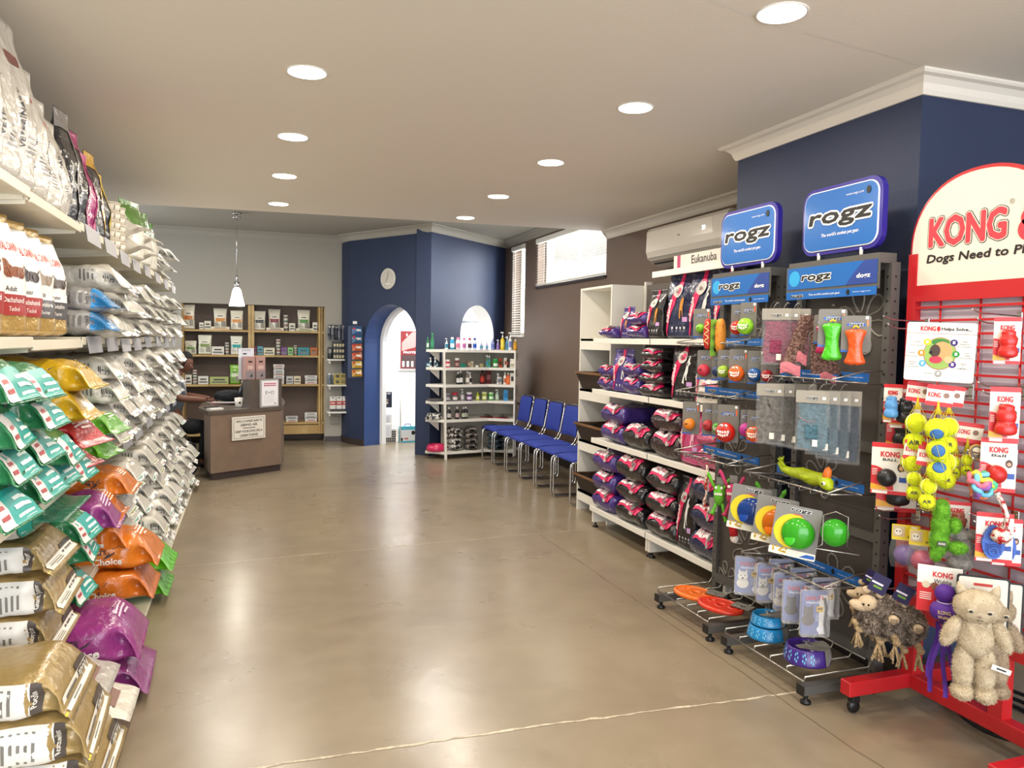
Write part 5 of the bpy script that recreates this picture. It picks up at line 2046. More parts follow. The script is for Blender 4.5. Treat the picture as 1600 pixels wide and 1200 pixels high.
FK = face(-.0, cy, 0)
b = B()
b.prism(arch_poly(hw, 1.87, 2.03, 2.335)[::-1], .02, M_red, FK)
hd = b.build('header_rim', t)
b = B()
b.prism(arch_poly(hw - .014, 1.86, 2.03, 2.32)[::-1], .008, M_creamb, FK @ TR((0, -.012, 0)))
b.build('header_board', hd)
b = B()
FT = FK @ TR((0, -.017, 0))
b.fat('KONG', ink('26211f'), .118, .35, .0125, M=FT @ TR((-.055, 0, 2.035)), n=12)
b.fat('KONG', ink('dcd2c3'), .118, .35, .0095, M=FT @ TR((-.055, -.0008, 2.035)), n=10)
b.fat('KONG', ink('cf3a45'), .118, .35, .0058, M=FT @ TR((-.055, -.0018, 2.035)), n=6)
b.text('R', ink('26211f'), .008, M=FT @ TR((.142, -.001, 2.165)))
b.tube([(.142 + .009 * math.cos(i * PI / 8), -.001, 2.169 + .009 * math.sin(i * PI / 8)) for i in range(16)], .0008, ink('26211f'), 4, True, M=FT)
for zz, rr in ((2.135, .024), (2.10, .034), (2.055, .044)):
    b.disc(.215, zz, rr, ink('cf3a45'), -.001, FT)
b.fat('Dogs Need to Play', ink('1f1c1b'), .034, .50, .0016, .18, M=FT @ TR((.01, -.001, 1.965)), n=6)
b.build('lettering', hd)
b = B()
b.bb(-.05, -.03, .01, .08, 1.545, 1.635, M_red, .004)
b.bb(-.058, -.05, .02, .065, 1.56, 1.615, M_red, .003)
b.bb(-.04, -.03, .08, .16, 1.57, 1.60, M_red)
lb = b.build('lock_plate', t)
b = B()
b.lathe([(.001, 0), (.006, 0), (.006, .006), (.001, .008)], M_chrome, 10, TR((-.058, .035, 1.588)) @ Matrix.Rotation(-PI / 2, 4, 'Y'))
b.build('screw', lb)

# chrome hooks
HK = [(2.55, 1.71), (2.13, 1.725), (2.32, 1.44), (2.09, 1.455), (2.55, 1.17), (2.33, 1.17), (2.12, 1.20), (2.55, .885), (2.33, .95), (2.1, .965), (2.5, .56), (2.32, .66), (2.14, .64)]
hn = ['top far', 'top near', 'second row centre', 'second row near', 'third row far', 'third row centre', 'third row near', 'fourth row far', 'fourth row centre', 'fourth row near', 'lowest far', 'lowest centre', 'lowest near']
hp = None
for (y, z), nm in zip(HK, hn):
    lab = 'chrome double prong hook on the red slatted stand, %s position' % nm
    if hp is None:
        hp = thing('display_hook', lab, 'hook', (KX - .014, y, z), 0, 'chrome hooks on the red stand')
        b = B()
        b.tube([(0, 0, .0), (-.2, 0, .006), (-.245, 0, .018), (-.25, 0, .022)], .0032, M_chrome, 8)
        b.build('price_arm', hp)
        b = B()
        b.tube([(0, 0, -.035), (-.17, 0, -.03), (-.215, 0, -.018), (-.225, 0, -.008)], .0032, M_chrome, 8)
        b.build('prong', hp)
        b = B()
        b.bb(-.008, 0, -.012, .012, -.05, .015, M_chrome, .002)
        b.build('bracket', hp)
    else:
        dup(hp, (KX - .014, y, z), None, lab)


_thing0 = thing


def thing(name, label, cat, loc=(0, 0, 0), rz=0, group=None):   # same sight line, nearer than the board plane
    k = loc[0] / 2.62
    return _thing0(name, label, cat, (loc[0], loc[1] * k, 1.6 + (loc[2] - 1.6) * k), rz, group)


# --- carded toys
def kcard(t, w, h, sub, ball=None, low=True):
    b = B()
    b.rrect(-w / 2, w / 2, -h, 0, .006, .002, ink('e9e2d6'))
    c = b.build('backing_card', t)
    b = B()
    b.box((0, -.0015, -h * .045), (w, .001, h * .09), ink(KR))
    b.fat('KONG', ink(KR), h * .10, w * .5, .0012, M=TR((0, -.0022, -h * .27)), n=6)
    b.text(sub, ink('26211f'), h * .05, w * .4, bold=.02, shear=.15, M=TR((0, -.0024, -h * .35)))
    pts = [(-w / 2, -h * .45)] + [(-w / 2 + w * .62 * math.sin(i * PI / 20), -h * .45 - h * .47 * (1 - math.cos(i * PI / 20))) for i in range(1, 11)] + [(-w / 2, -h * .92)]
    b.prism(pts, .001, ink(KR), TR((0, -.0015, 0)))
    b.box((0, -.0016, -h * .965), (w, .001, h * .07), ink(KR))
    b.box((-w * .25, -.0022, -h * .965), (w * .42, .001, h * .055), ink('e9e2d6'))
    b.prism([(-w / 2, -h * .92), (-w / 2, -h * .8), (-w * .1, -h * .86), (-w * .02, -h * .92)][::-1], .001, ink('e3a52c'), TR((0, -.0024, 0)))
    for k in range(4):
        b.box((-w * .40, -.0026, -h * (.52 + .035 * k)), (w * .14, .0006, h * .012), ink('f1ece2'))
    b.build('card_print', c)
    b = B()   # dog and girl photo at the right
    b.disc(w * .30, -h * .47, w * .10, ink('4a3028'), -.0024, d=.001, rz=w * .13)
    b.disc(w * .30, -h * .48, w * .06, ink('c99a7c'), -.0030, d=.001)
    b.disc(w * .34, -h * .60, w * .09, ink('ded4c4'), -.0028, d=.001)
    b.box((w * .36, -.0026, -h * .70), (w * .2, .001, h * .1), ink('2c4f9c'))
    b.build('card_picture', c)
    return c


def snow(b, col, r, zc, y=-.02, rough=.3):
    """three bulging lobes, smallest on top"""
    m = mat('rubber_' + col, col, rough, coat=.2)
    prof = []
    for i in range(31):
        v = i / 30
        a = v * 2.55
        rr = r * (1 - .24 * v) * (.80 + .20 * abs(math.cos(a * PI / 1.0 * .98 + PI / 2 - .2)))
        rr *= math.sqrt(max(0, 1 - max(0, (v - .86) / .14) ** 2)) * (min(1, v / .08) ** .5 if v < .08 else 1)
        prof.append((max(.0005, rr), v * r * 3.1))
    b.lathe(prof, m, 24, TR((0, y, zc)) @ Matrix.Diagonal((1, .75, 1, 1)))


def kong_toy(lab, X, Y, Z, a, w=.105, h=.2, col='c0241f', sub='Classic', kind='snow', r=.034):
    t = thing('carded_toy', lab, 'dog toy', (X, Y, Z), a)
    kcard(t, w, h, sub)
    b = B()
    if kind == 'snow':
        snow(b, col, r, -h * .88, -r * .75)
    elif kind == 'ball':
        b.ball((-w * .06, -r * .8, -h * .66), r, mat('rubber_' + col, col, .32, bump=.1, bs=200), 22)
    elif kind == 'brush':
        pts = []
        n = 44
        for i in range(n):
            an = 2 * PI * i / n
            q = 1 + .05 * (i % 2)
            pts.append((w * .30 * math.cos(an) * q * (1 - .25 * max(0, math.sin(an))), -h * .58 + h * .33 * math.sin(an) * q))
        b.prism(pts[::-1], .022, mat('blue_rubber', '3d63b8', .45, bump=.2), TR((-w * .05, -.012, 0)))
        for k in range(5):
            b.box((-w * .05, -.025, -h * (.62 + .035 * k)), (w * .42, .006, .003), mat('blue_rubber_dark', '2c4a94', .5))
        b.tube([(-w * .05 + w * .12 * math.cos(i * PI / 8), -.025, -h * .76 + w * .12 * math.sin(i * PI / 8)) for i in range(16)], .004, MATS['blue_rubber'], 6, True)
        b.tube([(-w * .05 + w * .1 * math.cos(i * PI / 8), -.025, -h * .46 + w * .12 * math.sin(i * PI / 8)) for i in range(16)], .003, MATS['blue_rubber'], 6, True)
    b.build('toy', t)
    return t


kong_toy('red three lobed rubber toy on card, upper right on the red stand', 2.60, 2.05, 1.715, -.75, .085, .17, sub='Classic')
kong_toy('red three lobed rubber toy on card, second row right on the red stand', 2.585, 2.045, 1.46, -.7, .095, .2, sub='Classic', r=.038)
kong_toy('light blue three lobed toy on narrow card, left edge of red stand', 2.52, 2.56, 1.44, -1.0, .07, .16, '5a9ad4', 'Puppy', r=.03)
kong_toy('black three lobed toy on card behind the light blue one', 2.57, 2.50, 1.44, -.6, .11, .18, '1c1b1c', 'Extreme', r=.036)
kong_toy('black three lobed toy, lower one mostly hidden under the front black one', 2.66, 2.50, 1.39, -.7, .13, .24, '1c1b1c', 'Extreme', r=.045)
kong_toy('black rubber ball on red and white card at the left edge of the red stand', 2.52, 2.56, 1.185, -.85, .14, .215, '1b1a1b', 'BALL', 'ball', .038)
kong_toy('black toy on card behind the black ball card', 2.66, 2.52, 1.15, -.6, .16, .26, '1b1a1b', 'Extreme', r=.05)
kong_toy('red rubber ball on card at the right of the red stand', 2.62, 2.06, 1.27, -.75, .115, .2, 'b5221f', 'Ball', 'ball', .034)
kong_toy('blue rubber grooming brush in white card box, front one', 2.62, 2.06, .99, -.7, .12, .185, kind='brush', sub='Zoom')
kong_toy('blue grooming brush box behind the front one, right edge', 2.70, 2.01, .98, -.6, .10, .18, kind='brush', sub='Zoom')
kong_toy('small carded toy hanging behind the green plush alligator, left of pair', 2.64, 2.30, 1.0, -.75, .06, .13, sub='Cozie')
kong_toy('larger carded toy hanging behind the green plush alligator, right of pair', 2.66, 2.22, 1.0, -.7, .09, .16, '8a4a30', sub='KNOTS')

# info plate
t = thing('information_plate', 'white plate with puppy photograph and coloured icons on the red stand', 'sign', (2.50, 2.33, 1.70), -.93)
t.rotation_euler = (0, .03, -.93)
b = B()
w_, h_ = .235, .225
b.rrect(-w_ / 2, w_ / 2, -h_, 0, .01, .004, ink('dedad0'))
pl_ = b.build('plate', t)
b = B()
b.fat('KONG', ink(KR), .017, .05, .0009, M=TR((-.045, -.003, -.032)), n=6)
b.disc(-.010, -.024, .006, ink(KR), -.003, rz=.010, d=.001)
b.text('Helps Solve...', ink('2a2523'), .011, .10, bold=.03, M=TR((.050, -.003, -.029)))
b.box((0, -.0025, -.042), (w_, .0006, .0012), ink('8a4a48'))
for (x, z, c, tx, tz, a_) in ((-.045, -.075, 'd9c832', 'Chewing', -.078, -1), (-.062, -.118, 'e08a2a', 'Teething', -.122, -1), (-.056, -.158, '5aa6c4', 'Separation Anxiety', -.160, -1),
                              (.045, -.075, '3a2470', 'Weight Management', -.078, 1), (.054, -.118, '2f8a3c', 'Crate Training', -.122, 1), (.045, -.158, '4a2a80', 'Digging & Barking', -.160, 1), (0, -.195, '9a9a98', '', 0, 0)):
    b.disc(x, z, .0125, ink(c), -.0035, d=.001)
    b.rrect(x - .004, x + .004, z - .005, z + .006, .001, .001, ink('efeae0'), y=-.0045)
    if tx:
        for li, wd in enumerate(tx.split(' ')):
            b.text(wd, ink('2a2523'), .0045, M=TR((x + a_ * .035, -.003, z - .002 - .009 * (li - .5 * (len(tx.split(' ')) > 1)))))
        b.box((x + a_ * .034, -.0028, z - .014), (.045, .0005, .001), ink('2a2523'))
b.text('Boredom', ink('2a2523'), .0045, M=TR((-.032, -.003, -.197)))
b.build('plate_print', pl_)
b = B()
b.disc(0, -.118, .055, ink('b5443a'), -.0026, d=.001, rz=.062, n=32)
b.disc(0, -.118, .053, ink('8fae5a'), -.0034, d=.001, rz=.060, n=32)
b.disc(.0, -.075, .03, ink('3f7a3a'), -.0038, d=.001, rz=.014)
b.disc(.008, -.108, .034, ink('c79a66'), -.0042, d=.001, rz=.036)
b.disc(-.016, -.108, .018, ink('4a3a34'), -.0048, d=.001, rz=.024)
b.disc(-.03, -.115, .006, ink('1a1716'), -.0054, d=.001)
b.disc(-.012, -.142, .022, ink('d03a50'), -.0048, d=.001, rz=.014)
b.disc(.03, -.14, .014, ink('d4ae80'), -.0048, d=.001)
b.build('puppy_photo', pl_)


# --- tennis balls in nets
M_tb = mat('tennis_felt', 'd4e01c', .85, bump=.4, bs=120)
M_net = mat('yellow_net', 'c9b62a', .7)


def tennis(n, lab, X, Y, Z, r=.032, dx=0, blue=False, jit=1):
    t = thing('netted_tennis_balls', lab, 'tennis balls', (X, Y, Z), -.8)
    rng = random.Random(int(X * 1000 + Y * 100 + n))
    for k in range(n):
        b = B()
        c = (dx * k + rng.uniform(-.004, .004), 0, -.045 - r - 1.95 * r * k)
        b.ball(c, r, M_tb, 20)
        bl = b.build('tennis_ball', t)
        b = B()
        if blue:
            m_ = mat('blue_felt', '3f6ea8', .85, bump=.4, bs=120)
            q = [(0, .0, .0), (-.3, 0, -.2), (-.1, 0, -.7), (-.6, 0, .1), (.2, 0, -.5)][k % 5]
            M_ = TR(c) @ Matrix.Rotation(.5 - k * .55, 4, 'X') @ Matrix.Rotation(PI / 2, 4, 'X')
            b.lathe([(r * 1.012 * math.sin(i * .12), r * 1.012 * math.cos(i * .12)) for i in range(6)][::-1], m_, 20, M_)
            b.build('blue_cap', bl)
        elif k % 2 == 1:
            b.text('AIR', ink('1f1f1c'), r * .42, bold=.03, M=TR((c[0], c[1] - r * 1.01, c[2] - r * .1)))
            b.build('printed_mark', bl)
        else:
            pts = [(c[0] + r * 1.0 * math.cos(a) * .95, c[1] - r * .35 - r * .25 * math.cos(2 * a), c[2] + r * .92 * math.sin(a)) for a in [2 * PI * i / 20 for i in range(20)]]
            pts = [tuple(Vector(c) + (Vector(p) - Vector(c)).normalized() * r * 1.005) for p in pts]
            b.tube(pts, r * .04, ink('eef0c8'), 4, True)
            b.build('seam', bl)
    b = B()
    for k in range(6):
        a = 2 * PI * k / 6
        pts = [(0, 0, 0), (r * .35 * math.cos(a), r * .35 * math.sin(a), -.025)]
        for j in range(n * 2):
            rr = r * (1.03 if j % 2 == 0 else .85)
            pts.append((dx * j / 2 + rr * math.cos(a + .25 * j), rr * math.sin(a + .25 * j), -.045 - r - r * .975 * j))
        pts.append((dx * n, 0, -.045 - 1.95 * r * n - .01))
        b.tube(pts, .0011, M_net, 4)
    b.build('net', t)
    b = B()
    b.tube([(0, 0, -.03), (0, 0, .0), (0, 0, .02)], [.012, .005, .003], M_net, 8)
    b.build('net_knot', t)
    b = B()
    b.rrect(-.045, .045, 0.0, .075, .012, .003, ink('e9e2d6'), TR((0, 0, 0)) @ Matrix.Rotation(.1, 4, 'Y'))
    b.rrect(-.046, .046, .0, .016, .006, .0034, ink(KR), TR((0, 0, 0)) @ Matrix.Rotation(.1, 4, 'Y'))
    b.rrect(-.046, .046, .062, .078, .006, .0034, ink(KR), TR((0, 0, 0)) @ Matrix.Rotation(.1, 4, 'Y'))
    b.fat('KONG', ink(KR), .018, .04, .0008, M=TR((-.015, -.0022, .034)) @ Matrix.Rotation(.1, 4, 'Y'), n=6)
    b.disc(.025, .04, .01, ink('8a6a5c'), -.0022, d=.001)
    b.build('header_tag', t)
    return t


tennis(3, 'net of large yellow balls at the left of the tennis ball cluster', 2.50, 2.43, 1.375, .040, -.006)
tennis(3, 'net of yellow balls with blue patches, centre front of the tennis ball cluster', 2.44, 2.33, 1.365, .041, .006, True)
tennis(4, 'net of yellow balls at the right of the tennis ball cluster', 2.53, 2.28, 1.37, .035, 0)
tennis(2, 'small net of yellow balls hanging low on the left of the cluster', 2.48, 2.43, 1.13, .028, 0)
tennis(2, 'small net of yellow balls hanging lowest in front of the cluster', 2.45, 2.36, 1.115, .030, 0)
tennis(2, 'pair of small yellow balls with black seams, left of two pairs', 2.60, 2.24, 1.22, .022, 0)
tennis(2, 'pair of small yellow balls with black seams, right of two pairs', 2.61, 2.19, 1.235, .021, 0)

# knotted rainbow ball
t = thing('rainbow_ball_toy', 'openwork ball of interwoven pastel rubber rings on the red stand', 'dog toy', (2.56, 2.13, 1.085), -.8)
cols = ['e0708c', '6cb8d4', '8a5aa8', 'e6d24a', '54c08c', 'f08a6a']
for k in range(6):
    b = B()
    ax = Matrix.Rotation(k * PI / 6 * 1.0, 4, 'Z') @ Matrix.Rotation(.5 + .9 * (k % 3), 4, 'X')
    R_ = .047
    pts = []
    for i in range(28):
        a = 2 * PI * i / 28
        q = R_ * (1 + .10 * math.cos(5 * a + k))
        p = ax @ Vector((q * .78 * math.cos(a), q * .78 * math.sin(a), .026 + .008 * math.sin(5 * a + k)))
        pts.append(p)
    b.tube(pts, .0095, mat('ring_' + cols[k], cols[k], .35), 8, True)
    b.build('ring', t)
t = thing('yellow_tag', 'x', 'tag', (2.60, 2.15, 1.235), -.8)
t['label'] = 'small yellow edged round tag hanging above the pastel ring ball'
b = B()
b.disc(0, -.03, .026, ink('d9a83a'), 0, d=.004, rz=.03)
b.disc(0, -.03, .022, ink('6a5a44'), -.0025, d=.001, rz=.026)
b.build('tag_plate', t)
b = B()
b.disc(0, -.026, .014, ink('d9d2bc'), -.0035, d=.001)
b.build('tag_picture', t)

# yellow card two pack
for i, (y, c, nm) in enumerate(((2.46, '5b3a80', 'purple ball, left one'), (2.37, 'a82a50', 'pink ball, right one'))):
    t = thing('bagged_ball', 'yellow header card over clear bag with %s' % nm, 'dog toy', (2.56, y, .85), -.8)
    b = B()
    b.rrect(-.052, .052, -.065, 0, .003, .003, ink('dfc41c'))
    c_ = b.build('header_card', t)
    b = B()
    b.box((-.026, -.0022, -.028), (.044, .001, .045), ink('c9b28a'))
    b.disc(-.028, -.03, .014, ink('e6dcc8'), -.0030, d=.001)
    b.disc(-.034, -.028, .003, ink('2a2220'), -.0040, d=.001, n=8)
    b.disc(-.022, -.028, .003, ink('2a2220'), -.0040, d=.001, n=8)
    b.text('BUSTER', ink('2a2a20'), .008, .036, bold=.02, M=TR((.026, -.0024, -.052)))
    b.box((.03, -.0024, -.018), (.024, .001, .026), ink('efeae0'))
    b.build('card_print', c_)
    b = B()
    b.ball((0, -.002, -.125), .043, mat('rubber_' + c, c, .3), 22)
    b.build('ball', t)
    b = B()
    b.grid(lambda u, v: ((u - .5) * (.10 + .02 * math.sin(PI * v)), -.05 * math.sin(PI * v) ** .7 * math.sin(PI * u) - .002 + .004 * noise.noise(Vector((u * 6, v * 6, y))), -.06 - .12 * v), 12, 12, clear())
    b.build('clear_bag', t)


# fur material
def fur(col, c2=None):
    return mat('fur_' + col, col, .95, bump=.5, bs=260, det=6, col2=c2, vs=35)


def furry(b, c, r, m, amp=.08, n=22, M=None, f=14, rot=None, hair=0, hl=.008, hm=None):
    rr = r if isinstance(r, tuple) else (r, r, r)
    T = TR(c)
    if rot:
        T = T @ Matrix.Rotation(rot[2], 4, 'Z') @ Matrix.Rotation(rot[1], 4, 'Y') @ Matrix.Rotation(rot[0], 4, 'X')
    if M is not None:
        T = M @ T

    def fn(u, v):
        a, ph = 2 * PI * u, PI * v
        d = Vector((math.sin(ph) * math.cos(a), math.sin(ph) * math.sin(a), -math.cos(ph)))
        k = 1 + amp * noise.noise(d * f * .3 + Vector(c) * 20) + amp * .6 * noise.noise(d * f + Vector(c) * 9)
        return (d.x * rr[0] * k, d.y * rr[1] * k, d.z * rr[2] * k)
    b.grid(fn, n, n // 2 + 2, m, M=T)
    if hair:
        rg = random.Random(hair)
        vs, fs = [], []
        for q in range(hair):
            z = rg.uniform(-1, 1)
            a = rg.uniform(0, 2 * PI)
            k = math.sqrt(1 - z * z)
            d = Vector((k * math.cos(a), k * math.sin(a), z))
            p = Vector(fn(a / 2 / PI, math.acos(max(-1, min(1, -z))) / PI))
            nn = (Vector((d.x / rr[0], d.y / rr[1], d.z / rr[2])).normalized() + Vector((rg.uniform(-.5, .5), rg.uniform(-.5, .5), rg.uniform(-.9, .1)))).normalized()
            t_ = nn.orthogonal().normalized()
            t_ = Matrix.Rotation(rg.uniform(0, PI), 3, nn) @ t_ * hl * .13
            l_ = hl * rg.uniform(.5, 1.1)
            o_ = len(vs)
            vs += [p - t_, p + t_, p + nn * l_]
            fs.append((o_, o_ + 1, o_ + 2))
        b.add(vs, fs, hm or m, False, T)


# green plush alligator
t = thing('plush_alligator', 'green fluffy plush alligator hanging in the middle of the red stand', 'plush toy', (2.53, 2.28, .985), -.8)
M_gf = fur('5f9e22', '74b52e')
b = B()
furry(b, (-.01, 0, -.035), (.030, .028, .045), M_gf, .08, hair=900, hl=.009)
furry(b, (-.005, 0, -.09), (.036, .032, .045), M_gf, .08, hair=1000, hl=.009)
furry(b, (-.012, -.005, -.15), (.032, .028, .06), M_gf, .08, hair=1100, hl=.009)
b.build('body', t)
for q, (x, z, rx, rz_) in enumerate(((.038, -.085, .022, .028), (-.02, -.20, .02, .03), (.05, -.17, .034, .022))):
    b = B()
    furry(b, (x, -.01, z), (rx, .022, rz_), M_gf, .1, hair=600, hl=.009)
    b.build('limb', t)
b = B()
b.rrect(-.02, .012, -.165, -.145, .002, .003, ink('3a4a2a'), y=-.04)
b.text('KONG', ink('e9e2d6'), .008, .022, bold=.02, M=TR((-.004, -.0425, -.158)))
b.build('label_tag', t)
t = thing('plush_elephant', 'grey fluffy plush toy hanging behind the green alligator', 'plush toy', (2.60, 2.20, .90), -.8)
M_gr = fur('8c857e', 'a19a92')
b = B()
furry(b, (0, 0, -.03), (.03, .028, .03), M_gr, .06, hair=600)
furry(b, (.01, 0, -.08), (.04, .034, .045), M_gr, .06, hair=900)
furry(b, (.0, 0, -.14), (.045, .03, .03), M_gr, .06, hair=800)
b.build('body', t)
for x in (-.03, .035):
    b = B()
    furry(b, (x, -.01, -.02), (.018, .008, .02), M_gr, .12)
    b.build('ear', t)


# wubba
t = thing('octopus_tug_toy', 'purple fabric two-ball tug toy with long tails on red and grey card', 'dog toy', (2.49, 2.285, .72), -.85)
b = B()
b.rrect(-.075, .075, -.18, 0, .005, .002, ink('9aa4b0'), y=.01)
c_ = b.build('backing_card', t)
b = B()
b.box((0, .0085, -.035), (.15, .001, .07), ink('ece6dc'))
b.prism([(-.075, -.07), (-.075, -.18), (.075, -.18), (.075, -.11), (.0, -.085)][::-1], .001, ink(KR), TR((0, .0082, 0)))
b.fat('KONG', ink(KR), .020, .065, .001, M=TR((0.01, .0075, -.042)), n=6)
b.text('Wubba', ink('26211f'), .016, .06, bold=.01, shear=.1, M=TR((.01, .0072, -.066)))
for k in range(4):
    b.box((-.045, .0075, -.108 - .008 * k), (.04, .001, .003), ink('efe6dc'))
b.disc(-.045, -.075, .014, ink('d6c8ac'), .007, d=.001)
b.disc(-.015, -.078, .014, ink('8a5a40'), .007, d=.001)
b.build('card_print', c_)
M_pu = mat('purple_cloth', '4b1f84', .6, bump=.15, bs=60)
b = B()
b.lathe([(.001, -.0)] + [(.036 * math.sin(i * PI / 12) ** .8, .0 - .034 * (1 - math.cos(i * PI / 12))) for i in range(1, 11)] + [(.022, -.066)] + [(.022 + .028 * math.sin(i * PI / 10), -.068 - .034 * (1 - math.cos(i * PI / 10))) for i in range(1, 9)] + [(.016, -.14), (.012, -.15)], M_pu, 22, TR((.02, -.035, -.055)))
b.build('fabric_body', t)
b = B()
b.tube([(.02 + .0245 * math.cos(i * PI / 8), -.035 + .0245 * math.sin(i * PI / 8), -.121) for i in range(16)], .003, ink('b9a6cc'), 6, True)
b.build('neck_cord', t)
b = B()
b.text('KONG', ink('e0c88a'), .014, .042, bold=.02, M=TR((.02, -.0865, -.155)) @ Matrix.Rotation(.12, 4, 'X'))
b.text('Wubba', ink('e0c88a'), .012, .042, bold=.01, M=TR((.02, -.0865, -.172)))
b.build('printed_name', t)
for k, (x, l, q) in enumerate(((-.01, .22, -.02), (.005, .28, -.035), (.02, .29, .0), (.03, .27, .02))):
    b = B()
    b.grid(lambda u, v, x=x, l=l, q=q, k=k: (x + .01 + (u - .5) * .016 + q * v + .008 * math.sin(v * 6 + k), -.035 + .006 * math.sin(v * 5 + k * 2) + .004 * math.sin(PI * u), -.2 - l * v), 3, 18, M_pu)
    b.grid(lambda u, v, x=x, l=l, q=q, k=k: (x + .01 + (u - .5) * .016 + q * v + .008 * math.sin(v * 6 + k), -.032 + .006 * math.sin(v * 5 + k * 2), -.2 - l * v), 3, 18, M_pu)
    b.build('tail', t)


# cream plush cats
def plush_cat(lab, X, Y, Z, a, col, c2, s_=1.0):
    t = thing('plush_cat', lab, 'plush toy', (X, Y, Z), a)
    t.scale = (s_, s_, s_)
    m = fur(col, c2)
    b = B()
    # one continuous body: torso and legs and arms fused as overlapping shells of the same cloth
    furry(b, (0, 0, -.16), (.062, .045, .085), m, .03, hair=2600)
    b.build('body', t)
    b = B()
    furry(b, (0, -.012, -.055), (.078, .055, .06), m, .03, hair=2600, hl=.006)
    h = b.build('head', t)
    for s2 in (-1, 1):
        b = B()
        b.lathe([(.02, 0), (.014, .02), (.002, .04)], m, 10, TR((s2 * .05, -.005, -.012)) @ Matrix.Rotation(s2 * .35, 4, 'Y'), sy=.6)
        b.build('ear', h)
        b = B()
        b.ball((s2 * .03, -.064, -.058), (.012, .005, .0055), ink('b9b09c'), 12)
        b.ball((s2 * .029, -.069, -.060), (.0065, .004, .005), ink('1c1a1a'), 10)
        b.build('eye', h)
    b = B()
    b.ball((0, -.069, -.076), (.006, .004, .004), ink('8a6a60'), 8)
    b.tube([(-.01, -.067, -.09), (0, -.069, -.087), (.01, -.067, -.09)], .0012, ink('3a302c'), 5)
    b.build('muzzle', h)
    for s2 in (-1, 1):
        b = B()
        furry(b, (s2 * .078, -.01, -.155), (.026, .026, .062), m, .03, rot=(0, s2 * -.42, 0), hair=1100)
        b.build('arm', t)
        b = B()
        furry(b, (s2 * .034, 0, -.285), (.034, .032, .095), m, .03, hair=1500)
        furry(b, (s2 * .036, -.015, -.37), (.036, .045, .028), m, .03, hair=1000)
        b.build('leg', t)
    return t


c1 = plush_cat('cream plush cat hanging at the front of the red stand', 2.46, 2.115, .68, -.72, 'bba98c', 'c9b89b', 1.0)
b = B()
b.box((.075, -.045, -.26), (.06, .003, .018), ink('eeeae2'), rot=(0, .25, 0))
b.box((.075, -.047, -.26), (.03, .001, .006), ink('2a2624'), rot=(0, .25, 0))
b.build('side_tag', c1)
c2 = plush_cat('cream plush cat half hidden behind the front plush cat', 2.60, 2.055, .68, -.6, 'a08c72', 'ae9a80', .95)
for i, (x, y) in enumerate(((2.50, 2.10), (2.62, 2.04))):
    t = thing('plush_header_card', 'black edged white header card behind the %s plush cat' % ['front', 'rear'][i], 'card', (x + .04, y - .005, .74), -.72)
    b = B()
    b.rrect(-.085, .085, -.2, 0, .01, .003, M_black)
    b.rrect(-.078, .078, -.193, -.007, .008, .004, ink('d5cdc0'), y=-.0005)
    c_ = b.build('card', t)
    b = B()
    b.box((0, -.003, -.032), (.06, .001, .010), ink('b5403a'))
    b.disc(-.03, -.06, .014, ink('8f8a80'), -.003, d=.001)
    b.build('card_print', c_)


# hedgehog plush pair
def hedgehog(lab, X, Y, Z, a, s_=1):
    t = thing('plush_hedgehog', lab, 'plush toy', (X, Y, Z), a)
    t.scale = (s_, s_, s_)
    m = fur('6f5f52', '9a8b7c')
    tan = mat('tan_plush', 'c2ab8c', .9, bump=.4, bs=80)
    rope = mat('rope', 'b49a74', .9, bump=1, bs=60)
    b = B()
    furry(b, (.01, 0, -.09), (.075, .06, .07), m, .08, 28, f=22, hair=4200, hl=.017, hm=fur('a8998a', '5c4d42'))
    b.build('body', t)
    b = B()
    b.ball((-.055, -.035, -.05), (.042, .022, .020), tan, 16, rot=(0, .25, .3))
    b.ball((-.03, -.03, -.04), (.035, .03, .03), tan, 16)
    b.build('face', t)
    for x in (-.045, -.028):
        b = B()
        b.ball((x, -.058, -.038), .0045, ink('1a1513'), 8)
        b.build('eye', t)
    for x, z in ((-.035, .005), (.01, -.012)):
        b = B()
        b.ball((x, -.01, z), (.016, .008, .014), tan, 10)
        b.build('ear', t)
    b = B()
    b.ball((.055, -.055, -.08), (.02, .016, .017), tan, 12)
    for q in (-1, 0, 1):
        b.tube([(.045, -.07, -.08 + q * .006), (.068, -.072, -.08 + q * .006)], .0012, ink('5b4a3a'), 4)
    b.build('paw', t)
    for x, z in ((-.06, -.12), (.01, -.155), (.065, -.15)):
        b = B()
        for q in range(3):
            b.ball((x + .006 * (q - 1), -.02 + .008 * (q % 2), z - .012 * q), (.016, .014, .012), rope, 10, rot=(.5 * q, .4, 0))
        for q in range(9):
            aa = rng.uniform(-.35, .35)
            b.tube([(x, -.02, z - .03), (x + .02 * aa, -.02 + .01 * math.sin(q), z - .05), (x + .06 * aa, -.02 + .015 * math.sin(q * 2), z - .085 - rng.uniform(0, .015))], .0035, rope, 5)
        b.build('rope_leg', t)
    b = B()
    b.rrect(-.03, .03, -.02, .05, .003, .003, mat('tag_purple', '231c4a', .5), TR((.0, -.02, .02)) @ Matrix.Rotation(.4, 4, 'Y'))
    b.box((0, -.0225, .037), (.04, .001, .007), ink('e9e2f0'), rot=(0, .4, 0))
    b.box((0, -.0225, .022), (.03, .001, .008), ink('6f9a3a'), rot=(0, .4, 0))
    b.build('hang_tag', t)
    return t


hedgehog('brown plush hedgehog with knotted rope legs, front one at the left of the red stand', 2.45, 2.60, .52, -.75, 1.12)
hedgehog('brown plush hedgehog with rope legs, second one behind the front hedgehog', 2.55, 2.47, .52, -.7, 1.1)
hedgehog('plush hedgehog half hidden to the far left behind the other two', 2.56, 2.64, .54, -.9, .95)

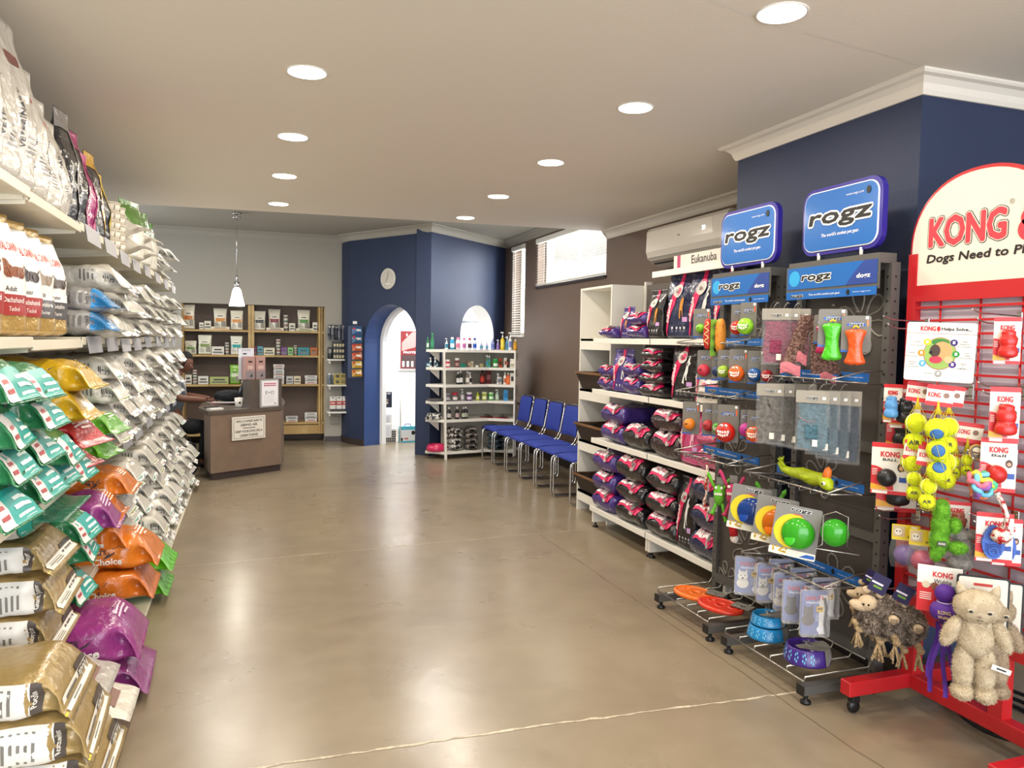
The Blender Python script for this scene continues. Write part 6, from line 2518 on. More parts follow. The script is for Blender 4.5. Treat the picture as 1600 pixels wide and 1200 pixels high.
# rope toy on the right
t = thing('rope_toy', 'red and white knotted rope toy hanging at the right edge of the red stand', 'rope toy', (2.60, 2.02, 1.07), -.8)
M_rr = mat('red_white_rope', 'b01c22', .9, bump=.8, bs=60, col2='e0d8cc', vs=50)
b = B()
b.tube([(-.03, 0, 0), (-.01, 0, -.04), (.005, 0, -.09), (.0, 0, -.13)], .010, M_rr, 10)
b.build('rope', t)
b = B()
furry(b, (-.01, 0, -.155), (.034, .03, .03), M_rr, .2)
b.build('knot', t)

thing = _thing0
# dark coil of cable on the floor behind the red stand
t = thing('cable_coil', 'dark cable loops on the floor behind the red stand', 'cable', (3.05, 2.32, 0))
for k in range(3):
    b = B()
    b.tube([(.16 * math.cos(a) * (1 + .1 * k) + .02 * k, (.2 + .03 * k) * math.sin(a), .012 + .018 * k + .006 * math.sin(3 * a)) for a in [2 * PI * i / 28 for i in range(28)]], .009, M_black, 8, True)
    b.build('cable_loop', t)
# ---------------------------------------------------------------- blue chairs
M_seat = mat('blue_fabric', '2c3f9a', .8, bump=.35, bs=220, var=.06, vs=90)
ct = thing('waiting_chair', 'x', 'chair', (0, 0, 0), 0, 'blue waiting chairs')


def pad(u, v, w, d, th, up):
    pass


b = B()
b.grid(lambda u, v: (.46 * (u - .5) + 0, .44 * (v - .5), .455 + .02 * math.sin(PI * min(1, max(0, u))) ** .4 * math.sin(PI * v) ** .4 - .03 * max(0, .12 - u) * 8), 14, 12, M_seat)
b.box((0, 0, .437), (.455, .435, .036), M_seat, .014, seg=2)
b.build('seat', ct)
b = B()
b.grid(lambda u, v: (.235 - .025 * math.sin(PI * u) ** .35 * math.sin(PI * v) ** .35 + .05 * v + .03 * math.sin(PI * u), .42 * (u - .5) * (1 - .12 * max(0, v - .85) / .15), .53 + .33 * v), 14, 12, M_seat)
b.grid(lambda u, v: (.255 + .05 * v + .03 * math.sin(PI * u), .42 * (u - .5) * (1 - .12 * max(0, v - .85) / .15), .53 + .33 * v), 14, 12, M_seat)
b.build('backrest', ct)
for s_ in (-1, 1):
    y = s_ * .215
    b = B()
    pts = [(.31, y, .84), (.285, y, .7), (.255, y, .55), (.215, y, .47), (.16, y, .43), (-.2, y, .425), (-.245, y, .41), (-.255, y, .36), (-.255, y, .06), (-.245, y, .022), (-.21, y, .011), (.16, y, .011), (.2, y, .022), (.215, y, .06), (.21, y, .30), (.18, y, .4), (.12, y, .42)]
    b.tube(pts, .0105, M_chrome, 8)
    b.build('side_frame', ct)
b = B()
b.tube([(.31, -.215, .84), (.322, -.2, .872), (.33, 0, .88), (.322, .2, .872), (.31, .215, .84)], .0105, M_chrome, 8)
b.build('top_tube', ct)
b = B()
b.tube([(-.1, -.215, .42), (-.1, .215, .42)], .009, M_chrome, 8)
b.build('cross_tube', ct)
cl = ['farthest, beside the white corner shelves', 'second from the corner shelves', 'third from the corner shelves', 'fourth from the corner shelves', 'fifth from the corner shelves, partly behind the bookcase', 'nearest the camera, back hidden by the bookcase']
for i, y in enumerate((9.5, 8.98, 8.47, 7.97, 7.47, 6.97)):
    o = ct if i == 0 else dup(ct)
    o.location = (3.2, y, 0)
    tag(o, 'blue fabric waiting chair with chrome frame, ' + cl[i])

# ---------------------------------------------------------------- corner shelving
FP = [(2.24, 10.05), (2.47, 9.85), (3.1, 9.97), (3.42, 9.78)]
BP = [(3.66, 10.5), (3.4, 10.62), (3.1, 10.55), (2.52, 10.28), (2.3, 10.16)]
cs = thing('corner_shelving', 'white corner shelving unit with bottles between navy wall and taupe wall', 'shelving', (0, 0, 0))
CL = [1.47, 1.23, 1.0, .775, .53, .10]


def slab(b, poly, z0, z1, m):
    n = len(poly)
    vs = [(x, y, z0) for x, y in poly] + [(x, y, z1) for x, y in poly]
    b.add(vs, [tuple(range(n))[::-1], tuple(range(n, 2 * n))] + [(i, (i + 1) % n, (i + 1) % n + n, i + n) for i in range(n)], m)


for z in CL:
    b = B()
    slab(b, FP + BP, z - .035, z, M_frame)
    b.build('shelf', cs)
b = B()
for q, p in zip(BP[:], BP[1:-1]):
    wall_seg(b, p, q, .015, 0, 1.47, mat('shelf_back', 'cbc5b8', .5))
b.build('back_panel', cs)
b = B()
b.add([(2.46, 9.83, 0), (2.49, 9.83, 0), (2.49, 9.87, 0), (2.46, 9.87, 0), (2.43, 9.86, 1.48), (2.455, 9.86, 1.48), (2.455, 9.9, 1.48), (2.43, 9.9, 1.48)], [(0, 3, 2, 1), (4, 5, 6, 7), (0, 1, 5, 4), (1, 2, 6, 5), (2, 3, 7, 6), (3, 0, 4, 7)], M_frame)
b.build('post', cs)
b = B()
wall_seg(b, (3.42, 9.78), (3.66, 10.5), .02, 0, 1.47, M_frame)
b.build('end_panel', cs)
for z in CL[:-1]:
    for (x, y, dx, dy) in ((2.44, 10.12, -.16, -.07), (3.60, 10.2, -.14, -.2)):
        b = B()
        b.add([(x, y, z - .035), (x + dx, y + dy, z - .035), (x, y, z - .17), (x + .004, y + .008, z - .035), (x + dx + .004, y + dy + .008, z - .035), (x + .004, y + .008, z - .17)], [(0, 1, 2), (5, 4, 3), (0, 3, 4, 1), (1, 4, 5, 2), (2, 5, 3, 0)], M_frame)
        b.build('bracket', cs)


def fy(x):
    for (a, c) in zip(FP, FP[1:]):
        if a[0] <= x <= c[0]:
            return a[1] + (c[1] - a[1]) * (x - a[0]) / (c[0] - a[0])
    return FP[-1][1] if x > 3 else FP[0][1]


def sx_(px):
    return 2.47 + (px - 699) * .0092 if px >= 699 else 2.24 + (px - 668) * .0074


def bottle(b, kind, w, h, c, cap, lab=None, x=0, y=0, z=0):
    mb = plas(c, .3)
    mc = plas(cap, .35)
    r = w / 2
    if kind == 'jar':
        b.lathe([(r * .9, 0), (r, h * .04), (r, h * .72), (r * .85, h * .76)], mb, 14, c=(x, y, z))
        b.lathe([(r * .98, h * .74), (r * .98, h), (.001, h)], mc, 14, c=(x, y, z))
    elif kind == 'pump':
        b.lathe([(r * .9, 0), (r, h * .05), (r, h * .55), (r * .4, h * .66), (r * .3, h * .7)], mb, 12, c=(x, y, z))
        b.lathe([(r * .4, h * .68), (r * .4, h * .78), (r * .1, h * .8), (r * .1, h * .92)], mc, 8, c=(x, y, z))
        b.box((x - r * .3, y, z + h * .96), (r * 1.3, r * .5, h * .07), mc)
    elif kind == 'spray':
        b.lathe([(r * .9, 0), (r, h * .05), (r * .95, h * .5), (r * .4, h * .72), (r * .3, h * .78)], mb, 12, c=(x, y, z))
        b.lathe([(r * .4, h * .76), (r * .5, h * .9), (r * .3, h), (.001, h)], mc, 8, c=(x, y, z))
        b.box((x - r * .6, y, z + h * .92), (r * 1.2, r * .4, h * .06), mc)
    elif kind == 'shampoo':
        b.lathe([(r * .75, 0), (r * .95, h * .25), (r * 1.0, h * .62), (r * .72, h * .8), (r * .6, h * .82)], mb, 16, c=(x, y, z), sy=.6)
        b.lathe([(r * .62, h * .82), (r * .66, h * .86), (r * .6, h * 1.0), (.001, h)], mc, 16, c=(x, y, z), sy=.65)
    elif kind == 'box':
        b.box((x, y, z + h / 2), (w, w * .7, h), mb)
    else:
        b.lathe([(r * .9, 0), (r, h * .04), (r, h * .62), (r * .4, h * .78), (r * .35, h * .82)], mb, 12, c=(x, y, z))
        b.lathe([(r * .42, h * .82), (r * .42, h), (.001, h)], mc, 10, c=(x, y, z))
    if lab:
        if kind == 'box':
            b.box((x, y - w * .355, z + h * .5), (w * .7, .001, h * .4), ink(lab))
        else:
            k = .6 if kind == 'shampoo' else 1
            b.grid(lambda u, v: (x + (r * 1.02) * math.sin((u - .5) * 2.2), y - (r * 1.03) * k * math.cos((u - .5) * 2.2) - .0005, z + h * (.16 + .34 * v)), 6, 1, ink(lab))


desc_col = {}
rows = {
    1.47: [(672, 'bottle', .045, .16, '2e7a52', '2f9a5a', 'd9e6d8', 'small green bottle'), (679, 'bottle', .06, .215, '2a7a4a', '2aa35a', '3a8f6a', 'tall green bottle with green cap'),
           (701, 'pump', .05, .15, 'dfe4e6', 'f0f0ee', '2a7f9c', 'white pump bottle'), (710, 'shampoo', .075, .165, '2fa4cf', 'e8e8ea', 'dff0f6', 'cyan shampoo bottle with white cap'),
           (719, 'shampoo', .075, .165, 'efe6e8', 'e58aa6', 'e07a9a', 'white and pink shampoo bottle'), (729, 'shampoo', .07, .16, 'ece4ea', 'c77ab0', 'b86aa6', 'white and lilac shampoo bottle'),
           (738, 'shampoo', .07, .16, 'eceaf0', 'b0283a', '3a2036', 'white shampoo bottle with dark label and red cap'), (746, 'shampoo', .07, .16, 'e6eaf2', '2440a0', '2a55c4', 'white and royal blue shampoo bottle'),
           (757, 'spray', .06, .115, 'b9a8d6', 'e4e4ec', '5aa4b0', 'small lilac spray bottle'), (766, 'spray', .05, .105, 'a8a0d0', 'dcdce8', '5a9ab0', 'small lilac spray bottle with teal label'),
           (774, 'bottle', .065, .16, '8f9cd0', 'd6d8ec', '6a7ac0', 'periwinkle blue bottle'), (781, 'spray', .05, .145, 'a08ac8', 'd6cce6', '8a6ab8', 'purple tinted spray bottle'),
           (787, 'pump', .07, .25, 'e0c21e', 'efeee6', 'e8d65a', 'tall yellow pump bottle'), (793, 'spray', .06, .19, '5a9ab8', 'dfe6ea', '4a7aa0', 'blue labelled spray bottle'), (797, 'pump', .065, .245, 'e9ebe8', 'f2f2f0', '7a8ac0', 'tall white pump bottle'),
           (804, 'bottle', .065, .15, 'c8901e', 'efe6c8', 'd9a02a', 'amber bottle at the right end')],
    1.23: [(673, 'box', .08, .06, '2a5a6a', '', 'c9d6da', 'dark teal carton'), (677, 'spray', .04, .13, 'e0e4e4', 'f0f0ee', '2a4a5a', 'white dropper bottle'), (684, 'spray', .04, .13, 'e0e4e4', 'f0f0ee', '2a4a5a', 'second white dropper bottle'), (687, 'box', .06, .06, '24586a', '', 'c9d6da', 'small dark teal carton'),
           (703, 'jar', .08, .105, 'c23048', 'e9e6e0', 'e6dcd8', 'red tub with white lid'), (718, 'jar', .075, .125, '6a2e36', 'e9e6e0', 'a88a84', 'maroon tub with white lid'), (726, 'box', .05, .055, '1f7a6a', '', None, 'small green carton'), (731, 'box', .05, .045, '2a8474', '', None, 'low green carton'),
           (737, 'box', .05, .09, '7a6a5a', '', 'b0a08a', 'brown carton'), (743, 'box', .05, .08, 'd9d0b4', '', 'b0a880', 'cream carton'), (750, 'box', .05, .03, 'd9d6cc', '', None, 'flat white carton'), (759, 'box', .06, .05, 'b8b080', '', None, 'olive carton'),
           (767, 'spray', .05, .17, '5a9a6a', 'e6eae6', '3a8ab0', 'green and blue spray bottle'), (770, 'spray', .05, .165, '4a94ac', 'e6eae6', '3a8a5a', 'teal spray bottle'), (778, 'jar', .09, .115, '1f8a3a', '2a9a4a', 'dfeadf', 'bright green tub'),
           (786, 'box', .045, .125, 'c0502a', '', '2a2a2a', 'orange and black box'), (791, 'box', .04, .135, 'dcd8d0', '', '8a3a2a', 'white narrow box'), (795, 'box', .04, .11, '2a2a30', '', 'c0402a', 'black narrow box'), (801, 'jar', .1, .12, 'e0dccf', 'e9e6dd', 'b0a890', 'large white tub')],
    1.0: [(720, 'bottle', .075, .17, '1c1a1c', 'e6e4e0', 'dcdcd8', 'black bottle with white cap'), (724, 'bottle', .075, .185, '1d1b1d', 'efeeea', 'e6e6e2', 'taller black and white bottle'), (735, 'bottle', .07, .18, '8a8478', 'efeeea', 'e6e2da', 'translucent bottle with white cap'), (739, 'spray', .07, .165, 'e6e2da', 'efeeea', '2a2a2a', 'white sprayer bottle'),
          (759, 'bottle', .085, .2, '4a1c16', '1c1a1a', 'b8302a', 'brown bottle with red label'), (770, 'box', .09, .18, '5a2226', '', '8a5a5a', 'maroon carton'), (782, 'spray', .05, .15, 'd9d8d4', 'eeeeea', '8a8a90', 'clear spray bottle'), (786, 'box', .04, .1, 'e2e0da', '', '6a8ab0', 'narrow white box'),
          (791, 'bottle', .055, .17, 'e6e2da', 'efeeea', 'c06a3a', 'white bottle with orange print'), (795, 'bottle', .06, .165, 'd9602a', 'efeeea', 'e07a3a', 'orange bottle with white cap'), (800, 'box', .06, .16, 'dedad2', '', '2a2a2e', 'white and black box')],
    .775: [(704, 'jar', .085, .11, '5c5c60', '8a8a8e', 'b0b0b4', 'grey tub'), (715, 'jar', .09, .115, '6a6468', 'c02a3a', 'e2dcda', 'grey tub with red lid'), (727, 'pump', .065, .16, '8a8a8c', 'eeeeec', 'd0d0d0', 'grey pump bottle'), (738, 'jar', .095, .115, '5a2a72', 'e9e6ea', 'd6c6dc', 'purple tub with white lid'),
            (752, 'bottle', .06, .115, 'b9c81e', 'c9d62a', 'e2e6b0', 'lime bottle'), (763, 'jar', .09, .115, '9aac1e', 'd9e0b0', 'e6e8c8', 'lime green tub'), (773, 'jar', .09, .11, '2f9a3a', 'b8d8a8', 'd6ead0', 'green tub'), (781, 'pump', .065, .15, '9ab09a', 'eeeeec', 'c0d0c0', 'pale green pump bottle'), (792, 'box', .065, .15, '4a9ad0', '', '2a7ab8', 'sky blue carton')],
    .53: [(706, 'bottle', .075, .165, '1b1a1c', 'e9e6e0', 'c9c2bc', 'black bottle, white cap, first'), (719, 'bottle', .075, .165, '1b1a1c', 'e9e6e0', 'c8b0b0', 'black bottle, white cap, second'), (729, 'bottle', .07, .16, '1b1a1c', 'e9e6e0', 'b8c0a8', 'black bottle, white cap, third'), (733, 'bottle', .075, .165, '1b1a1c', 'e9e6e0', 'a8a89a', 'black bottle, white cap, fourth')],
}
rn = {1.47: 'top', 1.23: 'second', 1.0: 'third', .775: 'fourth', .53: 'fifth'}
for z, items in rows.items():
    for i, (px, kind, w_, h_, c, cap, lab, d) in enumerate(items):
        x = sx_(px)
        y = fy(x) + .07 + (.05 if i % 2 and kind == 'box' else 0)
        if z in (1.0, .775) and px < 700:
            continue
        b = B()
        w_ *= .82
        bottle(b, kind, w_, h_, c, cap or c, lab, 0, 0, 0)
        nm = {'jar': 'tub', 'pump': 'pump_bottle', 'spray': 'spray_bottle', 'shampoo': 'shampoo_bottle', 'box': 'carton', 'bottle': 'bottle'}[kind]
        o = b.build(nm, None, (x, y, z + .001))
        tag(o, '%s on the %s white corner shelf' % (d, rn[z]), nm.replace('_', ' '), 'products on the corner shelving')
# folded tin bowls and trays
t = thing('pet_bowl', 'white tin bowl with black pattern on the left end of the corner shelves', 'bowl', (2.36, 10.03, .531))
b = B()
b.lathe([(.12, 0), (.13, .004), (.095, .075), (.088, .075), (.07, .02), (.001, .02)], mat('tin_pattern', 'd9d6d0', .35, col2='2a2a2c', vs=30), 26)
b.build('bowl', t)
t = thing('serving_tray', 'flat dark rimmed tray on the left end of the fourth corner shelf', 'tray', (2.37, 10.03, .776))
b = B()
b.lathe([(.1, 0), (.13, .03), (.125, .03), (.098, .006), (.001, .006)], mat('tray_grey', '6a686a', .3, .3), 26)
b.build('tray', t)
t = thing('pet_bowl', 'round pink pet bowl on the base of the corner shelving', 'bowl', (2.38, 10.0, .101))
b = B()
b.lathe([(.12, 0), (.135, .01), (.13, .05), (.11, .085), (.1, .088), (.09, .07), (.08, .03), (.001, .03)], mat('pink_plastic', 'c92a5c', .3, coat=.3), 28)
b.build('bowl', t)
for i, (x, y) in enumerate(((3.12, 10.08), (3.3, 9.98))):
    t = thing('grooming_tool', 'red flat card with dark grooming tool on the fifth corner shelf, %s one' % ['left', 'right'][i], 'grooming tool', (x, y, .532), -.9)
    b = B()
    b.rrect(-.1, .1, -.05, .05, .01, .006, mat('red_card', '9a2a26', .5), Matrix.Rotation(-PI / 2, 4, 'X') @ TR((0, -.004, 0)))
    b.build('card', t)
    b = B()
    b.lathe([(.03, .008), (.034, .03), (.02, .045), (.001, .048)], mat('tool_grey', '4a4a50', .3, .3), 14)
    b.tube([(.02, 0, .025), (.09, .01, .02)], .009, MATS['tool_grey'], 8)
    b.build('tool', t)


# rolled patterned blankets on the base
def blanket(lab, x, y, col, c2, w_=.17, n=4, vs=26):
    t = thing('blanket_stack', lab, 'blanket', (x, y, .109), rnd.uniform(-.2, .2))
    m = mat('blanket_' + col + c2, col, .95, bump=.6, bs=40, col2=c2, vs=vs)
    h = .075
    for k in range(n):
        b = B()
        def fn(u, v, k=k):
            a = 2 * PI * u
            q = (v - .5) * 2
            rr = 1 - .12 * noise.noise(Vector((a, q * 2, k * 3 + x)))
            e = (1 - abs(q) ** 4) ** .5 if abs(q) < 1 else 0
            return (w_ * .5 * math.copysign(abs(math.cos(a)) ** .7, math.cos(a)) * rr * (.4 + .6 * e) + .006 * math.sin(k * 2), q * .12, h * (k + .5) + h * .55 * math.sin(a) * rr * (.5 + .5 * e))
        b.grid(fn, 22, 12, m)
        b.build('folded_blanket', t)


blanket('stack of white blankets with black bone pattern in the corner shelving base', 2.64, 10.02, 'd6d3cc', '1c1b1d')
blanket('stack of black blankets with small white print in the corner shelving base', 2.88, 10.04, '201d1f', '9a918c', .19, 4, 60)
blanket('stack of dark blue jeans-like cloths in the corner shelving base behind the chairs', 3.2, 9.92, '2f3f4a', '42545f', .2, 3, 50)
t = thing('pet_cushion', 'dark blue cushion on top of the dark cloths behind the far chair', 'cushion', (3.15, 9.98, .35))
b = B()
b.ball((0, 0, .05), (.14, .1, .05), mat('navy_cloth', '27346e', .85, bump=.3), 18)
b.build('cushion', t)

# ---------------------------------------------------------------- clock
t = thing('wall_clock', 'round white wall clock above the arched doorway', 'clock', tuple(M_door @ Vector((off + .53, -.002, 2.455))), math.atan2(DW1[1] - DW0[1], DW1[0] - DW0[0]))
YR = Matrix.Rotation(PI / 2, 4, 'X')
b = B()
b.lathe([(.148, 0), (.152, .02), (.14, .032), (.125, .026), (.001, .024)], mat('clock_shell', 'cfcac0', .4), 36, YR)
b.build('case', t)
b = B()
b.lathe([(.124, .0275), (.001, .0275)], ink('c8c2b6'), 36, YR)
for k in range(12):
    a = k * PI / 6
    b.box((.108 * math.sin(a), -.0285, .108 * math.cos(a)), (.004, .001, .012), ink('6b6660'), rot=(0, a, 0))
for k in range(3):
    b.disc(-.03 + .04 * k, -.075, .011, ink('f6f6f4'), -.0285, d=.001)
b.build('dial', t)
for l, a in ((.06, -2.4), (.09, .25)):
    b = B()
    b.box((l / 2 * math.sin(a), -.031, l / 2 * math.cos(a)), (.005, .001, l), ink('4a4642'), rot=(0, a, 0))
    b.build('hand', t)

# ---------------------------------------------------------------- pendant lamp
t = thing('pendant_lamp', 'glowing white glass pendant lamp on a thin cord above the counter', 'lamp', (-.15, 10.26, 3.148))
b = B()
b.lathe([(.055, 0), (.055, -.02), (.02, -.022)], M_chrome, 20)
b.lathe([(.055, -.05), (.055, -.07), (.001, -.072)], M_chrome, 20)
b.tube([(0, 0, -.02), (0, 0, -.06)], .01, M_chrome, 8)
b.build('canopy', t)
b = B()
b.tube([(0, 0, -.07), (0, 0, -.82)], .0035, M_chrome, 6)
b.build('cord', t)
b = B()
b.tube([(0, 0, -.78), (0, 0, -.86)], .012, M_chrome, 10)
b.lathe([(.03, -.86), (.032, -.9), (.028, -.94)], M_chrome, 16)
b.build('lamp_holder', t)
b = B()
b.lathe([(.035, -.94), (.05, -.97), (.07, -1.06), (.085, -1.13), (.095, -1.16), (.09, -1.165)], mat('lamp_glass', 'fff6e6', .4, emit=9), 26)
b.build('glass_shade', t)
lamp('pendant_glow', 'POINT', (-.15, 10.26, 1.95), 22, (1, .93, .82), size=.08)

# ---------------------------------------------------------------- things through the arched doorway
t = thing('framed_poster', 'red framed poster on the white wall beyond the arched doorway', 'poster', (2.78, 13.385, 1.04))
b = B()
b.bb(-.30, .30, -.02, .01, 0, .74, mat('silver_frame', 'c9c8c6', .3, .5))
b.build('frame', t)
b = B()
b.bb(-.26, .26, -.024, -.02, .04, .70, ink('7a2a2c'))
b.add([(-.24, -.0255, .35), (.0, -.0255, .42), (.1, -.0255, .69), (-.05, -.0255, .69), (-.24, -.0255, .5)], [(0, 1, 2, 3, 4)], ink('d08a84'))
b.box((0, -.026, .17), (.48, .001, .22), ink('4a3a3a'))
for k in range(6):
    b.box((-.21 + .08 * k, -.0275, .12), (.04, .001, .10), ink('d9d6d2'))
b.text('PROTECTOR', ink('f0eeea'), .035, .42, bold=.03, M=TR((0, -.028, .31)))
b.text('II', ink('d9c8c0'), .05, bold=.02, M=TR((-.15, -.028, .61)))
b.build('print', t)
t = thing('wire_mesh_gate', 'white wire mesh panel with notices just beyond the arched doorway', 'mesh panel', (2.0, 11.62, .0), 0)
b = B()
for k in range(13):
    b.tube([(-.19 + .38 * k / 12, 0, .0), (-.19 + .38 * k / 12, 0, .86)], .0028, M_white, 5)
for k in range(24):
    b.tube([(-.19, .003, .01 + .84 * k / 23), (.19, .003, .01 + .84 * k / 23)], .0028, M_white, 5)
b.build('mesh', t)
b = B()
b.tube([(-.2, 0, 0), (-.2, 0, .87), (.2, 0, .87), (.2, 0, 0)], .008, M_white, 6)
b.build('frame', t)
t = thing('notice_poster', 'dark poster reading need your help on the wire mesh panel', 'poster', (1.94, 11.605, .55))
b = B()
b.box((0, 0, .12), (.24, .002, .24), ink('20283c'))
b.build('poster_sheet', t)
b = B()
b.text('NEED YOUR HELP', ink('f0f0f4'), .022, .2, bold=.03, M=TR((0, -.002, .205)))
b.ball((.0, -.001, .07), (.07, .001, .025), ink('c8b8a0'), 12)
b.ball((.03, -.001, .11), (.04, .001, .03), ink('8a7a6a'), 12)
b.build('poster_print', t)
for i, (z, h_) in enumerate(((.31, .13), (.09, .20))):
    t = thing('notice_sheet', 'white printed notice on the wire mesh panel, %s one' % ['upper', 'lower'][i], 'notice', (1.94, 11.605, z))
    b = B()
    b.box((0, 0, h_ / 2), (.23, .002, h_), ink('e4e6ea'))
    b.build('paper', t)
    b = B()
    for k in range(5):
        b.box((0, -.0015, h_ * (.2 + .13 * k)), (.18 - .03 * (k % 2), .001, .004), ink('9aa0aa'))
    b.build('print', t)
t = thing('dark_crate', 'dark crate standing on the floor behind the wire mesh panel', 'crate', (1.99, 11.8, .0))
b = B()
b.bb(-.16, .16, -.08, .08, 0, .16, mat('crate_dark', '4a4846', .5), .01)
b.build('crate_body', t)
b = B()
b.bb(-.165, .165, -.085, .085, .16, .18, mat('crate_dark', '4a4846', .5), .004)
b.build('lid', t)
t = thing('product_box', 'white and cyan box with dog picture leaning beyond the arched doorway', 'box', (2.32, 11.66, 0))
b = B()
b.bb(-.14, .14, -.03, .03, 0, .25, mat('cyan_box', '56c2dc', .4))
b.build('carton', t)
b = B()
b.box((.005, -.031, .11), (.24, .001, .17), ink('eaf0f2'))
b.ball((.08, -.032, .15), (.03, .001, .035), ink('2a2a2c'), 12)
b.box((-.03, -.032, .06), (.06, .001, .02), ink('c8403a'))
b.ball((-.1, -.032, .05), (.02, .001, .025), ink('3a302c'), 10)
b.build('box_print', t)
b = B()
b.tube([(-.05, 0, .25), (-.04, 0, .285), (.04, 0, .285), (.05, 0, .25)], .008, mat('blue_handle', '2a6ab0', .4), 6)
b.build('handle', t)
# white arched window frame seen through the small arch
b = B()
for x in (3.55, 4.3, 5.05):
    b.bb(x - .025, x + .025, 13.3, 13.36, .4, 2.0, M_bright)
b.bb(3.5, 5.1, 13.3, 13.36, 1.95, 2.03, M_bright)
b.tube([(4.3 + .8 * math.cos(a), 13.33, 2.0 + .8 * math.sin(a)) for a in [PI * i / 20 for i in range(21)]], .03, M_bright, 6)
b.tube([(4.3, 13.33, 2.0), (4.3, 13.33, 2.8)], .02, M_bright, 6)
b.bb(3.55, 5.05, 13.37, 13.39, .4, 2.0, mat('pale_glass', 'aeb4b8', .2))
struct('window_3', b)

# ---------------------------------------------------------------- pier beside the shelving niche
ps = []
for i, (z, nm, x1) in enumerate(((1.28, 'upper', .26), (.89, 'middle', .33), (.48, 'lower', .33))):
    t = thing('wall_shelf', 'small white bracket shelf on the grey pier, %s one' % nm, 'shelf', (1.11, 11.99, z))
    b = B()
    b.bb(0, x1, -.22, 0, -.022, 0, M_frame)
    b.build('board', t)
    b = B()
    b.bb(.03, .045, -.2, 0, -.07, -.022, M_frame)
    b.build('bracket', t)
for i in range(3):
    t = thing('medicine_carton', 'tall white and red carton on the lowest pier shelf, %s' % ['left', 'middle', 'right'][i] + ' one', 'carton', (1.195 + .095 * i, 11.85, .481), 0, 'red and white cartons')
    b = B()
    b.bb(-.043, .043, -.04, .04, 0, .23, ink('dcd9d2'))
    b.build('carton', t)
    b = B()
    b.box((0, -.041, .13), (.086, .001, .06), ink('b8332c'))
    b.box((0, -.0418, .13), (.06, .001, .014), ink('f0eeea'))
    b.box((0, -.041, .21), (.035, .001, .012), ink('2a2a2a'))
    b.box((0, -.041, .02), (.086, .001, .04), ink('2a2624'))
    b.build('carton_print', t)
for i in range(2):
    t = thing('yellow_carton', 'flat pale yellow carton on the middle pier shelf, %s one' % ['lower', 'upper'][i], 'carton', (1.31, 11.85, .891 + .085 * i), 0, 'pale yellow cartons')
    b = B()
    b.bb(-.1, .1, -.05, .05, 0, .083, mat('yellow_carton', 'b5a45a', .5), .002)
    b.build('carton', t)
    b = B()
    b.ball((-.05, -.051, .045), (.03, .001, .025), ink('4a4030'), 10)
    b.box((.04, -.051, .045), (.07, .001, .05), ink('7a6c3c'))
    b.build('carton_print', t)
for i in range(4):
    t = thing('bagged_harness', 'grey blue bagged accessory behind the yellow cartons, %s from left' % ORD[i], 'pet accessory', (1.15 + .06 * i, 11.9, .891), 0, 'bagged accessories on the middle pier shelf')
    b = B()
    b.box((0, 0, .09), (.05, .03, .18), film(['5a6470', '3c4654', '6a7480', '46505c'][i]), .01, seg=2)
    b.build('bag', t)
    b = B()
    b.box((0, -.0155, .16), (.04, .002, .03), ink('d6d3cc'))
    b.build('header', t)
for i in range(5):
    t = thing('bagged_coat', 'dark bagged dog coat hanging on the grey pier, %s from left' % ORD[i], 'dog coat', (1.15 + .05 * i, 11.88 - .02 * (i % 2), 1.57), 0, 'dark bagged coats on the pier')
    b = B()
    b.grid(lambda u, v, i=i: ((u - .5) * .055, -.015 * math.sin(PI * u) + .005 * math.sin(v * 9 + i), .23 * v), 5, 8, film(['2c2f36', '45464c', '23262c', '3a3d48', '52545c'][i]))
    b.grid(lambda u, v, i=i: ((u - .5) * .055, .01, .23 * v), 2, 2, film(['2c2f36', '45464c', '23262c', '3a3d48', '52545c'][i]))
    b.build('folded_coat', t)
    b = B()
    b.box((0, -.014, .2), (.03, .002, .03), ink('b0aea8'))
    b.build('card_tag', t)
t = thing('tin_display', 'black display box filled with three rows of small pale tins', 'display box', (1.285, 11.87, 1.281))
b = B()
b.bb(-.09, .09, -.03, .07, 0, .26, M_black)
b.build('box_body', t)
for r_ in range(3):
    for k in range(4):
        b = B()
        b.lathe([(.018, 0), (.018, .045), (.001, .046)], plas('d2c8a8'), 10, c=(-.062 + .042 * k, -.05, .015 + .085 * r_))
        b.build('tin', t)
t = thing('black_pouch_stack', 'dark stacked pouches left of the tin display on the upper pier shelf', 'pouch', (1.155, 11.88, 1.281))
b = B()
b.box((0, 0, .09), (.07, .1, .18), film('2a2a2e'), .02, seg=2)
b.build('pouches', t)
b = B()
b.box((0, -.051, .12), (.04, .002, .05), ink('8a8880'))
b.build('label', t)
# hanging treat packets on the navy wall
pc = ['2a5a8c', '2a5478', 'b0522a', 'a8501f', 'b08a24', 'ad8020']
for i, c in enumerate(pc):
    nm = ['blue treat packet, topmost', 'blue treat packet, second', 'rust orange treat packet, third', 'rust orange treat packet, fourth', 'mustard treat packet, fifth', 'mustard treat packet, lowest'][i]
    t = thing('treat_packet', nm + ' on the clip strip beside the doorway', 'packet', (1.49, 11.30, 1.665 - .125 * i), .1)
    t.rotation_euler = (-.25, 0, .15)
    b = B()
    b.grid(lambda u, v: ((u - .5) * .15, -.022 * math.sin(PI * u) ** .6 * math.sin(PI * v) ** .6, .105 * v), 8, 6, film(c))
    b.grid(lambda u, v: ((u - .5) * .15, .008 * math.sin(PI * u) * math.sin(PI * v), .105 * v), 4, 4, film(c))
    b.build('packet_body', t)
    b = B()
    b.ball((-.045, -.016, .075), (.022, .004, .02), ink('b0303a'), 10)
    b.box((.02, -.0245, .05), (.06, .001, .03), ink('d0c8b8'))
    b.build('packet_print', t)
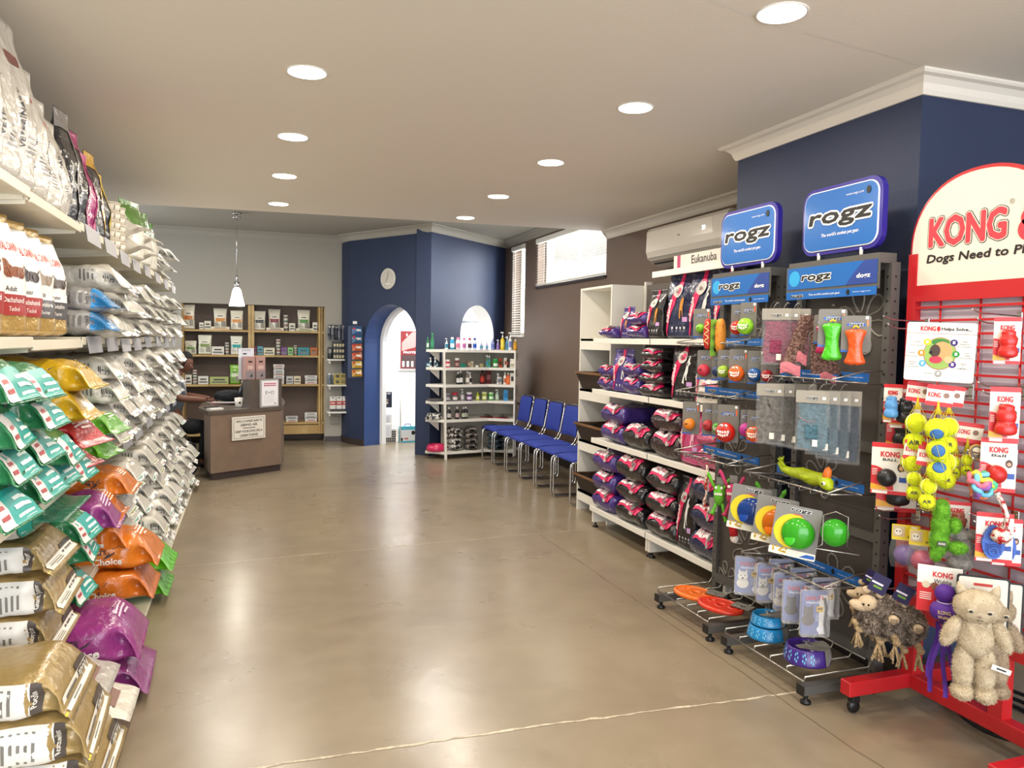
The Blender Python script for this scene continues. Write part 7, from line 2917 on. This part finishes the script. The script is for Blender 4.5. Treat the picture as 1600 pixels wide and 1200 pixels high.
t = thing('clip_strip', 'thin clip strip with small white tag holding packets beside the doorway', 'clip strip', (1.46, 11.335, 1.02))
b = B()
b.bb(-.1, .1, 0, .004, 0, .76, mat('strip_dark', '2a3a5a', .4))
b.build('strip', t)
b = B()
b.bb(-.03, .03, -.004, 0, .79, .83, ink('dcdcd8'))
b.build('tag', t)
b = B()
b.box((1.24, 11.994, .33), (.14, .012, .13), mat('outlet_plastic', '8f8a80', .5), .004)
tag(b.build('wall_outlet'), 'grey power outlet on the pier below the lowest bracket shelf', 'outlet')
# ---------------------------------------------------------------- pine shelving in the niche
ns = thing('niche_shelving', 'pine shelving unit with brown back built into the grey back wall', 'shelving', (0, 0, 0))
for x0, x1 in ((-.93, -.905), (-.02, .02), (.025, .065), (1.0, 1.03), (1.04, 1.06), (1.075, 1.09)):
    b = B()
    b.bb(x0, x1, 12.04, 12.40, .12, 2.07, M_wood)
    b.build('upright', ns)
NL = [1.695, 1.325, .885, .30]
for z in NL:
    for x0, x1 in ((-.905, -.02), (.065, 1.0), (1.06, 1.075)):
        b = B()
        b.bb(x0, x1, 12.04, 12.40, z - .028, z, M_wood)
        b.build('shelf', ns)
b = B()
b.bb(-.92, 1.07, 12.06, 12.09, 0.12, .26, M_wood)
b.build('plinth', ns)
b = B()
b.bb(-.93, 1.09, 12.405, 12.415, 0, 2.07, mat('niche_brown', '62534a', .6, bump=.04))
b.build('back_panel', ns)

cnt = {}
sn = {1.695: 'top', 1.325: 'second', .885: 'third', .30: 'bottom'}


def place(nm, cat, desc, x0, x1, z, fn, grp='products on the pine shelves'):
    cnt[z] = cnt.get(z, 0) + 1
    t = thing(nm, '%s, %s item from left on the %s pine shelf' % (desc, ORD[cnt[z] - 1], sn[z]), cat, ((x0 + x1) / 2, 12.16, z + .001), 0, grp)
    fn(t, x1 - x0)
    return t


def sbag(t, w_, h, col, band, c3='8a8578'):
    g = Bag(w_, .07, h, n=3.4, top=.3, bot=.08, seal=.03, cr=.006, seed=h * 100)
    b = B()
    g.body(b, film(col), 16, 10)
    b.build('bag_body', t)
    b = B()
    g.patch(b, ink(band), -.95, .95, .38, .55, 'front', .002, 5, 2)
    g.patch(b, ink(c3), .15, .8, .12, .4, 'front', .003, 3, 2)
    lines(g, b, ink('8a887e'), -.8, 0, .12, .34, 3, off=.003)
    g.patch(b, ink('3a3a38'), -.4, .4, .62, .66, 'front', .003, 3, 1)
    b.build('bag_print', t)


def sbox(t, w_, h, col, pr='6a6a68', d=.09):
    b = B()
    b.bb(-w_ / 2, w_ / 2, -d / 2, d / 2, 0, h, mat('carton_' + col, col, .5), .002)
    b.build('carton', t)
    b = B()
    b.box((0, -d / 2 - .001, h * .62), (w_ * .6, .001, h * .18), ink('3c3c3a'))
    b.box((0, -d / 2 - .001, h * .28), (w_ * .8, .001, h * .2), ink(pr))
    b.build('carton_print', t)


def scan(t, w_, h, n):
    hh = h / n
    for k in range(n):
        b = B()
        r = w_ / 2 * .95
        b.lathe([(r, .002), (r, hh - .003), (r * .9, hh), (.001, hh)], plas('d8d4c8'), 12, c=(0, 0, hh * k))
        b.grid(lambda u, v: (r * 1.02 * math.sin((u - .5) * 2.4), -r * 1.02 * math.cos((u - .5) * 2.4), hh * (k + .2 + .5 * v)), 5, 1, ink(['4a4a48', '7a4a3a', '3a5a4a'][k % 3]))
        b.build('can', t)


top = [(-.93, -.76, 'b', .36, 'e2dcc8', 'c0722a'), (-.70, -.64, 'x', .10, 'ded8c6'), (-.63, -.54, 'x', .125, 'd6cfba'), (-.51, -.32, 'bt', .34, 'e6e0cc', 'd08a3a'), (-.27, -.09, 'b', .29, 'e0dac6', 'c8843a'),
       (-.015, .04, 'c', .25, 5), (.06, .23, 'b', .29, 'dcd8c6', '3c3c3c'), (.27, .45, 'bt', .35, 'e2dcca', '8a3048'), (.49, .56, 'c', .24, 4), (.57, .66, 'x', .12, 'd8d4c4'), (.70, .89, 'bt', .35, 'e2deca', '4f8a3a'), (.92, .99, 'x', .14, 'dcd8cc')]
sec = [(-.90, -.74, 'b', .2, 'dcd8c4', '5a8a3a'), (-.72, -.53, 'b', .29, 'd6d4c0', '7a8a4a'), (-.53, -.36, 'x', .12, 'dcd8cc'), (-.35, -.29, 'c', .18, 4), (-.27, -.10, 'b', .28, 'dcdccc', '1f9a96'), (.07, .10, 'x', .12, '8a3a6a'), (.11, .19, 'x', .13, '5aa0b4'), (.20, .36, 'x', .11, 'd4ceb4'),
       (.38, .45, 'c', .24, 5), (.455, .54, 'x', .12, '7a4a8a'), (.55, .63, 'x', .12, '7ab86a'), (.64, .69, 'c', .15, 4), (.70, .87, 'x', .12, '2a8a94'), (.88, .99, 'x', .12, 'b8642a')]
thi = [(-.90, -.81, 'x', .14, 'dcd8cc'), (-.80, -.735, 'c', .21, 5), (-.72, -.58, 'x', .12, 'd4d0c8'), (-.56, -.30, 'x', .11, 'a8b070'), (-.28, -.14, 'b', .29, '7ab03a', 'd6dcc4'), (-.13, -.08, 'c', .12, 3), (.34, .50, 'st', .30, 7), (.53, .63, 'x', .12, 'b8b8b8'), (.64, .74, 'x', .12, 'd4c8a8'), (.80, .99, 'st', .13, 3)]
bot = [(.52, .70, 'st', .09, 2), (.80, .99, 'st', .14, 3)]
for z, L_ in zip(NL, (top, sec, thi, bot)):
    for it in L_:
        x0, x1, k, h = it[:4]
        if k in ('b', 'bt'):
            if k == 'bt':
                t = place('cardboard_tray', 'tray', 'low cardboard tray under bag', x0 - .03, x1 + .04, z, lambda t, w_: sbox(t, w_, .045, 'd6cdb2', it[5], .12))
                t.location.y = 12.12
                tt = place('pet_food_bag', 'bag', 'tall pale banded bag in tray', x0, x1, z, lambda t, w_: sbag(t, w_, h - .02, it[4], it[5]))
                tt.location.y = 12.27
            else:
                place('pet_food_bag', 'bag', 'upright pet food bag with coloured band', x0, x1, z, lambda t, w_: sbag(t, w_, h, it[4], it[5]))
        elif k == 'x':
            place('small_carton', 'carton', 'small printed carton', x0, x1, z, lambda t, w_: sbox(t, w_, h, it[4]))
        elif k == 'c':
            place('can_stack', 'cans', 'narrow stack of small cans', x0, x1, z, lambda t, w_: scan(t, w_, h, it[4]))
        else:
            n = it[4]
            for q in range(n):
                t = place('flat_box', 'box', 'flat white box in a stack', x0, x1, z, lambda t, w_: sbox(t, w_ * rnd.uniform(.9, 1), h / n - .001, ['d6d4d0', 'bfbdb8'][q % 2], ['b8502a', '3a3a3a', '8a8884'][q % 3], .12))
                t.location.z += h / n * q
                t['label'] = 'flat white box, %s in the %s stack on the %s pine shelf' % (['lowest', 'second', 'third', 'fourth', 'fifth', 'sixth', 'topmost'][q] if q < n - 1 else 'topmost', 'left' if x0 < .75 else 'right', sn[z])

# ---------------------------------------------------------------- counter
M_lam = mat('taupe_laminate', '7b6757', .45, bump=.04, bs=14, var=.06, vs=6)
M_top = mat('dark_worktop', '5a5048', .3, var=.08, vs=8)
ctr = thing('reception_counter', 'taupe reception counter with dark top angled before the pine shelves', 'counter', (0, 0, 0))
CP = [(-.43, 8.93), (.37, 9.46), (.43, 10.1), (.42, 10.8), (-.55, 10.8), (-.56, 9.42)]
b = B()
slab(b, CP, .735, .775, M_top)
b.build('worktop', ctr)
BPY = [(-.41, 8.96), (.35, 9.47), (.40, 10.1), (.12, 10.05), (-.50, 9.42)]
b = B()
slab(b, BPY, .08, .735, M_lam)
b.build('body', ctr)
b = B()
slab(b, [(-.40, 8.985), (.34, 9.49), (.38, 10.1), (-.48, 9.42)], 0, .08, mat('plinth_dark', '3a2e2c', .5))
b.build('plinth', ctr)
b = B()
b.bb(.36, .41, 10.1, 10.78, 0, .735, M_lam)
b.build('side_panel', ctr)
MC = TR((-.43, 8.93, 0)) @ RZ(math.atan2(.53, .80))
b = B()
b.bb(.53, .97, .03, .16, .775, 1.105, M_top, M=MC)
b.build('raised_riser', ctr)
t = thing('counter_sign', 'white sign asking to keep dogs on a leash on the counter front', 'sign', (0, 0, 0))
t.matrix_world = MC
b = B()
b.bb(.285, .715, -.008, 0.006, .425, .69, ink('dcd6ca'))
b.build('board', t)
b = B()
for a_ in ((.305, .695, .443, .446), (.305, .695, .669, .672), (.305, .308, .443, .672), (.692, .695, .443, .672)):
    b.bb(a_[0], a_[1], -.0095, -.008, a_[2], a_[3], ink('2c2826'))
b.bb(.42, .58, -.0095, -.008, .555, .562, ink('2c2826'))
for s_, z, w_ in (("HOU U HOND AAN 'N", .625, .33), ('LEIBAND, ASB.', .582, .22), ('KEEP YOUR DOG ON A', .508, .35), ('LEASH PLEASE', .463, .23)):
    b.text(s_, ink('2c2826'), .026, w_, bold=.012, M=TR((.5, -.0105, z)))
b.build('lettering', t)
t = thing('framed_notice', 'silver framed white notice leaning on the counter riser', 'notice', (0, 0, 0))
t.matrix_world = MC
b = B()
b.bb(.655, .905, -.005, .025, .776, 1.10, mat('silver_frame', 'c9c8c6', .3, .5), .004)
b.build('frame', t)
b = B()
b.bb(.672, .888, -.0065, -.005, .795, 1.085, ink('e4e2e4'))
for zz in (1.055, 1.032):
    for k in range(6):
        b.bb(.70 + .028 * k, .722 + .028 * k, -.0075, -.0065, zz - .007, zz + .007, ink('b03050'))
b.text('E+D', ink('5a585c'), .04, .12, M=TR((.78, -.0075, .93)))
for k in range(6):
    b.bb(.70, .86 - .02 * (k % 3), -.0072, -.0065, .91 - .016 * k, .912 - .016 * k, ink('a4a2a6'))
b.disc(.85, .82, .008, ink('2a2a2a'), -.0075, d=.001)
b.build('sheet', t)
for i, x in enumerate((.56, .70)):
    t = thing('leaflet_holder', 'dusty pink leaflet box on the counter riser, %s one' % ['left', 'right'][i], 'leaflet holder', tuple(MC @ Vector((x, .09, 1.106))), math.atan2(.53, .80))
    b = B()
    b.bb(-.062, .062, -.035, .035, 0, .265, mat('pink_card', 'a8827a', .5), .002)
    b.build('box', t)
    b = B()
    b.box((0, -.036, .205), (.05, .001, .02), ink('2e2826'))
    b.box((0, -.036, .14), (.07, .001, .04), ink('c0a49a'))
    b.box((0, -.036, .055), (.12, .001, .09), ink('857a7c'))
    b.prism([(-.01, .03), (.03, .03), (.02, .07)][::-1], .001, ink('3c3432'), TR((0, -.037, 0)))
    b.build('box_print', t)
t = thing('standing_notice', 'white sheet standing behind the pink leaflet boxes', 'notice', tuple(MC @ Vector((.58, .15, 1.106))), math.atan2(.53, .80))
b = B()
b.bb(-.11, .09, 0, .003, 0, .36, ink('cfd2da'))
b.build('sheet', t)
b = B()
b.box((-.03, -.001, .295), (.05, .001, .016), ink('3a3a40'))
for k in range(2):
    b.box((-.01, -.001, .33 + .012 * k), (.12, .001, .004), ink('7a7a80'))
b.build('print', t)
t = thing('coffee_mug', 'white mug with paw print on the counter', 'mug', (-.12, 9.42, .776), .2)
b = B()
b.lathe([(.035, 0), (.044, .01), (.05, .11), (.046, .11), (.04, .015), (.001, .012)], mat('white_ceramic', 'dedad2', .2, coat=.3), 22)
b.build('cup', t)
b = B()
b.tube([(.046, 0, .09), (.075, 0, .085), (.08, 0, .055), (.068, 0, .03), (.044, 0, .025)], .007, MATS['white_ceramic'], 8)
b.build('handle', t)
b = B()
b.ball((0, -.047, .055), (.015, .003, .015), ink('3a3836'), 10)
b.build('paw_print', t)
t = thing('handbag', 'black glossy handbag lying on the counter beside the riser', 'bag', (-.0, 9.75, .80), .3)
b = B()
M_lea = mat('black_leather', '14161c', .3, bump=.5, bs=18, coat=.3)
b.grid(lambda u, v: (.17 * math.cos(2 * PI * u) * (math.sin(PI * v) ** .5) + .06 * (v) * 1, .08 * math.sin(2 * PI * u) * (math.sin(PI * v) ** .5), .13 - .13 * math.cos(PI * v) + .02 * noise.noise(Vector((u * 6, v * 5, 1)))), 22, 12, M_lea)
b.build('bag_body', t)
b = B()
b.tube([(-.02, 0, .22), (.03, 0, .34), (.08, 0, .38), (.11, 0, .33), (.12, 0, .22)], .009, M_lea, 8)
b.build('strap', t)
t = thing('jacket', 'dark jacket heaped on the counter left of the handbag', 'jacket', (-.24, 9.9, .825), 0)
b = B()
furry(b, (0, 0, .05), (.17, .12, .07), mat('dark_cloth', '1b1d22', .9, bump=.4, bs=30), .25, 24)
b.build('cloth', t)
b = B()
furry(b, (.12, -.03, .04), (.09, .05, .035), MATS['dark_cloth'], .25, 18)
b.build('sleeve', t)
t = thing('mobile_phone', 'black phone lying at the left of the counter top', 'phone', (-.41, 9.35, .776), .5)
b = B()
b.box((0, 0, .006), (.16, .08, .012), M_black, .003)
b.build('phone_body', t)
b = B()
b.box((0, 0, .0125), (.14, .07, .001), mat('screen', '20232a', .1))
b.build('screen', t)
t = thing('note_pad', 'white note pad at the front left of the counter top', 'note pad', (-.37, 9.16, .776), .55)
b = B()
b.box((0, 0, .008), (.16, .08, .016), ink('e4e1da'))
b.build('pages', t)
b = B()
b.box((-.07, 0, .0165), (.015, .08, .001), ink('b0aca4'))
b.build('binding', t)
for i in range(3):
    t = thing('paper_pile', 'sheets of paper under the seated person\'s hands, %s layer' % ['lowest', 'middle', 'top'][i], 'paper', (-.32 + .03 * i, 9.95 - .05 * i, .776 + .012 * i), .3 - .3 * i, 'loose papers')
    b = B()
    b.box((0, 0, .005), (.3, .21, .01), ink(['d9d6d0', 'c0403a', 'e6e4de'][i]))
    b.build('sheets', t)
    b = B()
    for k in range(4):
        b.box((-.02, .06 - .035 * k, .0105), (.2, .006, .0006), ink('8a8884'))
    b.build('print', t)
b = B()
b.box((.62, 12.38, .45), (.1, .012, .08), mat('outlet_plastic', '8f8a80', .5))

# ---------------------------------------------------------------- seated person
ps = thing('person', 'person in a grey shirt and dark trousers seated writing at the counter', 'person', (0, 0, 0))


def skin_obj(nodes, edges, root=0, sub=2):
    me = bpy.data.meshes.new('s')
    me.from_pydata([n[0] for n in nodes], edges, [])
    o = bpy.data.objects.new('s', me)
    COL.objects.link(o)
    o.modifiers.new('k', 'SKIN').use_smooth_shade = True
    me.skin_vertices[0].data
    for i, n in enumerate(nodes):
        r = n[1]
        me.skin_vertices[0].data[i].radius = r if isinstance(r, tuple) else (r, r)
    me.skin_vertices[0].data[root].use_root = True
    m = o.modifiers.new('u', 'SUBSURF')
    m.levels = m.render_levels = sub
    dg = bpy.context.evaluated_depsgraph_get()
    dg.update()
    e = o.evaluated_get(dg).to_mesh()
    vs = [v.co.copy() for v in e.vertices]
    fs = [tuple(p.vertices) for p in e.polygons]
    bpy.data.objects.remove(o)
    return vs, fs


M_skin = mat('skin', '6b4636', .5, bump=.06, bs=90)
Px, Py = -.93, 10.02
nodes = [((Px - .02, Py, .52), (.15, .16)), ((Px, Py, .72), (.12, .15)), ((Px + .05, Py, .93), (.13, .17)), ((Px + .08, Py, 1.06), (.08, .11)), ((Px + .10, Py, 1.13), .055), ((Px + .14, Py, 1.20), .05),
         ((Px + .08, Py - .17, 1.03), .065), ((Px + .12, Py - .25, .86), .05), ((Px + .34, Py - .16, .835), .04), ((Px + .44, Py - .12, .825), (.03, .02)),
         ((Px + .08, Py + .17, 1.03), .065), ((Px + .14, Py + .24, .86), .05), ((Px + .38, Py + .12, .835), .038), ((Px + .47, Py + .08, .825), (.03, .02)),
         ((Px + .22, Py - .1, .5), .085), ((Px + .42, Py - .12, .48), .065), ((Px + .40, Py - .12, .25), .055), ((Px + .36, Py - .12, .08), .04), ((Px + .46, Py - .12, .05), .035),
         ((Px + .22, Py + .1, .5), .085), ((Px + .42, Py + .12, .48), .065), ((Px + .40, Py + .12, .25), .055), ((Px + .36, Py + .12, .08), .04), ((Px + .46, Py + .12, .05), .035)]
edges = [(0, 1), (1, 2), (2, 3), (3, 4), (4, 5), (3, 6), (6, 7), (7, 8), (8, 9), (3, 10), (10, 11), (11, 12), (12, 13), (0, 14), (14, 15), (15, 16), (16, 17), (17, 18), (0, 19), (19, 20), (20, 21), (21, 22), (22, 23)]
vs, fs = skin_obj(nodes, edges)
b = B()
b.add(vs, fs, M_skin, True)
# head: continuous egg with brow, nose, lips and chin, turned down to the desk
HM = TR((Px + .175, Py, 1.275)) @ Matrix.Rotation(math.radians(28), 4, 'Y')


def headf(u, v):
    a, ph = 2 * PI * u, PI * v
    d = Vector((math.sin(ph) * math.cos(a), math.sin(ph) * math.sin(a), -math.cos(ph)))
    x, y, z = d.x * .098, d.y * .076, d.z * .122
    if d.x < 0:
        x *= 1.02
    if z < 0:
        x += .012 * (-z / .12) * (1 if d.x > 0 else 3.2)
        y *= 1 - .28 * (-z / .12)
    f = max(0, d.x)
    g = lambda yy, zz, sy, sz: math.exp(-((y - yy) / sy) ** 2 - ((z - zz) / sz) ** 2)
    x += f * (.024 * g(0, -.018, .011, .016) + .012 * g(0, 0.0, .009, .02) + .008 * g(0, .034, .045, .010) - .010 * g(.03, .014, .014, .012) - .010 * g(-.03, .014, .014, .012) + .011 * g(0, -.052, .02, .007) + .010 * g(0, -.066, .018, .006) + .012 * g(0, -.096, .024, .014))
    return (x, y, z)


b.grid(headf, 48, 40, M_skin, M=HM)
for s_ in (-1, 1):
    b.grid(lambda u, v, s_=s_: (-.012 + .016 * math.cos(2 * PI * u) * math.sin(PI * v), s_ * (.078 + .008 * math.cos(PI * v)), -.004 + .028 * math.sin(2 * PI * u) * math.sin(PI * v)), 12, 6, M_skin, M=HM)
for (hx, hy, sg) in ((Px + .44, Py - .12, -1), (Px + .47, Py + .08, 1)):
    nd = [((hx, hy, .826), (.026, .016)), ((hx + .045, hy, .822), (.034, .014)), ((hx + .08, hy, .82), (.034, .012))]
    ed = [(0, 1), (1, 2)]
    v2, f2 = skin_obj(nd, ed)
    b.add(v2, f2, M_skin, True)
    for k, (dy, ln) in enumerate(((-.026, .052), (-.009, .064), (.009, .06), (.026, .046))):
        nd = [((hx + .07, hy + dy * .8, .821), .0095), ((hx + .075 + ln * .45, hy + dy, .824), .0088), ((hx + .075 + ln * .8, hy + dy * 1.05, .812), .008), ((hx + .07 + ln, hy + dy * 1.05, .800), .0068)]
        v2, f2 = skin_obj(nd, [(0, 1), (1, 2), (2, 3)], 0, 1)
        b.add(v2, f2, M_skin, True)
    nd = [((hx + .02, hy + sg * -.024, .82), .0115), ((hx + .05, hy + sg * -.046, .812), .010), ((hx + .078, hy + sg * -.05, .804), .008)]
    v2, f2 = skin_obj(nd, [(0, 1), (1, 2)], 0, 1)
    b.add(v2, f2, M_skin, True)
b.build('body', ps)
b = B()
b.grid(lambda u, v: tuple(Vector(headf(u, .40 + .6 * v)) * 1.0 + Vector((-.006, 0, .010)) * 1 + Vector(headf(u, .40 + .6 * v)).normalized() * .007) if not (math.cos(2 * PI * u) > .30 and v < .52) else tuple(Vector(headf(u, .40 + .6 * max(v, .5))) * .96), 48, 24, mat('short_black_hair', '17120f', .8, bump=1, bs=160), M=HM)
b.build('hair', ps)
b = B()
for s_ in (-1, 1):
    b.ball((.083, s_ * .03, .012), (.008, .011, .006), ink('d8d0c4'), 10, HM)
    b.ball((.089, s_ * .03, .010), (.004, .005, .005), ink('1a1210'), 8, HM)
b.build('eyes', ps)
cloth_n = [((Px - .02, Py, .56), (.165, .175)), ((Px, Py, .74), (.14, .17)), ((Px + .05, Py, .93), (.15, .185)), ((Px + .08, Py, 1.05), (.095, .125)), ((Px + .095, Py, 1.10), .066),
           ((Px + .08, Py - .17, 1.03), .082), ((Px + .105, Py - .225, .92), .072), ((Px + .08, Py + .17, 1.03), .082), ((Px + .11, Py + .22, .92), .072)]
vs, fs = skin_obj(cloth_n, [(0, 1), (1, 2), (2, 3), (3, 4), (3, 5), (5, 6), (3, 7), (7, 8)])
b = B()
b.add(vs, fs, mat('grey_shirt', '5c6066', .85, bump=.2, bs=30), True)
b.build('shirt', ps)
b = B()
b.tube([(Px + .10 + .062 * math.cos(a), Py + .064 * math.sin(a), 1.105 + .018 * math.cos(a) * -1) for a in [2 * PI * i / 20 for i in range(20)]], .008, ink('cfd2d4'), 6, True)
b.tube([(Px + .165, Py - .02, 1.08), (Px + .19, Py - .02, .98), (Px + .2, Py - .01, .86)], .007, ink('cfd2d4'), 6)
b.build('collar', ps)
tn = [((Px - .03, Py, .50), (.17, .18)), ((Px - .02, Py, .60), (.155, .17)), ((Px + .22, Py - .1, .5), .1), ((Px + .43, Py - .12, .48), .08), ((Px + .405, Py - .12, .25), .07), ((Px + .37, Py - .12, .1), .058), ((Px + .22, Py + .1, .5), .1), ((Px + .43, Py + .12, .48), .08), ((Px + .405, Py + .12, .25), .07), ((Px + .37, Py + .12, .1), .058)]
vs, fs = skin_obj(tn, [(0, 1), (0, 2), (2, 3), (3, 4), (4, 5), (0, 6), (6, 7), (7, 8), (8, 9)])
b = B()
b.add(vs, fs, mat('dark_trousers', '17191d', .85, bump=.2, bs=30), True)
b.build('trousers', ps)
for s_ in (-1, 1):
    b = B()
    b.ball((Px + .44, Py + s_ * .12, .045), (.12, .05, .044), M_black, 16)
    b.build('shoe', ps)
t = thing('office_chair', 'black office chair under the seated person', 'chair', (Px - .03, Py, 0))
b = B()
b.box((0, 0, .33), (.46, .46, .07), M_black, .03, seg=3)
b.build('seat', t)
b = B()
b.box((-.24, 0, .68), (.05, .42, .45), M_black, .02, seg=3)
b.tube([(-.2, 0, .33), (-.26, 0, .42), (-.25, 0, .6)], .02, M_black, 8)
b.build('backrest', t)
b = B()
b.tube([(0, 0, .3), (0, 0, .08)], .025, M_chrome, 10)
b.build('column', t)
for k in range(5):
    a = 2 * PI * k / 5
    b = B()
    b.tube([(0, 0, .09), (.27 * math.cos(a), .27 * math.sin(a), .055)], [.022, .014], M_black, 8)
    b.lathe([(.001, -.012), (.026, -.012), (.026, .012), (.001, .012)], M_black, 12, TR((.27 * math.cos(a), .27 * math.sin(a), .027)) @ Matrix.Rotation(PI / 2, 4, 'X'))
    b.build('leg', t)
t = thing('waste_bag', 'dark bag with white marking on the floor left of the counter', 'bag', (-.66, 9.35, 0))
b = B()
furry(b, (0, 0, .2), (.11, .12, .2), mat('dark_bag', '16181b', .6, bump=.3), .12)
b.build('bag_body', t)
b = B()
b.tube([(-.03, 0, .38), (0, 0, .46), (.03, 0, .38)], .008, MATS['dark_bag'], 6)
b.build('handle', t)
